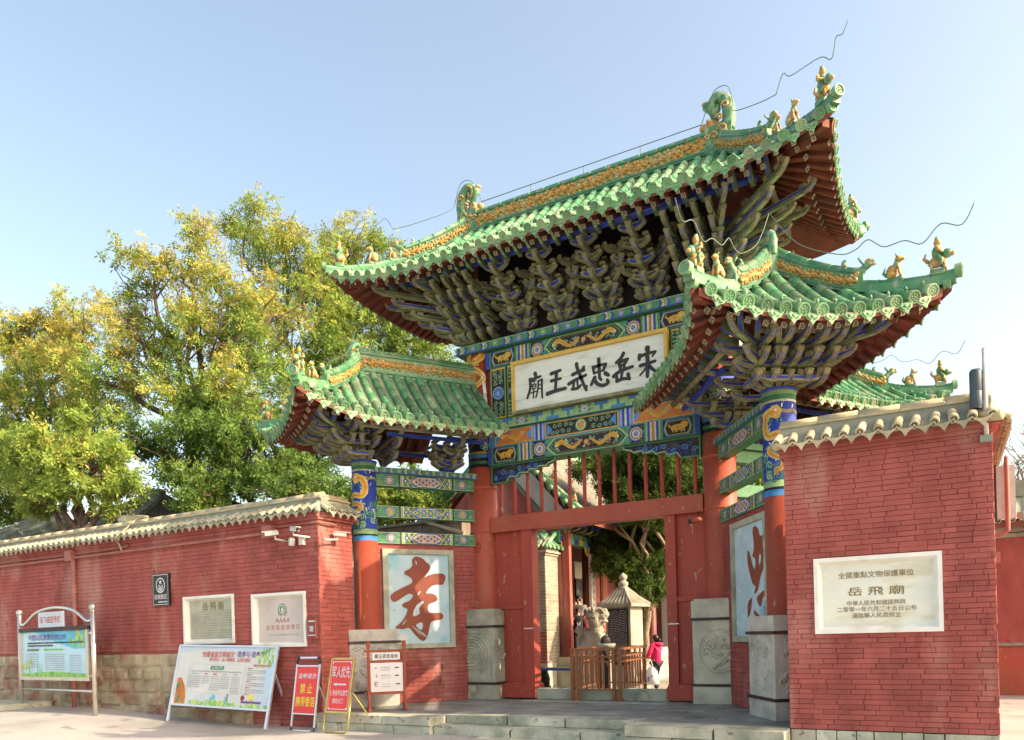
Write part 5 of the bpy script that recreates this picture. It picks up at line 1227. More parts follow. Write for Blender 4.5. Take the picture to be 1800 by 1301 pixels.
for p, yaw, lb, s in (((-4.52, -3.52, 3.10), -PI*.78, 'left security camera of the pair before the wall corner, aimed left', 1), ((-4.0, -3.50, 3.13), -PI*.12, 'boxy security camera with a hanging case, right of the pair', 1), ((-3.50, -2.92, 3.06), .5, 'security camera on the sunlit side face of the wall, past the corner', 0)):
    t, q = security_camera(p, yaw, lb, side=s)
    if s and yaw < -1: b = MB(); b.lathe([(.05, 0), (.06, .02), (.06, .11), (.045, .14)], (-4.22, -3.35, 2.88), K['plastic_white'], 12); b.build('junction_cup', t)
    elif s: MB().box(-4.04, -3.95, -3.37, -3.29, 2.88, 3.03, K['plastic_white']).build('power_case', t)

# glazed notice board on steel posts
P0, P1 = V((-11.72, -3.88, -.06)), V((-8.74, -4.12, -.11)); U = (P1-P0).normalized(); U.z = 0; U.normalize(); Nn = V((U.y, -U.x, 0))
t = empty('notice_board', (P0+P1)/2, label='glazed notice board with a blue and green poster on round steel posts, far left', cat='notice board')
LB = (P1-P0).length
bp = lambda u, z, h=0: P0+U*u+V((0, 0, z))+Nn*h
for u in (0, LB):
    b = MB(); b.tube([bp(u, -.05), bp(u, 1.98)], .045, K['steel'], 12); b.lathe([(.045, 0), (.06, .01), (.045, .02)], bp(u, 1.97), K['steel'], 12); b.ball(bp(u, 2.05), .068, K['steel'], 12, 8); b.build('post', t)
b = MB(); b.tube(cr([bp(.04, 1.80), bp(.25, 1.80), bp(.75, 2.02), bp(LB/2, 2.10), bp(LB-.75, 2.02), bp(LB-.25, 1.80), bp(LB-.04, 1.80)], 6), .032, K['steel'], 10); b.build('arched_rail', t)
b = MB(); b.tube([bp(.03, .42), bp(LB-.03, .42)], .026, K['steel'], 10); b.build('lower_rail', t)
b = MB()
for u0, u1, z0, z1 in ((.10, LB-.10, 1.62, 1.70), (.10, LB-.10, .62, .69), (.10, .17, .69, 1.62), (LB-.17, LB-.10, .69, 1.62)): b.obox(bp((u0+u1)/2, (z0+z1)/2, 0), U*((u1-u0)/2), Nn*.07, (0, 0, (z1-z0)/2), K['iron'] if z1 > 1.6 and z0 > 1 else K['steel'])
for u in (.05, LB-.05):
    for z in (.72, 1.55): b.obox(bp(u, z), U*.07, Nn*.02, (0, 0, .02), K['steel'])
b.build('frame', t)
c = Cv(lambda u, z, h: bp(u, z, h+.02)); u0, u1 = .17, LB-.17
b = MB(); b.obox(bp(LB/2, 1.155, -.02), U*(LB/2-.15), Nn*.03, (0, 0, .48), K['poster_blue']); b.build('backing', t)
c.rect(u0, u1, .69, 1.62, K['poster_blue'], 0); c.poly([(u0+.5, 1.62), (u1, 1.62), (u1, 1.27), (u1-.5, 1.25), (u0+1.45, 1.38), (u0+1.2, 1.45)], K['poster_sky'], 1); c.poly([(u0, .69), (u1, .69), (u1, .76), (u0+1.2, .80), (u0, .75)], K['poster_green'], 1)
for i in range(26):
    c.disc(u1-R.uniform(0, .55)*(.3+R.random()), 1.60-R.uniform(0, .33), R.uniform(.025, .07), K[('poster_green', 'poster_lime')[i % 2]], 2, 7)
for i in range(16): c.disc(u0+R.uniform(0, .42), .95+R.uniform(-.1, .08), R.uniform(.03, .07), K[('poster_lime', 'poster_blue', 'poster_green')[i % 3]], 2, 7)
for x in (.62, .72, .80, .27): c.line([(u0+x, .76), (u0+x, .98)], .03, K['poster_green'], 3, .008)
c.text('n2', u0+1.05, 1.50, 1.55, K['purple_ink'], 4, .125)
for i, z in enumerate((1.385, 1.33)): c.bars(u0+.22, u0+(2.5 if i == 0 else 1.3), z, .035, K['ink'], 4, .15)
c.bars(u0+.2, u0+.7, 1.245, .045, K['brown_ink'], 4, .15); c.bars(u0+.9, u0+1.7, 1.245, .045, K['poster_green'], 4, .15)
for i in range(8): c.bars(u0+.95, u0+1.75, 1.15-.045*i, .02, K['grey_ink'], 4, .1); c.bars(u0+.15, u0+.7, 1.15-.05*i, .02, K['grey_ink'], 4, .1) if i < 6 else None; c.bars(u0+1.95, u0+2.4, 1.12-.05*i, .02, K['grey_ink'], 4, .2)
c.build('poster', t)
b = MB(); b.obox(bp(LB/2-.05, 1.86, .04), U*.50, Nn*.02, (0, 0, .155), K['poster_pale']); o = b.build('title_plate', t); c = Cv(lambda u, z, h: bp(u, z, h+.06)); c.text('n1', LB/2-.05, 1.86, .84, K['red_ink'], 1, .14); c.build('lettering', o)

# leaning sign stands
def stand(name, fl, fr, lean, ztop, zb0, frame, label, cat, group, bw=.03, rear=(.0, .55), feet=None):
    """front frame from foot points fl, fr leaning back by `lean`; returns part root and a surface map"""
    fl, fr = V(fl), V(fr); U = (fr-fl); W = U.length; U.normalize(); B2 = V((-U.y, U.x, 0)).normalized(); H = ztop-fl.z
    UP = (B2*lean+V((0, 0, H))); L = UP.length; UP.normalize(); Nn = U.cross(UP)
    if Nn.y > 0: Nn = -Nn
    t = empty(name, (fl+fr)/2, label=label, cat=cat, group=group)
    return t, W, L, (lambda u, v, h=0: fl+U*u+UP*v+Nn*h), U, UP, Nn, B2
# large aluminium board
t, W, L, q, U, UP, Nn, B2 = stand('sign_stand', (-7.04, -3.80, -.20), (-4.56, -3.74, -.27), .34, 1.20, 0, None, 'large aluminium A-board with a white poster about a civilised city, against the left wall', 'sign', 'free standing signs before the gate')
b = MB()
for u in (0, W): b.bar(q(u, 0), q(u, L), .055, .035, K['alu'], Nn)
b.bar(q(0, L), q(W, L), .035, .045, K['alu'], Nn); b.bar(q(0, .32), q(W, .32), .035, .05, K['alu'], Nn); b.build('frame', t)
for u in (.18, W-.06):
    a = q(u, L*.72, -.03); b = MB(); b.bar(a, (a.x, a.y+.42, gz(a.x)), .04, .03, K['alu']); b.build('rear_leg', t)
b = MB(); b.obox(q(W/2, (L+.33)/2, -.012), U*(W/2-.02), UP*((L-.35)/2), Nn*.008, K['poster_cream']); b.build('panel', t)
c = Cv(lambda u, v, h: q(u, v, h-.002)); v0, v1 = .35, L-.02; VH = v1-v0; Y = lambda f: v0+VH*f; X = lambda f: .03+(W-.06)*f
c.rect(X(0), X(1), v0, v1, K['poster_cream'], 0); c.poly([(X(.86), v0), (X(1), v0), (X(1), v1), (X(.93), v1)], K['poster_pale'], 1); c.poly([(X(.97), Y(.2)), (X(1), Y(.2)), (X(1), v1), (X(.985), v1)], K['poster_blue'], 2); c.poly([(X(0), Y(.90)), (X(.35), Y(.97)), (X(1), Y(.88)), (X(1), v1), (X(0), v1)], K['poster_pale'], 1)
for i in range(60): c.disc(X(R.uniform(.1, 1)), Y(R.uniform(0, .06)), R.uniform(.02, .05), K[('poster_green', 'poster_lime')[i % 2]], 2, 7)
for i in range(22): x, y = R.uniform(0, .16), R.uniform(0, .24); c.line([(X(1-x), Y(1-y*.9)), (X(1-x)-.03, Y(1-y)-.12)], .05, K[('poster_green', 'poster_lime')[i % 2]], 3, .008)
c.poly([(X(.02), v0), (X(.135), v0), (X(.135), Y(.12)), (X(.11), Y(.30)), (X(.06), Y(.45)), (X(.02), Y(.44))], P('orange'), 2); c.poly([(X(.02), Y(.22)), (X(.055), Y(.30)), (X(.05), Y(.36)), (X(.02), Y(.33))], P('green'), 3); c.line([(X(.05), Y(.02)), (X(.065), Y(.15))], .05, P('green'), 3)
for x, h, col in ((.17, .2, 'poster_blue'), (.25, .17, 'poster_pale'), (.30, .2, 'poster_pale'), (.34, .16, 'poster_blue'), (.40, .13, 'poster_sky'), (.425, .16, 'poster_sky'), (.555, .16, 'poster_sky'), (.575, .2, 'paint_orange'), (.60, .17, 'poster_blue'), (.92, .13, 'poster_sky')): c.rect(X(x), X(x+.016), Y(.03), Y(h), K[col], 1)
c.disc(X(.44), Y(.14), .05, K['poster_sky'], 2, 12); c.disc(X(.74), Y(.15), .05, P('maroon'), 2, 9); c.disc(X(.82), Y(.16), .06, K['sign_yellow'], 2, 9); c.disc(X(.835), Y(.12), .04, K['poster_lime'], 3, 8)
c.text('a1', X(.42), Y(.875), W*.36, K['red_ink'], 4, .115); c.text('a2', X(.76), Y(.885), W*.27, K['purple_ink'], 4, .115); c.text('a3', X(.55), Y(.785), W*.42, K['red_ink'], 4, .075)
c.poly([(X(.36), Y(.61)), (X(.50), Y(.61)), (X(.505), Y(.67)), (X(.365), Y(.67))], P('green'), 3); c.text('a4', X(.432), Y(.64), .28, W_ if False else K['sign_white'], 4, .05)
c.frame([(X(.13), Y(.20)), (X(.72), Y(.20)), (X(.72), Y(.70)), (X(.13), Y(.70))], .006, K['grey_ink'], 2)
c.bars(X(.15), X(.70), Y(.575), .028, K['grey_ink'], 3, .2)
for a, e, n in ((.14, .27, 6), (.29, .37, 4), (.38, .47, 7), (.48, .58, 6), (.60, .69, 8)):
    c.bars(X(a+.02), X(e-.03), Y(.53), .026, K['red_ink'] if a in (.29, .38) else K['grey_ink'], 3, .2)
    for i in range(n): c.bars(X(a), X(e), Y(.485-.037*i), .020, K['grey_ink'], 3, .25)
c.bars(X(.80), X(.97), Y(.70), .045, K['rose_ink'], 3, .2)
for i in range(13): c.bars(X(.75), X(.80 if i % 3 == 0 else .94), Y(.65-.036*i), .022, K['rose_ink'] if i % 3 == 0 else K['grey_ink'], 3, .25)
c.bars(X(.73), X(.93), Y(.085), .045, K['purple_ink'], 4, .2); c.build('poster', t)
# red sign in a silver frame
t, W, L, q, U, UP, Nn, B2 = stand('sign_stand', (-4.04, -3.68, -.27), (-3.46, -3.72, -.27), .20, .95, 0, None, 'red A-board with white and yellow lettering in a silver frame with a carrying handle', 'sign', 'free standing signs before the gate')
b = MB()
for u in (.015, W-.015): b.bar(q(u, .03), q(u, L-.12), .03, .022, K['alu'], Nn)
b.bar(q(.02, L-.15), q(W-.02, L-.15), .025, .022, K['alu'], Nn); b.bar(q(.02, .28), q(W-.02, .28), .02, .02, K['alu'], Nn); b.bar(q(.03, .0), q(W-.03, .0), .028, .028, K['alu'], Nn); b.bar(q(.08, L-.01), q(W-.08, L-.01), .03, .03, K['alu'], Nn); b.build('frame', t)
b = MB()
for u, s in ((.015, 1), (W-.015, -1)): b.tube([q(u, L-.12), q(u, L-.06), q(u+s*.02, L-.02), q(u+s*.07, L-.01)], .018, K['plastic_black'], 6); b.tube([q(u+s*.06, 0), q(u, .0), q(u, .06)], .021, K['plastic_black'], 6)
b.build('corner_grip', t)
for u, s in ((.05, 1), (W-.03, -1)):
    a = q(u, L*.62, -.02); f = V((a.x, a.y+.42, -.27)); b = MB(); b.bar(a, f, .022, .022, K['alu']); b.tube([f+V((0, 0, .07)), f, f+U*(s*.05)], .02, K['plastic_black'], 6); b.build('rear_leg', t)
b = MB(); b.obox(q(W/2, (L-.15+.28)/2, -.004), U*(W/2-.025), UP*((L-.44)/2), Nn*.004, K['sign_red']); b.build('panel', t); c = Cv(lambda u, v, h: q(u, v, h))
c.text('r1', W/2, L-.32, .44, K['sign_white'], 1, .085); c.text('r2', W/2, L-.53, .30, K['sign_yellow'], 1, .17); c.text('r3', W/2, L-.75, .46, K['sign_yellow'], 1, .17); c.build('lettering', t)
# red sign in a brass frame
t, W, L, q, U, UP, Nn, B2 = stand('sign_stand', (-3.20, -3.80, -.27), (-2.66, -3.84, -.27), .24, .92, 0, None, 'red sign with a white arrow and white lettering on a bent brass stand', 'sign', 'free standing signs before the gate')
b = MB(); b.tube([q(.0, L*.55), q(0, .07), q(.05, .02), q(W-.05, .02), q(W, .07), q(W, L*.55)], .016, K['brass'], 8)
for (a, d) in (((.02, L), (W-.02, L)), ((.02, .34), (W-.02, .34)), ((.02, .34), (.02, L)), ((W-.02, .34), (W-.02, L))): b.bar(q(*a), q(*d), .03, .03, K['brass'], Nn)
b.build('frame', t)
a, d = q(.0, L*.55, -.02), q(W, L*.55, -.02); k = V((.10, .44, 0)); g = lambda p, s: V((p.x, p.y, -.25))+k+U*s
b = MB(); b.tube([a, g(a, .02)+V((0, 0, .06)), g(a, .07), g(d, -.07), g(d, -.02)+V((0, 0, .06)), d], .014, K['brass'], 8); b.build('rear_leg', t)
b = MB(); b.obox(q(W/2, (L+.34)/2, .0), U*(W/2-.03), UP*((L-.37)/2), Nn*.006, K['sign_red']); b.build('panel', t); c = Cv(lambda u, v, h: q(u, v, h+.008)); W_ = K['sign_white']
for i in range(4): pass
c.frame([(.055, .385), (W-.055, .385), (W-.055, L-.045), (.055, L-.045)], .010, W_, 1)
for sx, sz in ((0, 0), (0, 1), (1, 0), (1, 1)): c.poly([(.055+(W-.11)*sx, .385+(L-.43)*sz), (.055+(W-.11)*sx+(.05 if sx == 0 else -.05), .385+(L-.43)*sz), (.055+(W-.11)*sx, .385+(L-.43)*sz+(.05 if sz == 0 else -.05))], W_, 2)
c.text('g1', W/2, L-.22, .40, W_, 3, .19); c.poly([(.11, L-.42), (.20, L-.395), (.20, L-.41), (.42, L-.41), (.42, L-.435), (.20, L-.435), (.20, L-.45)], W_, 3); c.text('g2', W/2, L-.56, .40, W_, 3, .095); c.text('g3', W/2-.01, L-.69, .24, W_, 3, .085); c.build('lettering', t)
# wooden direction sign
A, D = V((-2.95, -2.92, 0)), V((-2.50, -2.52, 0)); U = (D-A).normalized(); W = (D-A).length; Nn = V((U.y, -U.x, 0)); q = lambda u, z, h=0: A+U*u+V((0, 0, z))+Nn*h
t = empty('direction_sign', (A+D)/2, label='brown wooden direction sign with white panels and arrows, standing on the platform', cat='sign')
for u in (0, W):
    b = MB(); b.obox(q(u, .62), U*.026, Nn*.03, (0, 0, .53), K['sign_wood']); b.obox(q(u, 1.12), U*.035, Nn*.04, (0, 0, .035), K['sign_wood']); b.lathe([(.03, 1.15), (.045, 1.165), (.045, 1.19)], q(u, 0), K['sign_wood'], 4); b.build('post', t)
    b = MB(); b.prism([q(u-.022, 0, -.24), q(u-.022, 0, .24), q(u-.022, .05, .24), q(u-.022, .32, .05), q(u-.022, .32, -.05), q(u-.022, .05, -.24)], U*.044, K['sign_wood'])
    for s in (-1, 1): b.prism([q(u-.024, .06, s*.03), q(u-.024, .06, s*.13), q(u-.024, .22, s*.04)], U*.048, K['dark'])
    b.build('foot', t)
b = MB()
for z in (1.02, .84, .30): b.obox(q(W/2, z), U*(W/2+(.08 if z != .84 else 0)), Nn*.024, (0, 0, .02), K['sign_wood'])
b.build('rail', t)
b = MB(); b.obox(q(W/2, .93, .01), U*(W/2-.07), Nn*.012, (0, 0, .06), K['sign_white']); b.build('name_panel', t)
b = MB(); b.obox(q(W/2, .57, .012), U*(W/2-.03), Nn*.012, (0, 0, .245), K['sign_white']); b.build('panel', t)
c = Cv(lambda u, z, h: q(u, z, h+.026)); c.text('d1', W/2, .93, W*.66, K['ink'], 1, .075)
for k, z, d in (('d2', .735, -1), ('d3', .60, -1), ('d4', .455, 1)):
    c.text(k, W*.48, z, .17 if k != 'd4' else .13, K['grey_ink'], 1, .045); c.bars(W*.34, W*.60, z-.045, .014, K['grey_ink'], 1, .1); x = W*.80; c.rect(x-.035, x+.03, z-.012, z+.004, K['ink'], 1); c.poly([(x+d*.045, z-.004), (x+d*.015, z+.016), (x+d*.015, z-.024)], K['ink'], 2)
c.poly([(.10, .72), (.15, .735), (.13, .74), (.10, .735)], K['ink'], 1); c.line([(.125, .57), (.125, .63)], .014, K['ink'], 1, .006); c.line([(.15, .49), (.10, .49), (.10, .42), (.15, .42)], .012, K['ink'], 1); c.line([(.10, .455), (.14, .455)], .01, K['ink'], 1); c.build('lettering', t)

# loudspeaker and pole on the right wall
b = MB(); b.lathe([(.055, 3.56), (.062, 3.57), (.062, 3.74), (.059, 3.745), (.062, 3.75), (.062, 3.96), (.05, 3.985)], (5.975, -3.33, 0), K['speaker'], 16); tag(b.build('loudspeaker'), 'dark blue column loudspeaker fixed to the pale pole on the near right wall', 'loudspeaker')
b = MB(); b.tube([(6.06, -3.33, 3.22), (6.06, -3.33, 4.19)], .024, K['plastic_white'], 10); b.ball((6.06, -3.33, 4.19), .026, K['plastic_white'], 8, 5); b.box(6.0, 6.12, -3.36, -3.29, 3.19, 3.26, K['plaster'])
for z in (3.62, 3.9): b.box(5.99, 6.08, -3.34, -3.32, z-.012, z+.012, K['steel'])
tag(b.build('pole'), 'slim pale metal pole rising from the end of the near right wall', 'pole')

# ================================================================ inside the courtyard
GZ = -.262
# side hall: its open front faces +X at X=-3.2
hall = empty('side_hall', (-4.5, 8.5, GZ), label='side hall with red doors and pale columns seen through the gateway on the left', cat='hall')
MB().box(-8, -2.75, 4.9, 16, GZ, .42, K['stone']).box(-2.75, -2.35, 5.4, 16, GZ, .10, K['stone_pale']).build('plinth', hall)
MB().box(-8, -2.75, 4.95, 16, .42, .62, K['stone_pale']).build('plinth', hall)
MB().box(-6.6, -4.6, 5.2, 16, .6, 4.3, K['door_red']).build('wall', hall)
MB().box(-4.6, -4.5, 9.0, 9.9, 1.7, 3.5, K['wall_pale']).build('wall', hall)
for y in (6.1, 6.75, 7.45, 8.1, 10.4, 11.1):
    d = MB(); d.box(-4.58, -4.50, y, y+.58, .62, 3.4, K['door_red']); d.box(-4.50, -4.48, y+.08, y+.50, 2.0, 3.3, K['wood_red']); d.box(-4.50, -4.48, y+.08, y+.50, .8, 1.8, K['vermilion_worn']); d.build('door', hall)
for y in (5.25, 7.0, 9.7, 12.4):
    b = MB(); b.lathe([(.20, .62), (.16, .8), (.15, 3.6)], (-3.2, y, 0), K['door_red'], 16); b.build('column', hall)
for y in (7.0, 9.7):
    o = MB().box(-3.10, -3.02, y-.14, y+.14, 1.55, 3.45, K['marble_white']).build('couplet_board', hall); c = Cv(plane((-3.02, y, 0), (0, 1, 0), (0, 0, 1), (1, 0, 0)))
    for i in range(8):
        z = 3.25-.21*i; [c.line([(R.uniform(-.07, .07), z+R.uniform(-.06, .06)), (R.uniform(-.07, .07), z+R.uniform(-.06, .06))], .022, K['ink'], 1) for _ in range(4)]
    c.build('lettering', o)
    c = Cv(plane((-3.1, y-.14, 0), (-1, 0, 0), (0, 0, 1), (0, -1, 0)))
o = MB().box(-3.3, -3.08, 4.95, 16, 3.62, 3.92, P('green')).build('eave_beam', hall); c = Cv(plane((-3.08, 5, 0), (0, 1, 0), (0, 0, 1), (1, 0, 0)))
for i in range(24):
    c.rect(.3*i, .3*i+.28, 3.64, 3.78, P(('blue', 'gold', 'teal')[i % 3]), 1); c.disc(.3*i+.14, 3.85, .06, P(('gold', 'sky')[i % 2]), 1, 8)
for y0 in (.2, 2.0, 4.7, 7.4):
    for s in (-1, 1):
        if y0 == .2 and s < 0: continue
        pass
for y in (.25, 1.75, 2.25, 4.45, 4.95, 7.2): c.poly([(y-.22, 3.64), (y+.22, 3.64), (y+.16, 3.46), (y, 3.36), (y-.16, 3.46)], P('gold'), 1); c.disc(y, 3.54, .09, P('teal'), 2, 8); c.disc(y, 3.54, .05, P('orange'), 3, 7)
c.build('painting', o)
for i in range(22):
    y = 5.1+.42*i; b = MB(); b.bar((-3.6, y, 4.35), (-2.55, y, 4.02), .09, .09, P('blue' if i % 2 else 'black')); b.tube([(-3.05, y, 3.95), (-2.8, y, 3.98), (-2.65, y, 4.10)], .04, K['khaki'], 6); b.build('rafter', hall)
def tile_roof(name, parent, e0, e1, r0, r1, m, sp=.24, edge=None, n=8, sag=.18):
    """one plain tiled slope between eave line e0-e1 and ridge line r0-r1"""
    e0, e1, r0, r1 = map(V, (e0, e1, r0, r1)); b = MB(); W = (e1-e0).length; k = max(2, int(W/sp)); f = lambda s, t: e0.lerp(e1, s).lerp(r0.lerp(r1, s), t)-V((0, 0, sag*4*t*(1-t)))
    nr = (e1-e0).cross(r0-e0).normalized(); nr = nr if nr.z > 0 else -nr
    vs = []; fs = []
    for i in range(k*4+1):
        h = .045*max(0, math.cos(i*PI/2))
        for j in range(n+1): vs.append(f(i/(k*4), j/n)+nr*h)
    b.add(vs, [(i*(n+1)+j, i*(n+1)+j+1, (i+1)*(n+1)+j+1, (i+1)*(n+1)+j) for i in range(k*4) for j in range(n)], m, True)
    b.add([e0, e1, e1-V((0, 0, .12)), e0-V((0, 0, .12)), r0, r1, r1-V((0, 0, .2)), r0-V((0, 0, .2))], [(0, 1, 2, 3), (3, 2, 6, 7)], K['wood_red'])
    o = b.build(name, parent)
    for i in range(k+1):
        if edge and i % 1 == 0: pass
    return o
tile_roof('roof_slope', hall, (-2.15, 5.0, 4.1), (-2.15, 16, 4.1), (-4.7, 5.0, 6.8), (-4.7, 16, 6.8), K['roof_grey'])
tile_roof('roof_slope', hall, (-6.95, 5.0, 4.7), (-6.95, 16, 4.7), (-4.7, 5.0, 6.8), (-4.7, 16, 6.8), K['roof_grey'])
b = MB(); vr = [V((-2.35-2.35*t, 4.95, 4.2+2.62*t-.7*t*(1-t))) for t in [i/8 for i in range(9)]]; vl = [V((-7.05+2.35*t, 4.95, 4.72+2.1*t-.6*t*(1-t)+.12*(1-t)**4)) for t in [i/8 for i in range(9)]]
sweep(b, vr, .2, .12, K['glaze']); capped(b, [p+V((0, 0, .14)) for p in vr], .07, K['glaze']); sweep(b, vl, .2, .12, K['glaze_dark']); capped(b, [p+V((0, 0, .14)) for p in vl], .07, K['glaze_dark']); b.build('verge_tile', hall)
MB().box(-4.8, -4.6, 4.9, 16, 6.75, 7.1, K['glaze']).build('ridge', hall)
b = MB(); b.prism([(-6.6, 5.15, .6), (-2.9, 5.15, .6), (-2.9, 5.15, 4.3), (-4.7, 5.15, 6.5), (-6.6, 5.15, 4.7)], (0, .15, 0), K['brick_red']); b.build('gable_wall', hall)
b = MB(); sweep(b, [V((-2.95, 5.10, 3.85)), V((-3.6, 5.10, 4.35)), V((-4.7, 5.10, 5.6)), V((-5.8, 5.10, 4.75)), V((-6.5, 5.10, 4.3))], .1, .10, K['roof_grey']); b.build('barge_course', hall)
MB().add([(-2.95, 5.13, 3.98), (-2.9, 5.13, 4.35), (-4.7, 5.13, 6.45), (-4.7, 5.13, 5.72), (-3.6, 5.13, 4.47)], [(0, 1, 2, 3, 4)], K['wall_pale']).build('plaster_band', hall)
for i in range(11):
    p = vr[0].lerp(vr[8], (i+.3)/11.5); t8 = (i+.3)/11.5; p = V((-2.35-2.35*t8, 4.84, 4.2+2.62*t8-.7*t8*(1-t8)+.02)); b = MB(); b.ball(p, (.075, .06, .075), K['glaze_pale'], 8, 5); b.prism([(p.x-.01, 4.86, p.z-.02), (p.x-.17, 4.86, p.z+.12), (p.x-.05, 4.86, p.z-.12)], (0, .03, 0), K['glaze_pale']); b.build('drip_tile', hall)
for q in (vr[1], vr[3]): fig('roof_figure', BEAST, hall, q+V((0, 0, .18)), V((1, 0, 0)), 1.0)
MB().box(-4.48, -4.42, 8.9, 10.3, 2.35, 2.95, P('black')).build('plaque_board', hall)
# brick pier at the near end of the hall
pier = empty('brick_pier', (-3.6, 4.8, GZ), label='brick pier with a small green tiled cap at the near end of the side hall', cat='pier')
MB().box(-4.6, -3.22, 4.40, 5.25, GZ, .40, K['stone_pale']).build('pier_base', pier)
MB().box(-4.55, -3.22, 4.38, 5.27, .40, .47, K['stone_pale']).build('pier_base', pier)
MB().box(-4.58, -3.22, 4.38, 5.28, .47, 3.25, K['wall_pale']).build('pier_core', pier)
BG = chbox(K['brick_grey'], .02, .008); z = .48; k = 0
while z < 3.2:
    u = 0
    for O, U, N, wd in (((-4.56, 4.37, 0), (1, 0, 0), (0, -1, 0), 1.34), ((-3.21, 4.37, 0), (0, 1, 0), (1, 0, 0), .90)):
        u = -.15 if k % 2 else 0
        while u < wd-.02:
            a, e = max(u, 0), min(u+.30, wd); p = V(O)+V(U)*((a+e)/2)+V((0, 0, z+.04)); M = Mx.Identity(4)
            for j in range(3): M[j][0], M[j][1], M[j][2], M[j][3] = U[j]*(e-a-.008), -N[j]*.06, (0, 0, .070)[j], p[j]
            put('brick', BG if not (z < 1.25 and N[1]) else BR[0], pier, M); u += .30
    z += .082; k += 1
b = MB()
for i, o in enumerate((.04, .09, .05)): b.box(-4.6-o, -3.22+o, 4.38-o, 5.28+o, 3.25+.06*i, 3.31+.06*i, K['stone_pale'] if i else K['brick_grey'])
b.build('cornice', pier)
b = MB(); b.prism([(-3.10, 4.25, 3.43), (-3.10, 5.4, 3.43), (-3.6, 4.9, 3.80), (-3.6, 4.75, 3.80)], (-.02, 0, 0), K['glaze']); b.prism([(-4.7, 4.24, 3.43), (-3.08, 4.24, 3.43), (-3.5, 4.75, 3.80), (-4.5, 4.75, 3.80)], (0, .03, .02), K['glaze']); b.prism([(-3.06, 4.24, 3.43), (-3.06, 5.42, 3.43), (-3.5, 4.95, 3.80), (-3.5, 4.72, 3.80)], (.02, 0, .01), K['glaze']); b.build('cap_slope', pier)
for i in range(7): put('coping_tile', CT['tile_grey'][0], pier, frameM(V((-4.5+.22*i, 4.20, 3.43)), V((1, 0, 0)), V((0, 1, .7)), 1, 2, 1))
gm = MB()
for i in range(5):
    y = 4.35+.24*i; gm = MB(); gm.tube([(-3.05, y, 3.45), (-3.45, y+(.4-.13*i)*.6, 3.80)], .055, K['glaze'], 7); gm.lathe([(.05, 0), (.065, .01), (.06, .03)], (-3.06, y, 3.45), K['glaze_pale'], 8, 'x'); gm.build('cap_tile', pier)
for i in range(6):
    x = -3.1-.24*i; gm = MB(); gm.tube([(x, 4.22, 3.45), (x, 4.75, 3.81)], .055, K['glaze'], 7); gm.ball((x, 4.21, 3.45), (.065, .03, .065), K['glaze_pale'], 8, 5); gm.build('cap_tile', pier)
b = MB(); b.obox((-3.55, 4.85, 3.98), (.10, 0, 0), (0, .12, 0), (0, 0, .22), K['glaze']); b.ball((-3.55, 4.80, 4.22), (.12, .14, .10), K['glaze_pale'], 8, 5); b.build('finial', pier)

# small stele pavilion of stone
sp_ = empty('stele_pavilion', (-1.63, 5.68, GZ), label='small stone stele under a carved stone tile roof with a round finial, inside the gateway', cat='stele')
ca, sa = math.cos(-.25), math.sin(-.25)
def sp(x, y, z): return V((-1.46+.82*(x*ca-y*sa), 5.25+.82*(x*sa+y*ca), z if z < 1.86 else 1.86+(z-1.86)*.70))
def spbox(b, x, y, z0, z1, m, x0=None): return b.obox(sp(0, 0, (z0+z1)/2), V((ca, sa, 0))*x*.82, V((-sa, ca, 0))*y*.82, (0, 0, (z1-z0)/2), m)
b = MB(); spbox(b, .62, .48, GZ, .25, K['stone_warm']); spbox(b, .56, .42, .25, .38, K['stone_warm']); b.build('plinth', sp_)
b = MB(); spbox(b, .46, .32, .38, 1.88, K['stone_warm']); b.build('stele', sp_)
b = MB(); b.obox(sp(0, -.325, 1.12), V((ca, sa, 0))*.31, V((-sa, ca, 0))*.008, (0, 0, .70), K['sign_black']); o = b.build('inscribed_slab', sp_)
c = Cv(lambda u, z, h: sp(u, -.334-h, z))
for i in range(14):
    z = .48
    while z < 1.76: c.rect(-.35+.05*i, -.35+.05*i+.022, z, z+.03, K['grey_ink'], 1); z += R.uniform(.05, .07)
c.build('lettering', o, kind='stuff')
b = MB(); vs = []; nn = 8
RP = [(1.0, 1.86), (1.03, 1.96), (.82, 2.08), (.58, 2.22), (.36, 2.40), (.17, 2.54)]
for r, z in RP:
    for sx, sy in ((-1, -1), (1, -1), (1, 1), (-1, 1)):
        lift = .06*(r > .9); vs.append(sp(sx*.62*r, sy*.50*r, z+lift*0))
b.add(vs, [(i*4+k, i*4+(k+1) % 4, i*4+4+(k+1) % 4, i*4+4+k) for i in range(5) for k in range(4)]+[(0, 3, 2, 1), (20, 21, 22, 23)], K['stone_warm']); b.build('roof', sp_)
for s in range(2):
    for i in range(9):
        t = -1+i/4; pts = []
        for r, z in RP[1:]:
            lim = .62*r if s == 0 else .50*r; q = max(-lim, min(lim, t*(.62 if s == 0 else .50)*(.35+.65*r))); pts.append(sp(q, -.50*r, z) if s == 0 else sp(.62*r, q, z))
        b = MB(); b.tube(pts, .028, K['stone_warm'], 6); b.build('roof_rib', sp_)
b = MB()
b.lathe([(r*.92, 1.86+(z-1.86)*.70) for r, z in [(.13, 2.52), (.15, 2.56), (.10, 2.60), (.13, 2.64), (.14, 2.74), (.09, 2.80), (.06, 2.83), (.10, 2.88), (.115, 2.95), (.09, 3.02), (.03, 3.06), (.02, 3.10)]], sp(0, 0, 0), K['stone_warm'], 16); b.build('finial', sp_)

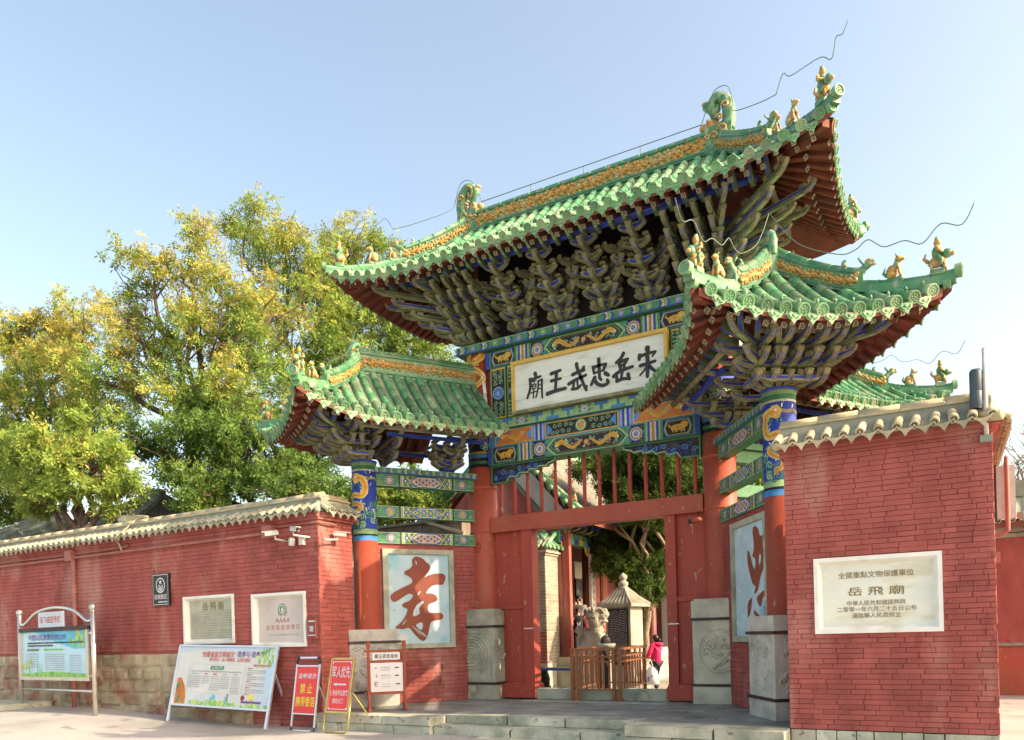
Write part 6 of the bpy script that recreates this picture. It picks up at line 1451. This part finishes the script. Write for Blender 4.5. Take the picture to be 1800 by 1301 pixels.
# seated stone lion
ln = empty('stone_lion', (-1.5, 3.45, GZ), label='seated pale stone lion guardian behind the wooden barrier, facing right', cat='statue')
b = MB(); b.box(-1.86, -1.14, 3.15, 3.75, GZ, .55, K['stone_warm']); b.box(-1.82, -1.18, 3.18, 3.72, .55, .66, K['stone_warm']); b.build('pedestal', ln)
b = MB(); s = K['stone_warm']; o = V((-1.5, 3.45, .62))
def lb(x, y, z, r): b.ball(o+V((x, y, z)), r, s, 12, 8)
lb(-.14, 0, .26, (.26, .21, .28)); lb(-.04, 0, .50, (.20, .18, .28)); lb(.06, 0, .62, (.17, .18, .20)); lb(.03, 0, .86, (.19, .21, .19)); lb(.05, 0, 1.02, (.20, .21, .19)); lb(.22, 0, .99, (.11, .15, .10)); lb(.29, 0, 1.02, (.07, .11, .06)); lb(.26, 0, .87, (.08, .10, .035)); lb(.14, 0, .90, (.12, .15, .10)); lb(.33, 0, 1.06, (.035, .05, .03)); lb(-.20, -.15, .17, (.21, .10, .19)); lb(-.20, .15, .17, (.21, .10, .19)); lb(-.04, -.18, .05, (.17, .08, .06)); lb(-.04, .18, .05, (.17, .08, .06)); lb(-.36, 0, .46, (.08, .08, .24)); lb(-.40, 0, .70, (.09, .08, .10))
for sy in (-1, 1):
    b.tube([o+V((.12, sy*.12, .62)), o+V((.25, sy*.13, .34)), o+V((.27, sy*.13, .06))], [.10, .075, .08], s, 10); lb(.33, sy*.13, .05, (.11, .085, .055)); lb(.05, sy*.20, 1.14, (.05, .04, .08)); lb(.25, sy*.10, 1.10, (.05, .045, .04)); lb(.20, sy*.13, 1.15, (.07, .05, .03)); lb(.10, sy*.19, .92, (.06, .04, .06))
body = b.build('body', ln); md = body.modifiers.new('r', 'REMESH'); md.mode = 'VOXEL'; md.voxel_size = .016; md.use_smooth_shade = True
b = MB()
for i in range(46):
    a = R.uniform(1.0, 5.3); z = R.uniform(.66, 1.18); r = .20+.03*math.sin(z*9); q = o+V((.03+r*math.cos(a), r*1.02*math.sin(a), z)); k = V((math.cos(a), math.sin(a), 0)); tv = V((-k.y, k.x, 0))
    b.tube([q+tv*(.045*(1-.09*j)*math.cos(j*.8))+V((0, 0, .045*(1-.09*j)*math.sin(j*.8)))+k*(.004*j) for j in range(9)], .015, s, 5)
b.build('mane', ln)

# wooden barrier
fence = empty('wooden_barrier', (.1, .2, 0), label='brown wooden slatted barrier folded in a U across the middle of the doorway', cat='barrier')
def panel(a, d, n):
    a, d = V(a), V(d); U = (d-a); W = U.length; U.normalize(); Nn = V((-U.y, U.x, 0))
    for p in (a, d): b = MB(); b.obox(p+V((0, 0, .47)), U*.028, Nn*.028, (0, 0, .47), K['fence_wood']); b.obox(p+V((0, 0, .012)), U*.05, Nn*.05, (0, 0, .012), K['fence_wood']); b.build('post', fence)
    for z in (.93, .80, .70, .20): b = MB(); b.bar(a+V((0, 0, z))-U*(.05 if z > .9 else 0), d+V((0, 0, z))+U*(.05 if z > .9 else 0), .05 if z > .9 else .028, .045 if z > .9 else .03, K['fence_wood']); b.build('rail', fence)
    for i in range(n):
        p = a+U*(W*(i+.7)/(n+.4)); b = MB(); b.bar(p+V((0, 0, .21)), p+V((0, 0, .93 if i % 2 else .80)), .024, .022, K['fence_wood'], (1, .01, 0)); b.build('slat', fence)
panel((-.27, -.30, 0), (.42, -.22, 0), 6); panel((.52, -.20, 0), (.30, 1.75, 0), 9); panel((-.37, -.28, 0), (-.62, 1.5, 0), 9); panel((-.6, 1.6, 0), (.28, 1.82, 0), 6)
b = MB(); b.lathe([(.02, 0), (.10, .01), (.17, .07), (.18, .12), (.15, .125), (.05, .09)], (.05, .35, .90), K['stone'], 16); b.ball((.04, .35, 1.07), (.10, .10, .11), K['iron'], 10, 7); b.tube([(.04, .35, 1.16), (.07, .35, 1.22), (.02, .36, 1.25)], .016, K['iron'], 6); b.lathe([(.16, -.90), (.14, -.86), (.05, -.8), (.05, -.1), (.1, 0)], (.05, .35, .90), K['iron'], 12)
tag(b.build('incense_burner'), 'dark round incense burner in a stone bowl behind the wooden barrier', 'incense burner')
b = MB(); b.box(-2.75, -1.75, 2.9, 3.3, .38, .42, P('blue')); b.box(-2.72, -1.78, 2.92, 3.28, .43, .44, K['cloth_grey'])
for x in (-2.7, -1.8):
    for y in (2.95, 3.25): b.bar((x, y, GZ), (x, y, .38), .05, .05, K['iron'], (1, 0, 0))
tag(b.build('low_table'), 'low dark table beside the plinth of the side hall, left of the wooden barrier', 'table')
b = MB(); b.ball((-2.9, 3.3, .12), (.26, .24, .36), K['cloth_black'], 10, 7); b.box(-3.1, -2.7, 3.1, 3.5, GZ, .0, K['iron']); tag(b.build('covered_stall'), 'black covered bundle standing next to the low table', 'bundle')

# ================================================================ people
def chain(name, pts, edges, rad, m, parent, sub=2, root=0):
    me = bpy.data.meshes.new(name); me.from_pydata([tuple(p) for p in pts], edges, []); me.materials.append(m); o = put(name, me, parent)
    sk = o.modifiers.new('skin', 'SKIN'); sk.use_smooth_shade = True
    if not me.skin_vertices: pass
    else:
        for i, s in enumerate(me.skin_vertices[0].data): s.radius = rad[i] if hasattr(rad[i], '__len__') else (rad[i], rad[i]); s.use_root = i == root
    ss = o.modifiers.new('sub', 'SUBSURF'); ss.levels = sub; ss.render_levels = sub; return o
def person(loc, face, H, label, top, legs, hair, larm=(.2, -.15, -.75), rarm=(-.2, -.15, -.75), tail=False, grp=None, stride=.06, elbow=.5):
    """loc = feet; face = heading the person looks along; arms = wrist offsets from the shoulder, in arm lengths (right, forward, up)"""
    t = empty('person', loc, label=label, cat='person', group=grp); f = V((math.cos(face), math.sin(face), 0)); r = V((f.y, -f.x, 0)); L = V(loc); k = H/1.65
    q = lambda x, y, z: L+r*(x*k)+f*(y*k)+V((0, 0, z*k))
    pts = [q(0, 0, .93), q(0, .0, 1.10), q(0, .0, 1.30), q(0, 0, 1.40), q(0, .01, 1.47), q(0, .02, 1.56)]; ed = [(i, i+1) for i in range(5)]; rad = [.11, .10, .12, .08, .05, .085]; rad = [x*k for x in rad]
    wr = {}
    for s, arm in ((1, larm), (-1, rarm)):
        sh = q(s*.17, 0, 1.36); w_ = sh+r*(arm[0]*.56*k)+f*(-arm[1]*.56*k)+V((0, 0, arm[2]*.56*k)); e = sh.lerp(w_, .5)+V((0, 0, -.05*k))-f*(.07*k)+r*(s*.05*k); b0 = len(pts)
        pts += [sh, e, w_]; rad += [.055*k, .042*k, .030*k]; ed += [(2, b0), (b0, b0+1), (b0+1, b0+2)]; wr[s] = (sh, e, w_)
        d = (w_-e).normalized(); sd = d.cross(V((0, 0, 1))); sd = sd.normalized() if sd.length > .1 else r; pl = w_+d*(.06*k); b1 = len(pts); pts.append(pl); rad.append((.034*k, .018*k)); ed.append((b0+2, b1))
        for j in range(4):
            c1 = len(pts); a = pl+sd*((j-1.5)*.019*k)+d*(.035*k); pts += [a, a+d*((.035+.006*(j in (1, 2)))*k)-V((0, 0, .01*k))]; rad += [.0095*k, .008*k]; ed += [(b1, c1), (c1, c1+1)]
        c1 = len(pts); a = w_+d*(.03*k)+f*(.03*k); pts += [a, a+d*(.035*k)]; rad += [.011*k, .009*k]; ed += [(b1, c1), (c1, c1+1)]
    lg = {}
    for s in (1, -1):
        st = s*stride; b0 = len(pts); hp, kn, an, to = q(s*.09, 0, .86), q(s*.10, .03+st, .47), q(s*.10, st*1.3, .07), q(s*.10, st*1.3+.13, .03); pts += [hp, kn, an, to]; rad += [.085*k, .058*k, .04*k, .035*k]; ed += [(0, b0), (b0, b0+1), (b0+1, b0+2), (b0+2, b0+3)]; lg[s] = (hp, kn, an, to)
    chain('body', pts, ed, rad, K['skin'], t)
    tp = [q(0, 0, .80), q(0, 0, .95), q(0, 0, 1.12), q(0, 0, 1.30), q(0, .0, 1.41)]; te = [(i, i+1) for i in range(4)]; tr = [(.185*k, .155*k), (.17*k, .14*k), (.165*k, .14*k), (.17*k, .13*k), (.075*k, .075*k)]
    for s in (1, -1):
        b0 = len(tp); sh, e, w_ = wr[s]; tp += [sh, e, w_.lerp(e, .08)]; tr += [.085*k, .07*k, .052*k]; te += [(3, b0), (b0, b0+1), (b0+1, b0+2)]
    chain('coat', tp, te, tr, top, t)
    lp = [q(0, 0, .90)]; le = []; lr = [.14*k]
    for s in (1, -1):
        b0 = len(lp); hp, kn, an, to = lg[s]; lp += [hp-V((0, 0, .04*k)), kn, an+V((0, 0, .02*k))]; lr += [.105*k, .078*k, .062*k]; le += [(0, b0), (b0, b0+1), (b0+1, b0+2)]
    chain('trousers', lp, le, lr, legs, t)
    for s in (1, -1):
        hp, kn, an, to = lg[s]; chain('shoe', [an-f*(.03*k)-V((0, 0, .025*k)), an+f*(.05*k)-V((0, 0, .03*k)), to], [(0, 1), (1, 2)], [.05*k, .052*k, .04*k], K['cloth_black'], t, 1)
    hc = q(0, .02, 1.565); b = MB(); b.ball(hc-f*(.022*k)+V((0, 0, .025*k)), (.098*k, .098*k, .105*k), hair, 14, 10); b.ball(hc-f*(.05*k)-V((0, 0, .03*k)), (.085*k, .08*k, .085*k), hair, 12, 8)
    if tail: b.tube([hc-f*(.10*k), hc-f*(.16*k)-V((0, 0, .03*k)), hc-f*(.17*k)-V((0, 0, .13*k))], [.035*k, .04*k, .012*k], hair, 8)
    b.build('hair', t); b = MB()
    b.ball(hc+f*(.092*k)-V((0, 0, .005*k)), (.014*k, .02*k, .022*k), K['skin'], 7, 5)
    for s in (-1, 1): b.ball(hc+r*(s*.086*k)-V((0, 0, .005*k)), (.014*k, .02*k, .03*k), K['skin'], 7, 5)
    b.build('nose_and_ears', t); b = MB()
    for s in (-1, 1): b.ball(hc+f*(.078*k)+r*(s*.032*k)+V((0, 0, .012*k)), .010*k, K['cloth_black'], 6, 4)
    b.build('eye', t); b = MB(); b.ball(hc+f*(.082*k)-V((0, 0, .045*k)), (.02*k, .012*k, .006*k), K['rose_ink'], 7, 4); b.build('mouth', t)
    return t, q, wr
WP = (-.60, 5.10, GZ)
t, q, wr = person(WP, math.radians(160), 1.38, 'woman with tied black hair in a bright pink coat, walking inside the gateway', K['coat_pink'], K['cloth_black'], K['hair'], larm=(-.25, -.40, -.62), rarm=(-.15, -.35, -.65), tail=True)
b = MB(); b.ball(q(0, -.07, 1.40), (.15, .13, .06), K['coat_pink'], 12, 6); b.build('hood', t)
hnd = wr[-1][2]; b = MB(); f = V((math.cos(math.radians(160)), math.sin(math.radians(160)), 0)); cpt = V((hnd.x+.20, hnd.y-.14, hnd.z-.42))
vs = []
for z, wd, dp in ((.22, .04, .02), (.11, .13, .05), (-.05, .165, .075), (-.18, .16, .07), (-.22, .13, .045)):
    vs += [cpt+V((x*wd, y*dp, z)) for x, y in ((-1, -1), (0, -1.3), (1, -1), (1, 1), (0, 1.3), (-1, 1))]
b.add(vs, [(i*6+k, i*6+(k+1) % 6, i*6+6+(k+1) % 6, i*6+6+k) for i in range(4) for k in range(6)]+[tuple(range(24, 30))], K['bag_white'], True)
for s in (-1, 1): b.tube([cpt+V((s*.04, 0, .20)), cpt+V((s*.03-.04, .03, .36)), hnd-V((0, 0, .01))], .010, K['bag_white'], 5)
c = Cv(lambda u, z, h: cpt+V((u, -.100-h, z))); 
for i in range(5): c.disc(R.uniform(-.06, .06), R.uniform(-.13, 0), R.uniform(.015, .04), K['bag_blue'], 1, 7)
bag = tag(b.build('carrier_bag'), 'white plastic carrier bag with a blue print, held by the woman in pink', 'bag'); c.build('print', bag)
person((.50, 8.2, GZ), math.radians(-100), 1.5, 'person in dark red mostly hidden behind the right door jamb', K['cloth_red'], K['cloth_black'], K['hair'])
t, q, wr = person((-3.05, 5.95, .62), math.radians(-60), 1.27, 'child in a black sweater with dark red sleeves, standing on the hall steps', K['cloth_black'], K['cloth_black'], K['hair'], larm=(.25, -.1, -.8), rarm=(-.25, -.1, -.8))
b = MB()
for s in (-1, 1): b.tube([wr[s][0], wr[s][1], wr[s][2]], [.075, .07, .055], K['cloth_red'], 10)
b.ball(q(.28, 0, .80), (.09, .08, .16), K['cloth_red'], 10, 7); b.build('jacket', t)
c = Cv(lambda u, z, h: q(u, .16+h, z)); c.line([(-.05, 1.18), (-.03, 1.05), (0, 1.14), (.03, 1.05), (.05, 1.18)], .02, K['sign_white'], 1); c.build('print', t)
person((-3.25, 6.45, .62), math.radians(-75), 1.62, 'man in a dark jacket standing close behind the child at the hall', K['cloth_grey'], K['cloth_black'], K['hair'])

# ================================================================ buildings and walls beyond
t = empty('boundary_wall', (12, 5.6, GZ), label='farther red wall with grey tiled eaves beyond the right end of the near wall', cat='wall')
MB().box(6.2, 30, 5.6, 6.2, GZ, 2.95, K['brick_red']).build('wall_core', t); MB().box(6.2, 30, 5.585, 5.6, .74, .80, K['plaster']).build('painted_line', t); MB().box(6.2, 30, 5.56, 5.6, GZ, .70, K['vermilion']).build('wall_base', t)
for i, (z, o) in enumerate(((2.95, .08), (3.05, .16), (3.14, .24))): MB().box(6.2, 30, 5.6-o, 6.3, z, z+.085, K['plaster']).build('cornice', t)
tile_roof('roof_slope', t, (6.2, 5.25, 3.25), (30, 5.25, 3.25), (6.2, 6.6, 3.95), (30, 6.6, 3.95), K['tile_grey'], .24)
for i in range(14):
    x = 6.35+.24*i; put('coping_tile', CT['tile_grey'][0], t, frameM(V((x, 5.22, 3.28)), V((1, 0, 0)), V((0, 1, .4)), 1.4, 1.4, 1.4))
MB().box(6.2, 30, 6.5, 6.8, 3.9, 4.25, K['tile_grey']).build('ridge', t)
b = MB(); b.box(6.22, 6.42, -1.75, -1.68, 2.52, 3.18, K['plastic_white']); b.box(6.20, 6.22, -1.76, -1.66, 2.5, 3.2, K['iron']); b.box(6.13, 6.22, -1.7, -1.6, 2.6, 3.1, K['tile_tan']); tag(b.build('lamp_box'), 'pale upright lamp box mounted on the side of the near right wall', 'lamp')
b = MB(); b.tube(cr([(6.33, -1.80, 3.28), (6.33, -1.80, 2.45), (6.31, -1.79, 2.36), (6.24, -1.77, 2.32), (6.12, -1.75, 2.31)], 5), .026, K['pipe_red'], 8); b.box(6.12, 6.24, -1.85, -1.72, 1.98, 2.10, K['pipe_red']); tag(b.build('conduit_pipe'), 'pinkish bent conduit running up in front of the lamp box', 'pipe')
t = empty('timber_shed', (-6.6, 3.3, GZ), label='grey boarded shed with a slanting bar, behind the left wing beams', cat='shed')
mk('grey_board', (.17, .14, .11), .85, .25, 3, (.10, .09, .075), .4, 2, .2, 20, zs=.2)
for i in range(11): MB().box(-8.1+.30*i, -7.81+.30*i, 3.0+.006*(i % 2), 3.5, GZ, 4.14, K['grey_board']).build('board', t)
MB().box(-8.2, -4.75, 2.9, 3.6, 4.14, 4.2, K['roof_grey']).build('roof_slope', t)
b = MB(); b.bar((-6.2, 2.95, 4.30), (-4.72, 2.95, 3.78), .06, .08, K['tile_tan']); b.build('slanting_bar', t)
# roofs behind the left wall
def back_house(c, lx, ly, ze, zr, m, label, hip=1.2):
    cx, cy = c; t = empty('tiled_house', (cx, cy, GZ), label=label, cat='house', group='tiled houses behind the left wall')
    MB().box(cx-lx+.5, cx+lx-.5, cy-ly+.5, cy+ly-.5, GZ, ze+.1, K['brick_grey']).build('wall', t)
    for s in (-1, 1): tile_roof('roof_slope', t, (cx-lx, cy+s*ly, ze), (cx+lx, cy+s*ly, ze), (cx-lx+hip, cy, zr), (cx+lx-hip, cy, zr), m); tile_roof('roof_slope', t, (cx+s*lx, cy-ly, ze), (cx+s*lx, cy+ly, ze), (cx+s*(lx-hip), cy-.02, zr), (cx+s*(lx-hip), cy+.02, zr), m)
    for sx in (-1, 1):
        for sy in (-1, 1):
            b = MB(); pts = [V((cx+sx*(lx-hip*k), cy+sy*ly*(1-k), ze+(zr-ze)*k-.5*k*(1-k)+.15*(1-k)**3)) for k in (0, .2, .4, .6, .8, 1)]; sweep(b, pts, .16, .16, K['ridge_grey']); b.build('hip_ridge', t)
            b = MB(); b.ball(pts[1]+V((0, 0, .24)), (.10, .10, .14), K['ridge_grey'], 8, 6); b.ball(pts[1]+V((0.06*sx, 0, .42)), (.07, .07, .08), K['ridge_grey'], 8, 6); b.build('roof_figure', t)
    MB().box(cx-lx+hip-.1, cx+lx-hip+.1, cy-.12, cy+.12, zr-.05, zr+.22, K['ridge_grey']).build('ridge', t)
back_house((-15.6, 2.2), 2.3, 2.6, 4.35, 5.75, K['roof_grey'], 'grey tiled house with dark green ridges behind the long left wall, farther left', 1.9)
back_house((-21.0, 2.0), 2.4, 2.6, 4.3, 5.6, K['roof_grey'], 'grey tiled house at the far left edge behind the long left wall', 1.6)
back_house((-11.7, 4.6), 1.5, 2.0, 4.7, 5.7, K['tile_grey'], 'paler tiled house behind the left wall below the big tree', .5)
t = empty('rear_hall', (-1, 19, GZ), label='far hall with red walls and a green edged tiled roof behind the cypress', cat='hall')
MB().box(-9, 6, 18, 24, GZ, 3.4, K['wall_pale']).build('wall', t)
for i in range(6): MB().box(-8.5+2.4*i, -7.1+2.4*i, 17.94, 18, .2, 2.9, K['door_red']).build('door', t)
tile_roof('roof_slope', t, (-9.6, 17, 3.5), (6.6, 17, 3.5), (-9.6, 21, 5.6), (6.6, 21, 5.6), K['roof_grey']); MB().box(-9.6, 6.6, 20.9, 21.2, 5.5, 5.9, K['glaze']).build('ridge', t)
t = empty('grey_stele', (.35, 9.2, GZ), label='tall plain grey stone slab standing beyond the woman in pink', cat='stele')
MB().box(.05, .75, 9.1, 9.4, GZ, 3.1, K['stone_grey']).build('slab', t); MB().box(-.05, .85, 9.0, 9.5, GZ, .25, K['stone_grey']).build('base', t)

# ================================================================ trees
def leaves(name, parent, blobs, per, mats, size=(.135, .052), spray=.30, n=11, seed=1, droop=.15, shell=.2, clumps=10, dens=1.05, grad=None):
    """sprays of small pointed leaflets through the crown's clumps; one mesh"""
    g = np.random.default_rng(seed); V4 = []; MI = []; sub = []
    for x, y, z, r in blobs:                 # each mass is a cluster of smaller clumps with gaps between
        for i in range(clumps):
            d = g.normal(size=3); d /= np.linalg.norm(d); q = r*(.35+.65*g.random()); sub.append((x+d[0]*q, y+d[1]*q, z+d[2]*q*.85, r*g.uniform(.34, .56)))
    blobs = sub; per = per/(clumps*.20)*dens
    for bi, (x, y, z, r) in enumerate(blobs):
        k = int(per*r*r); d = g.normal(size=(k, 3)); d /= np.linalg.norm(d, axis=1)[:, None]
        rad = r*(shell+(1-shell)*g.random(k)**.6)*(1+.28*np.sin(d[:, 0]*5+bi)*np.cos(d[:, 1]*4+d[:, 2]*5))
        c = np.array((x, y, z))+d*rad[:, None]*np.array((1, 1, .85))
        h = (c[:, 2]-z)/max(r, .1)
        tone = g.random(k)*.45+.25*np.sin(c[:, 0]*1.9+3)*np.cos(c[:, 1]*1.7+c[:, 2]*1.3)+.05*h+(.28 if grad is None else .06+.42*np.clip((c[:, 2]-grad[0])/(grad[1]-grad[0]), 0, 1))
        ax = d*.6+g.normal(size=(k, 3))*.6; ax[:, 2] -= droop; ax /= np.linalg.norm(ax, axis=1)[:, None]
        sd = np.cross(ax, g.normal(size=(k, 3))); sd /= np.linalg.norm(sd, axis=1)[:, None]; up = np.cross(ax, sd)
        for j in range(n):
            t = (j//2)/max(1, (n-1)//2); s = 1 if j % 2 else -1
            if j == n-1: s = 0
            b = c+ax*(spray*(t-.5))[..., None] if False else c+ax*(spray*(t-.5))
            dr = ax*.55+sd*(s*.85)+up*g.normal(size=(k, 1))*.35; dr /= np.linalg.norm(dr, axis=1)[:, None]
            L = size[0]*(.7+.6*g.random((k, 1))); w = np.cross(dr, up+.4*g.normal(size=(k, 3))); w /= np.linalg.norm(w, axis=1)[:, None]; w = w*size[1]*(.7+.6*g.random((k, 1)))/2
            V4.append(np.stack([b, b+dr*L*.45+w, b+dr*L, b+dr*L*.45-w], 1))
            MI.append(np.clip(((tone+g.normal(size=k)*.10)*len(mats)).astype(int), 0, len(mats)-1))
    v = np.concatenate(V4).reshape(-1, 3); mi = np.concatenate(MI).astype(np.int32); q = len(mi)
    me = bpy.data.meshes.new(name); me.vertices.add(len(v)); me.vertices.foreach_set('co', v.ravel().astype(np.float32)); me.loops.add(4*q); me.loops.foreach_set('vertex_index', np.arange(4*q, dtype=np.int32))
    me.polygons.add(q); me.polygons.foreach_set('loop_start', np.arange(q, dtype=np.int32)*4)
    for m in mats: me.materials.append(K[m])
    me.polygons.foreach_set('material_index', mi); me.update(); me.validate(); return put(name, me, parent)
def limb(b, a, d, r0, r1, m, wob=.12, n=5):
    a, d = V(a), V(d); L = (d-a).length; pts = [a.lerp(d, i/n)+V((R.uniform(-1, 1), R.uniform(-1, 1), R.uniform(-.5, .5)))*(wob*L*.3*(0 if i in (0, n) else 1)) for i in range(n+1)]
    b.tube(cr(pts, 2), [r0+(r1-r0)*i/(2*n) for i in range(2*n+1)], m, 7); return pts
def tree(name, base, fork, blobs, label, mats, per=260, trunk_r=.28, bark='bark', seed=1, group=None, twigs=3, **kw):
    t = empty(name, base, label=label, cat='tree', group=group); b = MB(); f = V(fork); limb(b, base, fork, trunk_r, trunk_r*.75, K[bark], .05); b.build('trunk', t)
    b = MB()
    for x, y, z, r in blobs:
        c = V((x, y, z)); pts = limb(b, f+V((R.uniform(-.1, .1), R.uniform(-.1, .1), R.uniform(-.6, .2))), c, trunk_r*.45, .035, K[bark], .22, 6)
        for i in range(twigs):
            d = V((R.gauss(0, 1), R.gauss(0, 1), R.gauss(.25, .8))).normalized(); p2 = limb(b, pts[R.choice((3, 4, 5))], c+d*r*R.uniform(.7, 1.12), .035, .010, K[bark], .3, 4)
            e = V((R.gauss(0, 1), R.gauss(0, 1), R.gauss(.4, .7))).normalized(); limb(b, p2[2], p2[2]+e*r*.6, .016, .005, K[bark], .3, 3)
    b.build('branch', t); leaves('crown', t, blobs, per, mats, seed=seed, **kw); return t
YL = ['leaf_green', 'leaf_lime', 'leaf_yellow', 'leaf_yellow']; LG = ['leaf_dark', 'leaf_green', 'leaf_lime', 'leaf_yellow']; GR = ['leaf_dark', 'leaf_green', 'leaf_green', 'leaf_lime']
BLOB['cyp2'] += [(-2.21, 5.93, 5.49, .53), (-1.6, 6.27, 5.92, .68), (-1.02, 6.6, 5.45, .6), (-.36, 6.97, 5.58, .6), (-1.56, 6.29, 4.94, .6), (-.77, 6.74, 4.92, .6), (.02, 7.18, 5.12, .45), (-1.31, 6.44, 4.4, .53)]
BLOB['back'] += [(-9.96, 9.03, 11.38, .89), (-9.2, 9.46, 10.56, .7), (-10.46, 8.75, 12.2, .8), (-9.25, 8.28, 9.66, .86)]
BLOB['cyp2'] = [(x, y, z, r*1.15) for x, y, z, r in BLOB['cyp2']]+[(-2.6, 7.2, 3.2, .5), (-1.9, 7.6, 2.9, .6)]
BLOB['cyp2'] += [(-1.7, 7.9, 3.1, .6), (-2.4, 7.5, 3.5, .6), (-1.3, 8.0, 3.3, .5), (-2.0, 7.7, 4.5, .7)]
BLOB['back'] = [(x, y, z-.5*(z > 14), r) for x, y, z, r in BLOB['back']]
BLOB['main'] = [(x, y, z-.9*(z > 11), r*(.86 if z > 10 else .95)) for x, y, z, r in BLOB['main']]
tree('locust_tree', (-14.4, 3.1, GZ), (-14.6, 3.0, 7.9), BLOB['main'], 'big yellowing locust tree rising in the middle above the left wall', YL, 165, .30, seed=2, twigs=5, group='trees behind the left wall', spray=.34, grad=(8.5, 14))
tree('locust_tree', (-13.9, 7.4, GZ), (-14.2, 7.3, 8.6), BLOB['back'], 'greener locust tree behind the left wing roof, right of the big yellowing tree', ['leaf_green', 'leaf_lime', 'leaf_lime', 'leaf_yellow'], 170, .28, seed=3, twigs=4, group='trees behind the left wall', spray=.34, grad=(8.5, 17))
tree('locust_tree', (-21, 2.2, GZ), (-21, 2.2, 7), BLOB['left'], 'locust tree with yellow top at the far left edge', YL, 220, .26, seed=4, group='trees behind the left wall', spray=.34, grad=(8, 12.5))
tree('broadleaf_tree', (-14.4, -1.2, GZ), (-14.4, -.9, 4.4), BLOB['near'], 'lower bright green tree leaning over the long left wall', ['leaf_green', 'leaf_lime', 'leaf_lime', 'leaf_yellow'], 300, .20, seed=5, group='trees behind the left wall', spray=.30)
tree('broadleaf_tree', (-11.6, 3.0, GZ), (-11.6, 3.0, 4.6), BLOB['low'], 'dark green bushy tree between the left wall and the left wing roof', GR, 260, .22, seed=6, group='trees behind the left wall')
tree('conifer_tree', (-27.7, 4.8, GZ), (-27.7, 4.8, 7.0), BLOB['conifer'], 'pale green conifer at the far left behind the long wall', ['leaf_con', 'leaf_con', 'leaf_lime'], 300, .25, seed=7, group='trees behind the left wall', size=(.13, .05), spray=.4, shell=.6)
tree('cypress_tree', (-4.4, 15.4, GZ), (-4.4, 15.4, 5.0), BLOB['cyp'], 'dark cypress crown seen through the balusters over the doorway', ['leaf_cyp', 'leaf_dark', 'leaf_con'], 420, .25, seed=8, group='cypresses in the courtyard', size=(.14, .05), spray=.34, shell=.25)
tree('cypress_tree', (-2.0, 8.0, GZ), (-1.75, 7.95, 2.2), BLOB['cyp2'], 'leaning cypress with a bare pale trunk beside the stone stele', ['leaf_cyp', 'leaf_dark', 'leaf_con'], 1900, .13, bark='bark_pale', seed=9, group='cypresses in the courtyard', size=(.10, .035), spray=.26, shell=.2, twigs=2)
tree('broadleaf_tree', (-7.6, 5.0, GZ), (-7.6, 5.0, 3.8), [(-8.02, 4.5, 5.15, .75), (-7.45, 4.8, 5.3, .75), (-6.95, 5.0, 5.1, .6), (-8.49, 5.27, 5.66, .65), (-7.47, 5.27, 4.8, .6), (-8.3, 4.6, 4.6, .6), (-7.9, 5.0, 5.9, .6)], 'yellow green tree seen between the tie beams of the left wing', LG, 330, .11, seed=10, group='trees behind the left wall', twigs=2)
tree('broadleaf_tree', (.6, 11.5, GZ), (.6, 11.5, 4.2), [(.78, 11.62, 6.61, .6), (.38, 11.4, 6.01, .6), (1.07, 11.79, 5.72, .6), (.17, 11.28, 6.63, .5), (.6, 11.52, 5.2, .5), (1.3, 11.8, 6.6, .5)], 'yellow green tree seen between the tie beams of the right wing', LG, 300, .12, seed=12)
# leafless tree at the right edge
t = empty('bare_tree', (8.3, 22, GZ), label='leafless grey tree beyond the far wall at the right edge', cat='tree')
b = MB(); limb(b, (8.3, 22, GZ), (8.5, 22, 4.5), .22, .16, K['bark_pale'], .05); b.build('trunk', t); b = MB()
def grow(p, d, L, r, k):
    e = p+d*L; limb(b, p, e, r, r*.62, K['bark_pale'], .18, 3)
    if k:
        for i in range(3): q = (d+V((R.gauss(0, .55), R.gauss(0, .55), R.gauss(.12, .35)))).normalized(); grow(p.lerp(e, R.uniform(.55, 1)), q, L*R.uniform(.6, .85), r*.58, k-1)
for i in range(8): grow(V((8.5, 22, 4.0+.1*i)), V((R.gauss(-.1, .6), R.gauss(0, .5), 1)).normalized(), 1.9, .10, 4)
b.build('branch', t)
